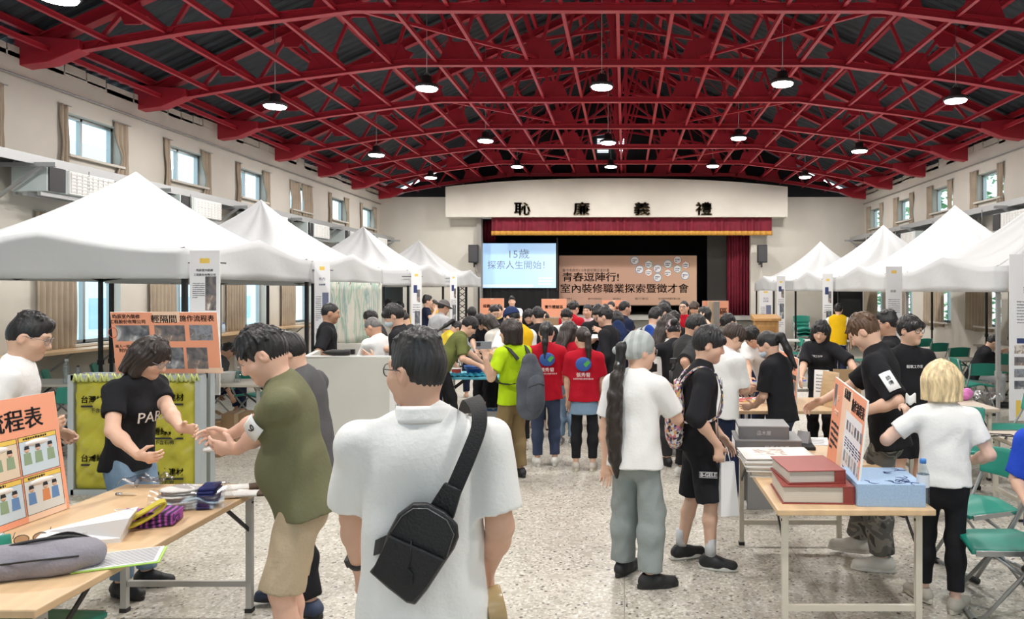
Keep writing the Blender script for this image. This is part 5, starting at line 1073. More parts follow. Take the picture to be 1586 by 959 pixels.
hip = J12['pel']; G = Shape(); G.cone(hip-J12['U']*.05, hip-J12['U']*.25, .140, .160, .02, (J12['Fw'],1.42), clip=(hip-V((0,0,.215)), V((0,0,-1)))); link('denim_shorts', G.mesh('shorts', .009), DEN, J12['root'])
J13 = person('person in charcoal tee looking down, black trousers and white shoes, camera side', PX(1062,7.65), 7.65, -66, 1.68, 1.02, 6, head=(30,-6,0), hd=1.05, L=at(1092,594,8.0), R=at(1078,590,7.35), skin=TAN, hair=BW_, top=TEE(CHAR, sleeve=.95, loose=2.2, sleeve_wide=1.8), bot=PANT(BK, wide=1.2), shoes=SHW, q=.008)
J14 = person('curly brown-haired person in white tee and navy trousers beside the cable table', PX(1121,6.6), 6.6, -52, 1.635, 1.0, 4, head=(34,-10,0), R=at(1160,604,6.75), L=at(1150,610,7.15), skin=FAIR, hair=('curly', BROWNHAIR), top=TEE(WH, sleeve=.85, loose=1.8, sleeve_wide=1.6), bot=PANT(NV, wide=1.1), shoes=SHW, q=.008)
J15 = person('masked person with ponytail in black tee working at the cable table', PX(1206,6.75), 6.75, 58, 1.55, 1.0, 8, head=(24,14,0), hd=1.04, fem=True, L=at(1170,628,6.85), R=at(1166,612,7.35), Lh=dict(d=(-1,.3,-.25), t=(0,-.3,1), world=True, curl=.3), Rh=dict(d=(-1,.3,-.1), t=(0,-.3,1), world=True, curl=.3), hair=PO_, top=TEE(BK, sleeve=.85, loose=1.9, sleeve_wide=1.6, hem=-.12), bot=PANT(DKD), shoes=SHB, q=.0075); mask(J15)
J16 = person('smiling person with loose bob in black tee leaning behind the cable table', PX(1272,8.75), 8.75, 158, 1.56, 1.05, 8, head=(16,14,-12), hd=1.05, fem=True, L=at(1330,585,8.3), R=at(1240,590,8.45), Lp=(-1,-.2,-.2), hair=BB_, top=TEE(BK, sleeve=.95, loose=2.0, sleeve_wide=1.7), bot=PANT(BK), q=.0085); chest_text(J16, '鬆筑工作室', .028, PAPER, .36, out=.20)
J17 = person('bespectacled person in black tee and shorts looking right, behind the brown-haired one', PX(1405,6.5), 6.5, -152, 1.68, 1.0, 0, head=(4,26,0), hd=1.04, L=at(1436,620,6.5), R=at(1378,624,6.4), hair=BW_, top=TEE(BK, sleeve=.85, loose=1.8, sleeve_wide=1.5), bot=SHORT(BK, wide=1.2), shoes=SHB, q=.008); glasses(J17, GLM); chest_text(J17, '鬆筑工作室', .03, PAPER, .36, out=.20)
J18 = person('dark-haired person with glasses facing left behind the bespectacled one', PX(1380,7.4), 7.4, 84, 1.70, 1.0, 0, head=(6,0,0), hair=CR_, skin=TAN, top=TEE(BK, loose=1.6), bot=PANT(BK), q=.0095); glasses(J18, GLM)
J19 = person('person in royal blue shirt with orange print at the right edge', PX(1636,4.05), 4.05, 165, 1.36, 1.02, 0, L=at(1690,770,3.95), R=at(1590,778,4.0), Rh=dict(curl=.6), hair=SH_, top=TEE(BLU, sleeve=.9, loose=1.8, sleeve_wide=1.6, hem=-.16), bot=PANT(CHAR), shoes=SHB, q=.008); b = MB(); b.ell(J19['pel']+J19['U']*.22+J19['Fw']*.115, (.07,.02,.08)); b.build('print', mat('orange_print', (.80,.20,.02), .6), J19['root'])
J20 = person('person in white tee bending low over the cable table, face hidden behind the masked one', PX(1183,8.5), 8.55, 150, 1.66, 1.0, 36, head=(30,0,0), R=at(1163,608,8.0), L=at(1200,612,8.0), hair=SH_, top=TEE(WH, sleeve=.8, loose=1.8), bot=PANT(NV), q=.009)
J21 = person('spiky dark-haired person in white tee bowing forward behind the curly-haired one', PX(1150,9.9), 9.9, 120, 1.72, 1.0, 26, head=(40,0,0), R=at(1128,590,9.5), L=at(1160,590,9.5), hair=SH_, top=TEE(OFFW, loose=1.8), bot=PANT(NV), q=.010)
# ---- the booth and the tables on the left
J22 = person('dark-skinned young person in black tee in profile behind the booth panel', PX(506,9.35), 9.35, -88, 1.755, 1.0, 0, head=(12,0,0), hd=1.04, R=at(520,556,9.2), L=at(526,556,9.6), skin=DEEP, hair=BZ_, top=TEE(BK, sleeve=.9, loose=1.8), bot=PANT(BK), q=.0095)
J23 = person('grey-haired person in white shirt seen from behind inside the booth', PX(588,8.75), 8.8, 40, 1.62, 1.0, 10, head=(26,16,0), hd=1.04, L=at(556,552,8.95), R=at(600,570,9.1), skin=TAN, hair=('buzz', ('grey', (.14,.135,.13))), top=TEE(WH, sleeve=.8, loose=1.6), bot=PANT(DEN), shoes=SHB, q=.0095)
J24 = person('black-masked person in black tee with number 7 patch gesturing over the booth', PX(622,8.35), 8.35, 74, 1.77, .98, 4, head=(22,8,0), hd=1.04, L=at(580,556,8.2), R=at(584,540,8.75), Lp=(-.2,-.6,-1), Lh=dict(d=(-.9,.1,.4), t=(0,-.3,1), world=True, curl=.15), hair=BW_, top=TEE(BK, sleeve=.9, loose=1.8, sleeve_wide=1.5), bot=PANT(DEN, wide=1.1), shoes=SHB, q=.0085); patch(J24, -1, '7', .075, .105, .72, (-1,-.2,0), .08); mask(J24, (.02,.02,.022))
J25 = person('person in dark grey shirt bowing beside the number 7 patch wearer', PX(640,9.5), 9.5, 78, 1.72, 1.0, 14, head=(30,0,0), hair=SH_, top=TEE(CHAR, sleeve=1.6, loose=1.5), bot=PANT(BK), q=.0105)
J26 = person('person in olive green tee bowing over the blue cloth table', PX(706,10.2), 10.05, -78, 1.66, 1.02, 34, head=(20,0,0), hd=1.04, R=at(742,566,9.9), L=at(752,566,10.4), Rh=dict(d=(.8,.1,-.6), world=True), hair=('curly', BLACKHAIR), top=TEE(OLV2, sleeve=.85, loose=2.0), bot=PANT(BK), shoes=SHG, q=.0095)
J27 = person('person in black tee working across the blue cloth table behind the olive one', PX(748,11.3), 11.35, 165, 1.66, 1.0, 20, head=(38,0,0), R=at(738,545,10.9), L=at(752,540,10.9), hair=SH_, top=TEE(BK, sleeve=.8, loose=1.5), bot=PANT(BK), q=.0105)
J28 = person('seated child-size figure with yellow top bowing, left of the olive green tee', PX(690,11.6), 11.6, -70, 1.52, 1.0, 22, head=(40,0,0), fem=True, hair=PO_, top=TEE(YLW, loose=1.5), bot=PANT(NV), q=.0105); J28['root']['label'] = 'ponytailed person in yellow top bowing, left of the olive green tee'
J29 = person('person in navy cap and yellow vest over white tee, back turned', PX(800,9.0), 9.0, 30, 1.715, 1.06, 4, head=(22,18,0), hd=1.04, L=at(768,560,8.9), R=at(822,590,9.1), hair=BZ_, top=TEE(WH, sleeve=.85, loose=1.8), bot=PANT(BK, wide=1.1), shoes=SHW, q=.009)
def vest(J, m=YV):
    pel, U, Fw, Rx, s, ws, neck = J['pel'], J['U'], J['Fw'], J['Rx'], J['s'], J['ws'], J['neck']; G = Shape(); G.cone(pel+U*.40*s, pel+U*.14*s, .190*ws, .178*ws, .05, (Fw,1.36)); G.cone(pel+U*.14*s, pel-U*.14*s, .178*ws, .188*ws, .05, (Fw,1.33), clip=(pel-U*.08*s, -U)); G.cone(J['sh'][-1]-U*.01+Rx*.045, J['sh'][1]-U*.01-Rx*.045, .088*s, .088*s, .05); G.ell(neck+U*.03, J['Mh'], (.075,)*3, .01, -1); link('vest', G.mesh('vest', max(J['q'], .010)), m, J['root'])
def cap(J, m, brim=True):
    G = Shape(); G.ell(J['hp'](0,-.006,.030), J['Mh'], J['hr'](.089,.107,.105), .01); G.plane(J['hp'](0,0,.030), J['Mh'] @ V((0,.15,-1))); 
    if brim: G.ell(J['hp'](0,.125,.040), J['Mh'], J['hr'](.070,.075,.009), .006)
    link('cap', G.mesh('cap', .008), m, J['root'])
def bucket(J, m): G = Shape(); G.ell(J['hp'](0,-.006,.035), J['Mh'], J['hr'](.092,.108,.100), .01); G.plane(J['hp'](0,0,.02), J['Mh'] @ V((0,.1,-1))); G.ell(J['hp'](0,.0,.028), J['Mh'], J['hr'](.135,.155,.014), .02); link('hat', G.mesh('hat', .009), m, J['root'])
vest(J29); cap(J29, cloth('navy_cap', (.02,.035,.10)))
J30 = person('long-haired person in cream tee between the phone holder and the blue cloth table', PX(768,10.9), 10.9, 62, 1.58, 1.0, 8, head=(30,0,0), fem=True, hair=('bob', DARKBROWN), top=TEE(OFFW, sleeve=.9, loose=2.0), bot=PANT(BK), q=.0105)
J31 = person('person in plain black tee, brush-cut, standing under the media sign', PX(760,12.2), 12.2, -150, 1.71, 1.0, 6, head=(26,0,0), hair=BZ_, top=TEE(BK, loose=1.7), bot=PANT(BK), q=.011)
J32 = person('person in yellow seen between the black tee and the navy cap', PX(772,14.5), 14.5, 175, 1.62, 1.0, 0, hair=SH_, top=TEE(YLW), bot=PANT(NV), q=.0115)
J33 = person('person in white polo with arms folded standing before the stage, left', PX(793,18.5), 18.5, 178, 1.76, 1.0, 0, R=at(788,494,18.2), L=at(797,493,18.2), hair=CR_, top=TEE(WH), bot=PANT(NV), q=.0115)
J34 = person('person in pale blue shirt with dark hair near the lattice tower, back turned', PX(731,13.4), 13.4, 10, 1.60, 1.05, 0, hair=SH_, top=TEE(LBL, sleeve=1.5), bot=PANT(NV), q=.0115)
J35 = person('person in dark navy polo with folded arms beside the third left tent', PX(660,16), 16, -80, 1.80, 1.0, 0, R=at(674,482,15.8), L=at(672,483,16.2), hair=CR_, top=TEE(NV), bot=PANT(DKD), q=.0115)
J36 = person('bespectacled face and yellow vest just behind the navy polo', PX(673,17), 17, 150, 1.68, 1.0, 0, hair=SH_, top=TEE(WH), bot=PANT(NV), q=.012); vest(J36); glasses(J36, GLM)
J37 = person('person in grey bucket hat and grey tee near the third left tent', PX(680,12.8), 12.8, -60, 1.76, 1.05, 6, head=(16,0,0), skin=TAN, hair=BZ_, top=TEE(GRL, loose=2.0), bot=PANT(BK), q=.011); bucket(J37, cloth('grey_hat', (.12,.11,.11)))
J38 = person('person in white shirt, back turned, in front of the dark doorway at left', PX(601,16.5), 16.5, -10, 1.72, 1.06, 0, hair=SH_, top=TEE(WH, sleeve=1.5), bot=PANT(NV), q=.0115)
J39 = person('person in yellow vest by the dark doorway at left', PX(622,16.3), 16.4, 60, 1.68, 1.0, 4, head=(20,0,0), hair=SH_, top=TEE(YLW), bot=PANT(NV), q=.0115); vest(J39)
J40 = person('top of a black-haired head behind the grey-haired person', PX(590,10.9), 10.9, 90, 1.66, 1.0, 14, head=(20,0,0), hair=SH_, top=TEE(CHAR), bot=PANT(NV), q=.011); J40['root']['label'] = 'black-haired person in charcoal tee behind the grey-haired one'
J41 = person('seated person in dark top by the left wall under the second tent', PX(406,13.2), 13.2, -60, 1.66, 1.0, 10, sit=.50, head=(14,0,0), hair=CR_, top=TEE(BK, sleeve=1.4), bot=PANT(NV), q=.0115)
J42 = person('crouching dark-haired person behind the tub table', PX(345,11.6), 11.3, -70, 1.62, 1.0, 16, sit=.42, head=(26,0,0), skin=TAN, hair=SH_, top=TEE(GRY), bot=PANT(NV), q=.0115); J42['root']['label'] = 'seated dark-haired person in grey behind the tub table'
# ---- the middle crowd
J43 = person('person all in black with long hair facing the camera, left of the crowd middle', PX(819,13), 13, 178, 1.60, 1.0, 6, head=(22,0,0), fem=True, hair=LO_, top=TEE(BK, sleeve=1.6), bot=PANT(BK), q=.0115)
J44 = person('person in black tee with white badge, back turned, above the red ponytail', PX(836,10.4), 10.4, 12, 1.68, 1.02, 4, head=(14,22,0), hair=SH_, top=TEE(BK, loose=1.9), bot=PANT(BK), q=.0105); patch(J44, -1, '', .09, .09, .6, (-.6,-.8,0))
J45 = person('person in red bowing left with bare arms over a cardboard model', PX(862,11.8), 11.8, 78, 1.70, 1.05, 32, head=(24,0,0), L=at(842,494,11.6), R=at(846,494,12.1), hair=SH_, top=TEE(REDC, loose=1.8), bot=PANT(GRL), q=.0105)
J46 = person('masked person in white basketball tee numbered 12', PX(878,11), 11, 172, 1.66, 1.0, 4, head=(26,6,0), hair=SH_, top=TEE(WH, sleeve=.9, loose=1.9), bot=PANT(GRL), shoes=SHW, q=.010); mask(J46, (.45,.66,.62)); chest_text(J46, '12', .17, INK, .22, out=.20)
J47 = person('person in dark red tee behind the number 12 shirt', PX(884,12.8), 12.8, -40, 1.74, 1.05, 4, head=(18,0,0), hair=SH_, top=TEE(REDC, loose=1.9), bot=PANT(NV), q=.011)
J48 = person('person in pink tee with lanyard facing the camera', PX(911,13.3), 13.3, 178, 1.66, .98, 0, head=(4,-20,0), fem=True, hair=PO_, top=TEE(PINK), bot=PANT(GRL), q=.011); b = MB(); u_ = J48['pel']+J48['U']*.22+J48['Fw']*.15; b.tube([J48['neck']-J48['Rx']*.05+J48['Fw']*.05, u_, J48['neck']+J48['Rx']*.05+J48['Fw']*.05], .006, 5); b.build('lanyard', mat('lanyard_blue', (.1,.2,.5), .6), J48['root'])
J49 = person('person in black tee with pink print looking down at a sheet of paper', PX(927,11.2), 11.2, 176, 1.72, 1.02, 3, head=(26,0,0), R=at(928,520,10.85), L=at(934,516,10.9), Lp=(-.8,-.5,-.5), hair=BW_, top=TEE(BK, sleeve=.8, loose=1.9), bot=PANT(BK), q=.010); b = MB(); b.ell(J49['pel']+J49['U']*.30+J49['Fw']*.155, (.105,.012,.045), 14, 6); b.build('print', mat('pink_print', (.70,.32,.48), .6), J49['root']); chest_text(J49, 'GOOD', .05, mat('deep_pink', (.45,.03,.15), .6), .30, out=.235)
J50 = person('person in black jacket with glasses facing left, behind the headscarf', PX(944,9.6), 9.6, 70, 1.70, 1.0, 4, head=(10,6,0), hair=('short', BLACKHAIR), top=TEE(BK, sleeve=1.8, loose=1.8, name='jacket'), bot=PANT(BK), q=.010); glasses(J50, GLM)
J51 = person('dark-haired person before the middle salmon sign, left one of a pair', PX(938,15.2), 15.2, 20, 1.62, 1.0, 0, hair=SH_, top=TEE(BK), bot=PANT(NV), q=.012); J52 = person('person in white before the middle salmon sign, right one of a pair', PX(947,15.6), 15.6, 160, 1.68, 1.0, 0, hair=BU_, top=TEE(WH), bot=PANT(NV), q=.012)
J53 = person('long-haired person in navy with navy backpack in mid crowd', PX(955,10.8), 10.8, -14, 1.60, 1.02, 0, fem=True, hair=LO_, top=TEE(NV, sleeve=1.4, loose=1.6), bot=PANT(NV), q=.0105)
J54 = person('tall brush-cut person in dark top facing right in mid crowd', PX(965,11.9), 11.9, -60, 1.75, 1.02, 0, head=(6,0,0), hair=BZ_, skin=TAN, top=TEE(NV, loose=1.8), bot=PANT(NV), q=.0105)
J55 = person('person in yellow seated at the stage front with a paper', PX(984,14.2), 14.2, 70, 1.60, 1.0, 12, sit=.50, head=(20,0,0), fem=True, hair=PO_, top=TEE(YLW), bot=PANT(YV), q=.0115); J56 = person('person in orange-yellow vest beside the seated yellow one', PX(967,14.4), 14.6, -70, 1.62, 1.0, 8, sit=.55, head=(16,0,0), fem=True, hair=PO_, top=TEE(YV), bot=PANT(NV), q=.0115)
J57 = person('brown-haired person in light jeans between the two red helpers', PX(877,9.3), 9.3, -20, 1.52, .96, 4, head=(20,-20,0), fem=True, hair=('long', DARKBROWN), top=TEE(REDC, loose=1.5), bot=PANT(DEN, wide=1.1), shoes=SHG, q=.010)
J58 = person('person in grey hoodie with blue bag, left end of the right-hand crowd', PX(1008,9.7), 9.7, -40, 1.70, 1.02, 6, head=(20,0,0), hair=SH_, top=TEE(GRL, sleeve=1.6, loose=2.0), bot=PANT(BK), q=.0105)
J59 = person('black-haired person in white collar shirt peering right in the crowd', PX(1020,10.8), 10.8, -70, 1.73, 1.0, 4, head=(16,0,0), hair=BW_, top=TEE(WH, loose=1.5), bot=PANT(BK), q=.0105)
J60 = person('dark-haired person in black facing left, tall, right crowd', PX(1034,11.8), 11.8, 130, 1.76, 1.0, 2, head=(18,0,0), hair=SH_, top=TEE(BK), bot=PANT(BK), q=.011)
J61 = person('long brown-haired person in white tee with dark cross-body strap', PX(1028,8.7), 8.7, -44, 1.62, .98, 3, head=(16,-6,0), hd=1.04, fem=True, hair=('long', DARKBROWN), top=TEE(WH, loose=1.6), bot=PANT(GRL, wide=1.2), shoes=SHG, q=.0095)
J62 = person('rosy-faced person looking down among the right-hand crowd', PX(1047,10.5), 10.5, 168, 1.66, 1.0, 8, head=(34,0,0), skin=(.70,.34,.28), hair=SH_, top=TEE(BK), bot=PANT(BK), q=.0105)
J63 = person('brush-cut person with glasses in red tee near the banner right end', PX(1060,13.3), 13.3, 160, 1.73, 1.0, 0, hair=BZ_, top=TEE(REDC), bot=PANT(NV), q=.0115); glasses(J63, GLM)
J64 = person('brown-haired person in yellow and white tee near the banner right end', PX(1078,14.0), 14.0, 150, 1.72, 1.0, 4, head=(20,10,0), hair=('bowl', BROWNHAIR), top=TEE(YLW), bot=PANT(NV), q=.0115)
J65 = person('person in black with flowered bandana holding out a camera', PX(1046,8.2), 8.2, 20, 1.60, 1.0, 6, head=(24,-10,0), fem=True, L=at(1012,572,8.0), Lp=(-.8,-.2,-.5), Lh=dict(d=(-.8,-.3,-.3), world=True, curl=.8), hair=BU_, skin=TAN, top=TEE(BK, sleeve=.7, loose=1.5), bot=PANT(CHAR), shoes=SHB, q=.0095); G = Shape(); G.ell(J65['hp'](0,-.01,.024), J65['Mh'], J65['hr'](.088,.106,.108), .01); G.plane(J65['hp'](0,0,.0), J65['Mh'] @ V((0,.5,-1))); link('bandana', G.mesh('bandana', .008), ramp_mat('flowered_cloth', 'Voronoi', [(0,(.02,.02,.025)), (.55,(.06,.05,.06)), (.8,(.45,.35,.36))], 60, .8, const=True), J65['root'])
J66 = person('dark-haired person holding a phone beside the right area sign', PX(1092,12.2), 12.2, 80, 1.64, .96, 0, fem=True, L=at(1088,492,12.0), hair=BB_, top=TEE(WH), bot=PANT(NV), q=.0115)
J67 = person('seated person in black hoodie leaning on a table by the right wall', PX(1508,12.4), 12.42, -78, 1.66, 1.02, 24, sit=.50, head=(20,0,0), R=at(1545,548,12.3), L=at(1548,546,12.7), hair=SH_, top=TEE(BK, sleeve=1.7, loose=2.0, name='hoodie'), bot=PANT(GRL), shoes=SHB, q=.0105)
J68 = person('person in yellow vest standing at the right rear, back turned', PX(1298,15.2), 15.2, -10, 1.64, 1.0, 4, hair=SH_, top=TEE(WH, sleeve=.9), bot=PANT(NV), q=.0115); vest(J68)

# ---------------------------------------------------------------- things carried, worn loose or lying about
TZ = .742
def tab(px, py, z=TZ): d = (CAMZ-z)*FOC/(py-VY); return at(px, py, d)
LEATHER = mat('black_leather', (.012,.012,.014), .42, 0, .25, 120, spec=.4); WEB = mat('black_webbing', (.010,.010,.012), .7, 0, .3, 200); SILV = CHROME
def ribbon(b, pts, w, t, side):
    """flat strap along pts; side(i) gives the width direction"""
    pts = [V(p) for p in pts]; n = len(pts); vs = []
    for i, p in enumerate(pts):
        d = (pts[min(i+1,n-1)]-pts[max(i-1,0)]).normalized(); s = V(side(i) if callable(side) else side); s = (s-d*s.dot(d)).normalized(); u = s.cross(d)
        vs += [p-s*w/2-u*t/2, p+s*w/2-u*t/2, p+s*w/2+u*t/2, p-s*w/2+u*t/2]
    fs = [(3,2,1,0), tuple((n-1)*4+k for k in range(4))]
    for i in range(n-1):
        for k in range(4): fs.append((i*4+k, i*4+(k+1) % 4, i*4+4+(k+1) % 4, i*4+4+k))
    sm = b.smooth; b.smooth = False; b.add(vs, fs); b.smooth = sm
def spline(pts, n=6):
    pts = [V(p) for p in pts]; out = []
    for i in range(len(pts)-1):
        p0, p1, p2, p3 = pts[max(i-1,0)], pts[i], pts[i+1], pts[min(i+2,len(pts)-1)]
        for k in range(n): t = k/n; out.append(.5*((2*p1)+(p2-p0)*t+(2*p0-5*p1+4*p2-p3)*t*t+(3*p1-p0-3*p2+p3)*t**3))
    return out+[pts[-1]]
# sling bag on the nearest figure's back
ya, yb_ = 2.335, 2.262; c0 = at(640, 860, ya); o = empty('sling_bag', c0, label='black leather sling bag worn across the white polo back', cat='bag'); W_ = lambda px, py, y: at(px, py, y)-c0
out = [(572,886),(588,866),(600,826),(616,796),(640,778),(662,778),(690,792),(709,812),(711,832),(704,850),(688,874),(662,914),(643,937),(630,934),(600,911)]; b = MB()
n = len(out); ring = []
for k, (yy, f) in enumerate(((ya,.93),(ya-.02,1.0),(yb_+.02,1.0),(yb_+.006,.97),(yb_,.90))):
    ring.append([W_(642+(px-642)*f, 858+(py-858)*f, yy) for px, py in out])
vs = [p for r in ring for p in r]; fs = [tuple(range(n))[::1], tuple(range(4*n,5*n))[::-1]]
for k in range(4):
    for i in range(n): fs.append((k*n+i, (k+1)*n+i, (k+1)*n+(i+1) % n, k*n+(i+1) % n))
b.smooth = True; b.add(vs, fs); body_ = b.build('bag_body', LEATHER, o, bevel=.006); b = MB(); po = [(576,886),(604,828),(690,866),(662,908),(641,932),(630,930)]; b.prism([W_(px,py,yb_-.004) for px, py in po], (0,-.012,0)); pk = b.build('front_pocket', LEATHER, o, bevel=.005)
b = MB(); b.tube([W_(px,py,yb_-.006) for px, py in ((606,824),(622,800),(640,788),(662,788),(692,806),(703,828),(692,862))], .0018, 6); b.build('zip', mat('dark_zip', (.16,.16,.165), .35, .7), o); b = MB(); b.tube([W_(637,838,yb_-.014), W_(636,868,yb_-.018), W_(633,880,yb_-.018)], .0022, 5); b.prism([W_(px,py,yb_-.020) for px, py in ((625,889),(632,880),(640,889),(639,906),(625,906))], (0,-.004,0)); b.build('luggage_tag', WEB, o); b = MB(); b.prism([W_(px,py,ya-.01) for px, py in ((668,780),(690,746),(717,757),(704,802))], (0,-.022,0)); b.build('strap_anchor', LEATHER, o, bevel=.004)
b = MB(); ribbon(b, spline([W_(698,770,2.32), W_(712,738,2.318), W_(728,700,2.322), W_(741,664,2.338), W_(742,638,2.37), W_(736,622,2.44), W_(728,618,2.52), W_(720,640,2.64)], 5), .052, .005, lambda i: (1,-.15,.35)); b.build('strap', WEB, o); b = MB(); ribbon(b, spline([W_(606,838,2.31), W_(588,846,2.34), W_(578,850,2.42), W_(582,850,2.5)], 4), .045, .005, (0,.2,1)); b.build('strap', WEB, o)
o = empty('tape_roll', at(766,940,2.56), rot=(0,R_(80),R_(20)), label='roll of glossy tan tape held in the right hand of the white polo figure', cat='tape roll'); b = MB()
for i in range(40):
    pass
prof = [(.036,-.03),(.066,-.03),(.068,-.026),(.068,.026),(.066,.03),(.036,.03),(.036,-.03)]; b.lathe(prof, n=28); b.build('tape', mat('tan_tape', (.45,.32,.16), .25), o); b = MB(); b.lathe([(.0335,-.031),(.036,-.031),(.036,.031),(.0335,.031),(.0335,-.031)], n=24); b.build('core', mat('cardboard', (.44,.32,.19), .8), o); b = MB(); b.tube([(.07*math.cos(a), .07*math.sin(a), 0) for a in [k*.25-1.2 for k in range(10)]], .016, 8); b.build('wrapper', glass_mat('clear_film', (.95,.95,.93), .3, .12), o)
# backpacks
def backpack(label, c, face, w, h, d, m, strapm, J, tilt=0, col2=None, strap=True):
    if J: face = math.degrees(J['root'].rotation_euler.z)
    o = empty('backpack', c, R_(face), label=label, cat='backpack'); S = Shape(); S.cone((0,0,-h*.30), (0,0,h*.05), w*.5, w*.46, .04, ((0,1,0), w/d)); S.cone((0,0,h*.05), (0,.01,h*.36), w*.46, w*.30, .05, ((0,1,0), w/d)); S.noise(.004, 26); link('bag_body', S.mesh('pack', .009), m, o)
    S = Shape(); S.cone((0,-d*.36,-h*.26), (0,-d*.36,-h*.02), w*.36, w*.34, .03, ((0,1,0), 3.2)); link('front_pocket', S.mesh('pocket', .009), col2 or m, o); b = MB(); b.tube(spline([(-w*.30,-d*.52,-h*.02),(0,-d*.60,h*.03),(w*.30,-d*.52,-h*.02)],5), .004, 6); b.tube(spline([(-w*.36,-d*.22,h*.12),(0,-d*.26,h*.34),(w*.36,-d*.22,h*.12)],5), .004, 6); b.build('zip', BLK, o); b = MB(); b.tube(spline([(-.03,.01,h*.44),(0,.01,h*.52),(.03,.01,h*.44)],5), .007, 6); b.build('handle', strapm, o)
    if strap and J:
        M = Matrix.Rotation(-R_(face), 3, 'Z'); Mj = Matrix.Rotation(R_(J['root'].rotation_euler.z*180/math.pi), 3, 'Z'); wl = lambda p: M @ ((Mj @ p+J['off'])-V(c)); b = MB(); s, ws, U, Fw, Rx = J['s'], J['ws'], J['U'], J['Fw'], J['Rx']
        for sg in ((-1, 1) if strap is True else (strap,)):
            P = lambda u, f, r: wl(J['pel']+U*u*s+Fw*f+Rx*r*sg); ribbon(b, spline([P(.38,-.15,.07), P(.45,-.11,.105), P(.515,-.02,.115), P(.47,.085,.115), P(.34,.135,.12), P(.20,.13,.13), P(.14,.05,.168), P(.12,-.09,.155), P(.13,-.16,.12)], 5), .045, .008, lambda i: Mj.inverted() @ (M @ Rx) if False else M @ (Mj @ Rx))
        b.build('shoulder_strap', strapm, o)
    return o
SLATE = cloth('slate_nylon', (.085,.095,.115), .3, .7, .5, 30)
backpack('slate grey backpack on the lime green tee', at(822,596,7.40), 26, .36, .58, .17, SLATE, WEB, J10, strap=True)
FLOR = ramp_mat('colourful_print', 'Voronoi', [(0,(.75,.70,.68)), (.22,(.03,.03,.05)), (.40,(.62,.20,.22)), (.52,(.78,.74,.70)), (.68,(.25,.18,.40)), (.78,(.70,.40,.15)), (.9,(.06,.06,.09))], 55, .7, const=True)
backpack('small colourful patterned backpack on the black zip jacket', at(1046,640,5.22), -82, .24, .46, .13, FLOR, FLOR, J7, strap=True)
backpack('navy backpack on the long-haired person in mid crowd', at(957,519,10.62), -14, .28, .36, .13, cloth('navy_nylon', (.02,.035,.10)), WEB, J53, strap=True)
backpack('blue bag on the back of the grey hoodie', at(1005,530,9.52), -40, .26, .40, .13, cloth('blue_nylon', (.02,.06,.30)), WEB, J58, strap=True)
# devices
o = empty('phone', at(749,535,7.21), rot=(R_(8),0,R_(20)), label='silver phone raised by the lime green tee', cat='phone'); b = MB(); b.box((0,0,0), (.155,.010,.078)); b.build('case', mat('phone_silver', (.30,.32,.36), .3, .5), o, bevel=.004); b = MB(); b.box((-.05,-.007,.012), (.038,.006,.038)); b.build('camera_block', BLK, o, bevel=.002)
o = empty('gimbal_camera', at(1040,588,5.13), R_(-22), label='small black gimbal camera in the hand of the headscarfed person', cat='camera'); b = MB(); b.tube([(0,0,-.07),(0,0,.06)], .017, 10); b.build('handle', BLK, o); b = MB(); b.tube([(0,0,.06),(.02,.01,.085),(.025,.0,.12)], .008, 8); b.build('arm', BLK, o); b = MB(); b.box((.012,.01,.13), (.045,.04,.035)); b.m = 1; b.lathe([(.013,.03),(.011,.042)], (.012,.01,.13), 14, 'y'); b.build('camera_head', [BLK, CHROME], o, bevel=.004)
o = empty('camera', at(1008,570,7.92), R_(35), label='black camera held out by the person with flowered bandana', cat='camera'); b = MB(); b.box((0,0,0), (.13,.06,.085)); b.box((0,-.005,.05), (.05,.05,.03)); b.build('camera_body', BLK, o, bevel=.006); b = MB(); b.lathe([(.034,.03),(.036,.08),(.030,.09),(.026,.09)], n=20, axis='y'); b.build('lens_barrel', DGREY, o)
o = empty('paper_bag', at(1128,797,5.06), R_(12), label='small white paper bag hanging from the hand of the black zip jacket', cat='paper bag'); b = MB(); w, d, h = .13, .08, .36
b.add([(-w/2,-d/2,0),(w/2,-d/2,0),(w/2,d/2,0),(-w/2,d/2,0),(-w*.42,-.012,h),(w*.30,-.012,h),(w*.30,.012,h),(-w*.42,.012,h)], [(3,2,1,0),(0,1,5,4),(1,2,6,5),(2,3,7,6),(3,0,4,7)]); b.build('bag', mat('gloss_white_paper', (.86,.86,.88), .3), o, thick=.001); b = MB(); b.tube(spline([(-.03,-.013,h),(-.015,0,h+.10),(.01,-.013,h)],5), .003, 5); b.build('handle', WHT, o)
o = empty('paper_sheet', at(928,521,10.78), rot=(R_(20),0,R_(-6)), label='white sheet held by the black tee with pink print', cat='paper'); b = MB(); b.box((0,0,0), (.22,.14,.003)); b.build('sheet', PAPER, o)
o = empty('tissue', at(1410,626,4.60), R_(20), label='white card held at the mouth of the blond person', cat='card'); b = MB(); b.sheet(lambda u, v: ((u-.5)*.07, .01*math.sin(u*5), v*.06+.01*math.sin(u*9)), 8, 4); b.build('sheet', PAPER, o, thick=.002)
def strip(o_, m): pass
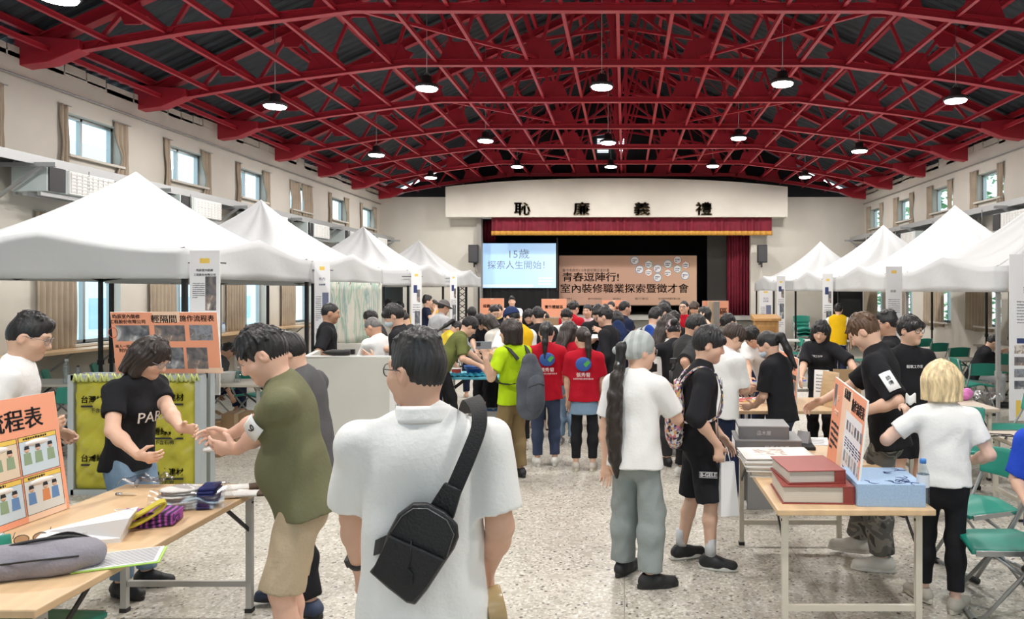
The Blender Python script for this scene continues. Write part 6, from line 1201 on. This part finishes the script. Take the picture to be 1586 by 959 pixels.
# ---- front right table
def book(name, label, p, rz, w, d, h, cover, pages, cat='binder', group=None, spine=True):
    o = empty(name, p, R_(rz), label=label, cat=cat, group=group); t = .006; b = MB(); b.box((0,0,t/2), (w,d,t)); b.box((0,0,h-t/2), (w,d,t)); b.box((w/2-t/2,0,h/2), (t,d,h)); 
    b.build('cover', cover, o, bevel=.002); b = MB(); b.box((-.012,0,h/2), (w-.045,d-.02,h-2*t-.004)); b.build('pages', pages, o); b = MB(); b.box((w/2-.035,0,h/2), (.055,d-.004,h-2*t+.002)); b.build('spine', cover, o); return o
MAR = mat('maroon_cover', (.26,.045,.035), .5, 0, .05, 60); PGS = ramp_mat('page_edges', 'Wave', [(.3,(.50,.46,.40)), (.7,(.66,.62,.55))], 60, .8, bands_direction='Z')
PGS.node_tree.nodes['Wave Texture'].bands_direction = 'Z'
book('sample_binder', 'larger maroon sample binder, lower of the pair on the book table', (1.085,4.33,TZ), -2, .40,.42,.10, MAR, PGS, group='maroon binders'); book('sample_binder', 'smaller maroon sample binder on top of the larger one', (1.07,4.36,TZ+.101), 4, .33,.38,.075, MAR, PGS, group='maroon binders')
z = TZ; 
for i, (w, d, h, m, lb) in enumerate(((.42,.34,.035,'grey_cover','bottom grey'), (.46,.36,.03,'white_cover','middle white'), (.48,.36,.028,'white_cover','upper white'), (.46,.34,.022,'white_cover','top white, picture on its cover'))):
    o = book('sample_book', f'{lb} sample book in the slanting stack behind the maroon binders', (1.03-.01*i,4.86+.012*i,z), -8+3*i, w,d,h, mat(m, (.55,.53,.50) if m == 'grey_cover' else (.72,.70,.68), .35), PGS, 'book', 'sample books on the book table'); z += h+.001
    if i == 3: b = MB(); b.box((-.04,.02,h+.0008), (.20,.18,.001)); b.build('cover_picture', PHOTO[3], o)
GBX = mat('grey_box', (.15,.15,.155), .55, 0, .05, 60); 
for i, (w, d, h, zz, lb, px) in enumerate(((.47,.36,.105,0,'larger grey lidded box, lower of two at the far end of the book table',1.05), (.36,.30,.095,.106,'smaller grey lidded box standing on the larger grey box',1.02))):
    o = empty('sample_box', (px,5.52,TZ+zz), R_(-4), label=lb, cat='box', group='grey boxes'); b = MB(); b.box((0,0,h/2), (w,d,h)); b.build('box', GBX, o, bevel=.004); b = MB(); b.box((0,0,h), (w+.006,d+.006,.012)); b.build('lid', mat('grey_lid', (.26,.26,.265), .5), o, bevel=.003); b = MB(); b.box((-w/2-.001,0,h/2), (.002,d*.8,h*.6)); b.build('side_label', PAPER, o); o['t'] = d; T(o, '裝美の五選' if i == 0 else '品木屋', .035, 0 if i else .06, h*.5, mat('silver_print', (.5,.5,.52), .4))
o = empty('blue_box', (1.475,4.27,TZ), R_(-3), label='large pale blue lidded box with ink plants, beside the water bottle', cat='box'); b = MB(); b.box((0,0,.062), (.37,.40,.124)); b.build('box', ramp_mat('pale_blue_linen', 'Noise', [(.3,(.30,.43,.62)), (.7,(.36,.50,.69))], 90, .7), o, bevel=.003); b = MB(); rr = random.Random(5)
for k in range(9):
    p = V((rr.uniform(-.15,.15), rr.uniform(-.17,.17), .1252)); 
    for q in range(3): a = rr.uniform(0,6.28); b.tube([p, p+V((math.cos(a)*.03, math.sin(a)*.03, .0005)), p+V((math.cos(a+.5)*.055, math.sin(a+.5)*.055, .0005))], [.0025,.002,.0006], 4)
b.build('ink_drawing', NAVY, o)
CLEAR = glass_mat('clear_plastic', (.93,.96,.97), .16, .04); BCAP = mat('bottle_cap_blue', (.05,.22,.60), .4)
def bottle(label, p, h=.245, capm=BCAP, lab=True):
    o = empty('water_bottle', p, label=label, cat='bottle', group='plastic water bottles'); r = h*.135; b = MB(); b.lathe([(r*.8,0),(r,.01),(r,.02),(r*.96,h*.30),(r,h*.33),(r*.96,h*.36),(r,h*.62),(r*.85,h*.74),(r*.42,h*.88),(r*.40,h*.92)], n=20); b.build('bottle', CLEAR, o); b = MB(); b.lathe([(r*.50,h*.905),(r*.50,h*.99),(r*.44,h)], n=18); b.build('cap', capm, o)
    if lab: b = MB(); b.sheet(lambda u, v: (r*1.01*math.cos(u*2*math.pi), r*1.01*math.sin(u*2*math.pi), h*(.40+.27*v)), 24, 1); b.build('bottle_label', mat('bottle_label', (.68,.73,.80), .5), o)
    b = MB(); b.lathe([(r*.7,.008),(r*.9,.014),(r*.9,h*.66),(r*.1,h*.661)], n=16); b.build('water', glass_mat('water_fill', (.86,.92,.95), .06, .02), o); return o
bottle('water bottle with blue cap at the near corner of the book table', (1.655,4.115,TZ), .255)
def sheet(label, p, w, d, rz, m=PAPER, name='paper_sheet', cat='paper', ln=8):
    o = empty(name, p, R_(rz), label=label, cat=cat); b = MB(); b.sheet(lambda u, v: ((u-.5)*w, (v-.5)*d, .002+.004*u*v), 6, 6); b.build('sheet', m, o, thick=.0015)
    if ln:
        b = MB(); r = random.Random(label); [b.box(((r.uniform(-.05,.05))*w, (.5-(k+1)/(ln+1))*d, .0062), (w*r.uniform(.6,.8), d*.02, .0004)) for k in range(ln)]; b.build('text_lines', GREYINK, o)
    return o
sheet('white paper sheet at the left edge of the book table', tab(1160,712), .10,.22, 10, ln=4); sheet('white flyer beside the grey boxes', tab(1262,684), .21,.30, -12); sheet('tan envelope behind the blue box', tab(1345,728), .24,.20, 15, mat('envelope_tan', (.62,.42,.22), .7), 'envelope', 'envelope', 0)
o = empty('black_folder', (1.28,5.62,TZ), R_(-5), label='flat charcoal folder with a pink trinket at the far end of the book table', cat='folder'); b = MB(); b.box((0,0,.012), (.30,.20,.024)); b.build('folder', CHAR, o, bevel=.004); b = MB(); b.ell((.03,.02,.035), (.03,.02,.016)); b.build('trinket', mat('pink_plastic', (.75,.20,.40), .4), o)
o = empty('desk_calendar', tab(1245,690), R_(-40), label='small grey tented card beside the grey boxes', cat='tented card'); b = MB(); b.prism([(-.05,-.04,0),(-.05,.04,0),(-.05,0,.11)], (.10,0,0)); b.build('card', mat('card_grey', (.35,.35,.36), .7), o)
# ---- cable table
rr = random.Random(12)
for i in range(9):
    c = V((rr.uniform(1.2,1.62), rr.uniform(7.5,8.05), TZ)); o = empty('cable', c, label=['white cable strip looped on the cable table near the curly-haired one','thin yellow cable lying in the cable heap','pink ribbon cable bent in the cable heap'][i % 3], cat='cable', group=['white cable strips','yellow cables','pink ribbon cables'][i % 3]); b = MB()
    pts = spline([(rr.uniform(-.2,.2), rr.uniform(-.15,.15), .01+rr.uniform(0,.05)) for k in range(4)], 6); b.tube(pts, [.008,.006,.009][i % 3], 6); b.build('cord', [WHT, YEL, mat('pink_cable', (.75,.22,.25), .5)][i % 3], o)
o = empty('tool_tray', (2.15,7.75,TZ), 0, label='shallow tray of dark small tools on the cable table', cat='tray'); b = MB(); b.box((0,0,.006), (.3,.2,.012)); [b.box((x,y,.02), sz) for x, y, sz in ((-.145,0,(.01,.2,.03)),(.145,0,(.01,.2,.03)),(0,.095,(.3,.01,.03)),(0,-.095,(.3,.01,.03)))]; b.build('tray', GRYPAINT, o); b = MB(); [b.tube([(-.11+.05*k,-.06,.018),(-.10+.05*k,.06,.018)], .009, 8) for k in range(5)]; b.build('tools', BLK, o)
o = empty('grey_crate', (1.32,6.72,0), R_(4), label='grey open crate on the floor beneath the masked person', cat='crate'); 
b = MB(); b.box((0,0,.02), (.5,.36,.04)); [b.box((x,y,.20), sz) for x, y, sz in ((-.245,0,(.012,.36,.38)),(.245,0,(.012,.36,.38)),(0,.175,(.5,.012,.38)),(0,-.175,(.5,.012,.38)))]; b.build('crate', mat('crate_grey', (.22,.22,.22), .6), o, bevel=.004)
# ---- front left table
o = empty('plastic_bag_of_gloves', tab(298,786), R_(14), label='clear bag of white gloves with navy cuffs on the left table', cat='bag of gloves'); b = MB(); rr = random.Random(2)
GLV = cloth('knit_white', (.70,.68,.65), .08, .9, .6, 120); NCUF = cloth('navy_knit', (.03,.035,.14), .1, .9, .6, 120)
for k in range(7):
    g = MB(); z0_ = .012+.016*k; g.ell((-.05+rr.uniform(-.01,.01),rr.uniform(-.01,.01),z0_), (.11,.085,.012), 14, 6); gl = g.build('glove_layer', GLV, o); g = MB(); g.box((.085+rr.uniform(-.01,.01),rr.uniform(-.006,.006),z0_), (.085,.15,.014), (0,0,rr.uniform(-.06,.06))); g.build('cuff', NCUF, gl, bevel=.005)
b = MB(); b.sheet(lambda u, v: (-.19+.37*u, -.10*math.cos(v*math.pi)*(1+.08*math.sin(u*17)), .012+.125*math.sin(v*math.pi)*(.85+.15*math.sin(u*11+v*7))), 24, 14); b.build('film', glass_mat('crinkled_film', (.95,.95,.96), .22, .18), o)
o = empty('plastic_bag', tab(226,752), R_(10), label='empty clear plastic bag by the bob-haired person', cat='plastic bag'); b = MB(); b.sheet(lambda u, v: ((u-.5)*.26, (v-.5)*.17, .02+.03*abs(math.sin(u*7+v*3))+.02*math.sin(v*9+u*4)*math.sin(u*13)), 26, 16); b.build('film', glass_mat('crinkled_film', (.95,.95,.96), .22, .18), o, thick=.002)
def glove(label, p, rz, cuffm=None, m=GLV):
    o = empty('work_glove', p, R_(rz), label=label, cat='glove', group='white knit gloves'); S = Shape(); S.cone((-.09,0,.018), (.0,0,.020), .040, .046, .01, ((0,0,1), 2.4))
    for k in range(4): S.cone((.03,-.033+.022*k,.018), (.10+(.012 if k in (1,2) else 0),-.038+.025*k,.016), .013, .011, .006)
    S.cone((-.02,-.04,.018), (.035,-.075,.016), .014, .012, .008); link('glove', S.mesh('glove', .005), m, o); S = Shape(); S.cone((-.10,0,.018), (-.135,0,.019), .041, .042, .005, ((0,0,1), 2.4)); link('cuff', S.mesh('cuff', .006), cuffm or GLV, o); return o
glove('folded white glove with brown cuff at the far corner of the left table', tab(358,762), -150, cloth('brown_knit', (.10,.07,.05))); glove('second white glove lying under the brown-cuffed one', tab(374,770), -170, cloth('brown_knit', (.10,.07,.05)))
glove('white glove held in the hands of the olive tee figure', at(352,700,4.0), 180)
o = empty('pen', tab(197,768), R_(-6), label='silver marker pen lying near the clear plastic bag', cat='pen'); b = MB(); b.tube([(-.065,0,.008),(.02,0,.008),(.04,0,.008),(.06,0,.008)], [.007,.0075,.006,.003], 10); b.build('barrel', mat('pen_beige', (.62,.52,.38), .4), o); b = MB(); b.tube([(-.07,0,.008),(-.03,0,.008)], .008, 10); b.build('cap', CHROME, o)
o = empty('folded_cloth', tab(232,812), R_(14), label='folded purple and violet striped cloth on the left table', cat='cloth'); b = MB()
for k in range(4): b.sheet(lambda u, v, k=k: ((u-.5)*.26, (v-.5)*.15, .010+.017*k+.006*math.sin(u*8+k)), 16, 6)
b.build('fold', ramp_mat('violet_stripes', 'Wave', [(.30,(.03,.015,.06)), (.45,(.35,.06,.40)), (.6,(.10,.03,.16)), (.8,(.45,.10,.45))], 11, .8, const=True, Distortion=3.0), o, thick=.016)
o = empty('strap_coil', tab(212,822), R_(38), label='folded yellow and white webbing strap before the violet cloth', cat='strap'); b = MB(); ribbon(b, spline([(-.14,0,.02),(-.02,.0,.03),(.08,.0,.075),(.12,.0,.115),(.10,.0,.125),(.02,.0,.085),(-.06,.01,.045),(-.15,.02,.03)], 6), .045, .008, (0,1,.2)); b.build('webbing', mat('yellow_webbing', (.62,.52,.06), .8, 0, .3, 120), o); b = MB(); ribbon(b, [(-.22,-.01,.03),(-.12,0,.035)], .07, .03, (0,1,0)); b.build('white_end', GLV, o)
o = empty('gloss_bag', tab(132,838), R_(22), label='white glossy paper carrier lying flat on the left table', cat='paper bag'); b = MB(); b.prism([(-.20,-.07,.0),(-.20,.09,.0),(.16,.10,.0),(.16,-.09,.0)], (0,0,.02)); b.add([(-.2,-.07,.02),(.16,-.09,.02),(.20,-.10,.115),(.20,.08,.12),(-.19,.09,.04)], [(0,1,2,3,4)]); b.add([(.16,-.09,.02),(.16,.10,.02),(.20,.08,.12),(.20,-.10,.115)], [(0,1,2,3)]); b.build('bag', mat('gloss_white_paper', (.86,.86,.88), .3), o, thick=.003); b = MB(); b.tube(spline([(.19,-.05,.11),(.12,-.02,.14),(.19,.04,.115)],5), .002, 5); b.build('handle', WHT, o)
o = empty('spectacles', tab(48,842), R_(35), label='brown-tinted glasses with dark frame lying behind the grey backpack', cat='glasses'); b = MB()
for s in (-1, 1): b.tube([(s*.035+.028*math.cos(a), 0, .024+.022*math.sin(a)) for a in [k*math.pi/8 for k in range(16)]], .002, 5, closed=True); b.tube([(s*.066,0,.035),(s*.068,.13,.03)], .002, 5)
b.build('frame', GLM, o); b = MB(); [b.add([(s*.035+.027*math.cos(a), 0, .024+.021*math.sin(a)) for a in [k*math.pi/8 for k in range(16)]], [tuple(range(16))]) for s in (-1,1)]; b.build('lens', glass_mat('brown_lens', (.45,.34,.26), .15), o)
o = empty('backpack', tab(66,886), R_(18), label='light grey fabric backpack lying on the left table', cat='backpack'); S = Shape(); S.cone((-.17,0,.055), (.14,.01,.06), .095, .090, .03, ((0,0,1), 1.35)); S.cone((-.12,-.05,.05), (.10,-.05,.055), .06, .06, .03); S.noise(.004, 30); S.plane((0,0,.003), (0,0,-1)); link('bag_body', S.mesh('pack', .007), cloth('heather_grey', (.26,.25,.29), .12, .85, .4, 90), o); b = MB(); b.tube(spline([(-.22,.02,.06),(-.10,-.01,.125),(.08,.02,.135),(.16,.05,.10)],6), .008, 6); b.tube(spline([(-.20,-.09,.07),(0,-.115,.085),(.16,-.09,.08)],6), .004, 6); b.build('zip', BLK, o); b = MB(); ribbon(b, spline([(-.24,.02,.06),(-.30,-.05,.03),(-.26,-.10,.02),(-.18,-.10,.03)],5), .03, .006, (0,0,1)); b.build('strap', WEB, o); b = MB(); ribbon(b, spline([(-.05,.08,.10),(.05,.11,.12),(.15,.09,.09)],5), .022, .006, (0,0,1)); b.build('strap', WEB, o)
o = empty('clipboard', tab(188,868), R_(24), label='lime clipboard with printed list at the near edge of the left table', cat='clipboard'); b = MB(); b.box((0,0,.004), (.32,.22,.006)); b.build('board', mat('lime_plastic', (.38,.62,.10), .5), o, bevel=.002); b = MB(); b.box((.0,.0,.009), (.30,.205,.004)); b.build('paper', PAPER, o); b = MB(); [b.box((0,.09-.012*k,.0115), (.27,.004,.0006)) for k in range(16)]; b.build('text_lines', GREYINK, o); b = MB(); b.box((-.145,0,.014), (.022,.12,.012)); b.build('clip', DGREY, o, bevel=.003)
# ---- left background
bottle('tall clear water bottle on the grey table behind the yellow panel', (PX(103,9.5), 9.5, TZ), .31, WHT, False); bottle('short clear bottle with grey cap beside the tall one', (PX(121,9.6), 9.6, TZ), .22, DGREY, False)
o = empty('black_bag', (PX(70,8.9), 8.95, 0), R_(20), label='black bag on the floor behind the fists of the henley shirt', cat='bag'); S = Shape(); S.cone((-.12,0,.16), (.12,0,.16), .14, .13, .04); S.cone((0,0,.18), (0,0,.28), .13, .08, .06); S.noise(.006, 22); S.plane((0,0,.004), (0,0,-1)); link('bag_body', S.mesh('pack', .012), LEATHER, o); b = MB(); b.tube(spline([(-.1,0,.27),(0,0,.40),(.1,0,.27)],6), .01, 6); b.build('handle', WEB, o)
KRAFT = mat('kraft_cardboard', (.34,.22,.12), .8, 0, .05, 40, .08, 4)
for px, y, w, d, h, rz, lb in ((322,9.5,.34,.3,.26,6,'small kraft carton, left one under the tub table'), (352,9.0,.42,.32,.22,-4,'open-topped kraft carton in front of the tub table'), (372,9.7,.36,.3,.34,10,'tall kraft carton under the right end of the tub table'), (330,8.7,.30,.25,.16,0,'flat kraft carton nearest the white poster')):
    o = empty('carton', (PX(px,y), y, 0), R_(rz), label=lb, cat='carton', group='cartons under the tub table'); b = MB(); b.box((0,0,h/2), (w,d,h)); b.build('box', KRAFT, o, bevel=.004); b = MB(); b.box((0,-d/2-.001,h/2), (.05,.002,h)); b.box((0,0,h+.001), (.05,d,.002)); b.build('packing_tape', mat('packing_tape', (.48,.36,.22), .4), o); b = MB(); b.bar((-w/2,-d/2,h), (-w/2-.08,-d/2,h+.05), .004, .12, up=(0,1,0)); b.build('flap', KRAFT, o); o['t'] = d; lines(o, w*.2, h*.5, w*.3, 3, .04, .02, None, int(px))
o = empty('white_tub', (PX(352,9.6), 9.6, TZ), 0, label='white plastic tub on the tub table', cat='tub'); b = MB(); b.lathe([(.085,0),(.10,.13),(.105,.135),(.095,.135),(.08,.012)], n=20); b.build('tub', WHT, o); b = MB(); b.tube(spline([(-.1,0,.12),(0,-.09,.05),(.1,0,.12)],6), .003, 5); b.build('handle', STEEL, o)
o = empty('red_tray', (PX(340,9.7), 9.75, TZ), R_(10), label='dark red tray of tools at the left of the white tub', cat='tray'); b = MB(); b.box((0,0,.02), (.22,.16,.04)); b.build('tray', mat('dark_red_plastic', (.18,.02,.02), .5), o, bevel=.008); b = MB(); b.tube([(-.08,0,.05),(.08,.02,.05)], .012, 8); b.build('tool', BLK, o)
bottle('clear jar on the tub table beside the white tub', (PX(368,9.6), 9.62, TZ), .20, WHT, False)
o = empty('blue_bottle', (PX(441,12.9), 12.9, 1.03), label='slim blue and white bottle standing on the window counter', cat='bottle'); b = MB(); b.lathe([(.035,0),(.036,.16),(.015,.19),(.015,.2)], n=16); b.build('bottle', mat('pale_blue_plastic', (.55,.68,.85), .4), o); b = MB(); b.lathe([(.017,.2),(.017,.225)], n=12); b.build('cap', BCAP, o); o.location = (WL+.28, 15.6, 1.03)
o = empty('flower_pot', (WL+.30, 14.0, 1.03), label='small pot of orange flowers on the window counter', cat='potted flower'); b = MB(); b.lathe([(.05,0),(.065,.10),(.06,.10)], n=16); b.build('pot', KRAFT, o); rr = random.Random(1)
for k in range(9):
    p = V((rr.uniform(-.09,.09), rr.uniform(-.09,.09), .16+rr.uniform(0,.09))); b = MB(); b.tube([(0,0,.09), p], .004, 5); st = b.build('stem', mat('stem_green', (.06,.2,.04), .6), o); b = MB(); b.ell(p, (.045,.045,.025), 10, 6); b.build('blossom', mat('orange_petal', (.80,.35,.02), .6), st)
# ---- booth tool, middle table
o = empty('cordless_drill', (-3.10,8.05,1.222), R_(95), label='black and red cordless drill lying on the booth edge', cat='drill'); b = MB(); b.tube([(0,-.12,.035),(0,.06,.035),(0,.12,.035),(0,.17,.035)], [.032,.034,.024,.006], 12); b.build('motor_housing', BLK, o); b = MB(); b.tube([(0,-.05,.035),(.10,-.07,.03),(.13,-.075,.03)], [.022,.019,.02], 10); b.build('handle', mat('drill_red', (.35,.02,.02), .5), o); b = MB(); b.box((.16,-.075,.03), (.06,.11,.058)); b.build('battery', BLK, o, bevel=.006)
o = empty('blue_bowl', (PX(734,10.4), 10.45, TZ), label='blue plastic bowl on the middle work table', cat='bowl'); b = MB(); b.lathe([(.09,0),(.15,.13),(.155,.13),(.14,.115),(.085,.01)], n=24); b.build('bowl', mat('blue_plastic', (.06,.16,.50), .45), o); b = MB(); b.lathe([(.145,.10),(.01,.105)], n=24); b.build('contents', WHT, o)
o = empty('red_box', (PX(707,10.5), 10.5, TZ), R_(8), label='small red and white box left of the blue bowl', cat='box'); b = MB(); b.box((0,0,.04), (.12,.10,.08)); b.build('box', mat('red_plastic', (.55,.06,.04), .5), o, bevel=.004); b = MB(); b.box((0,0,.083), (.125,.105,.008)); b.build('lid', WHT, o)
o = empty('teal_cloth', (PX(725,10.3), 10.28, TZ), R_(4), label='crumpled teal cloth in front of the blue bowl', cat='cloth'); b = MB(); b.sheet(lambda u, v: ((u-.5)*.62*(1+.1*math.sin(v*9)), (v-.5)*.20*(1+.2*math.sin(u*13)), .012+.035*abs(math.sin(u*21+v*6))*math.sin(v*math.pi)+.008*math.sin(u*47)), 60, 12); b.build('fabric', cloth('teal', (.02,.20,.30), .3), o, thick=.004)
o = empty('storage_bin', (PX(745,10.2), 10.6, 0), label='grey bin with blue parts under the middle work table', cat='bin'); b = MB(); b.box((0,0,.02), (.45,.32,.03)); [b.box((x,y,.12), sz) for x, y, sz in ((-.22,0,(.012,.32,.22)),(.22,0,(.012,.32,.22)),(0,.155,(.45,.012,.22)),(0,-.155,(.45,.012,.22)))]; b.build('bin', GRYPAINT, o); b = MB(); [b.ell((-.15+.075*k,.03*(-1)**k,.2), (.06,.06,.05)) for k in range(5)]; b.build('contents', mat('blue_parts', (.05,.14,.28), .5), o)
# ---- right background
o = empty('lectern', (PX(1186,20.4), 20.4, 0), label='tan wooden lectern near the right side of the stage', cat='lectern'); WOOD = mat('tan_wood', (.42,.23,.08), .5, 0, 0, 1, .15, 3, stretch=(4,4,1)); b = MB(); b.box((0,0,.55), (.62,.45,1.1)); b.build('cabinet', WOOD, o, bevel=.006); b = MB(); b.prism([(-.37,-.28,1.1),(-.37,.26,1.1),(-.37,.26,1.27),(-.37,-.28,1.17)], (.74,0,0)); b.build('sloped_top', WOOD, o, bevel=.006); b = MB(); b.box((0,-.23,.6), (.46,.02,.7)); b.build('front_panel', mat('tan_wood_dark', (.34,.18,.06), .5), o)
o = empty('pink_bag', (PX(1490,8.0), 8.05, TZ), R_(10), label='crumpled pink plastic bag on the pale table behind the blond person', cat='plastic bag'); S = Shape(); S.cone((-.08,0,.05), (.09,0,.055), .07, .06, .03); S.noise(.012, 34); S.plane((0,0,.003), (0,0,-1)); link('bag', S.mesh('bag', .009), mat('pink_film', (.70,.20,.52), .35), o)
o = empty('clear_bag', (PX(1522,8.15), 8.2, TZ), R_(-10), label='heap of clear packaging beside the pink bag', cat='plastic bag'); b = MB(); b.sheet(lambda u, v: ((u-.5)*.42, (v-.5)*.28, .02+.07*abs(math.sin(u*6+v*2))*math.sin(v*math.pi)+.02*math.sin(u*17)), 26, 12); b.build('film', glass_mat('crinkled_film', (.95,.95,.96), .22, .18), o, thick=.002)
o = empty('dark_bag', (PX(1468,8.4), 8.6, TZ), 0, label='dark grey bag slumped on the far end of the pale table', cat='bag'); S = Shape(); S.cone((-.1,0,.10), (.12,0,.07), .11, .08, .05); S.noise(.008, 24); S.plane((0,0,.003), (0,0,-1)); link('bag', S.mesh('bag', .010), CHAR, o)
o = empty('paper_scraps', (PX(1553,6.35), 6.35, .66), label='loose tools and clips on the lower pale table', cat='tools'); b = MB(); rr = random.Random(6); [b.bar((rr.uniform(-.12,.12), rr.uniform(-.1,.1), .012+.004*k), (rr.uniform(-.12,.12), rr.uniform(-.1,.1), .012+.004*k), .012, .008) for k in range(7)]; b.build('clips', DGREY, o)
for i, (px, y) in enumerate(((1101,12.9),(1110,12.8))): o = empty('wood_sample', (PX(px,y), y, 0), R_(4-9*i), label=['narrow pale wood sample board standing before the right area sign','narrow grey sample board next to the pale wood one'][i], cat='sample board'); b = MB(); b.box((0,0,.87), (.10,.06,1.74)); b.build('plank', [mat('sample_wood', (.55,.42,.28), .6), mat('sample_grey', (.24,.22,.20), .6)][i], o, bevel=.003); b = MB(); b.box((0,.06,.02), (.2,.3,.04)); b.build('stand', GRYPAINT, o)
for i in range(7):
    o = empty('part_block', (1.6+.16*i, 9.2+.04*(i % 3), TZ), R_(20*i), label='small pale sample block on the table behind the cable table', cat='block', group='sample blocks'); b = MB(); b.box((0,0,.03), (.10,.07,.06)); b.m = 1; b.box((0,0,.062), (.08,.05,.006)); b.build('block', [OFFW, BLU], o, bevel=.003)
o = empty('cardboard_model', at(850,505,11.3), R_(10), label='tan cardboard model held up by the bowing red helper', cat='model'); b = MB(); b.box((0,0,.0), (.30,.03,.24)); b.box((0,.06,-.1), (.30,.14,.02)); b.build('panel', KRAFT, o)
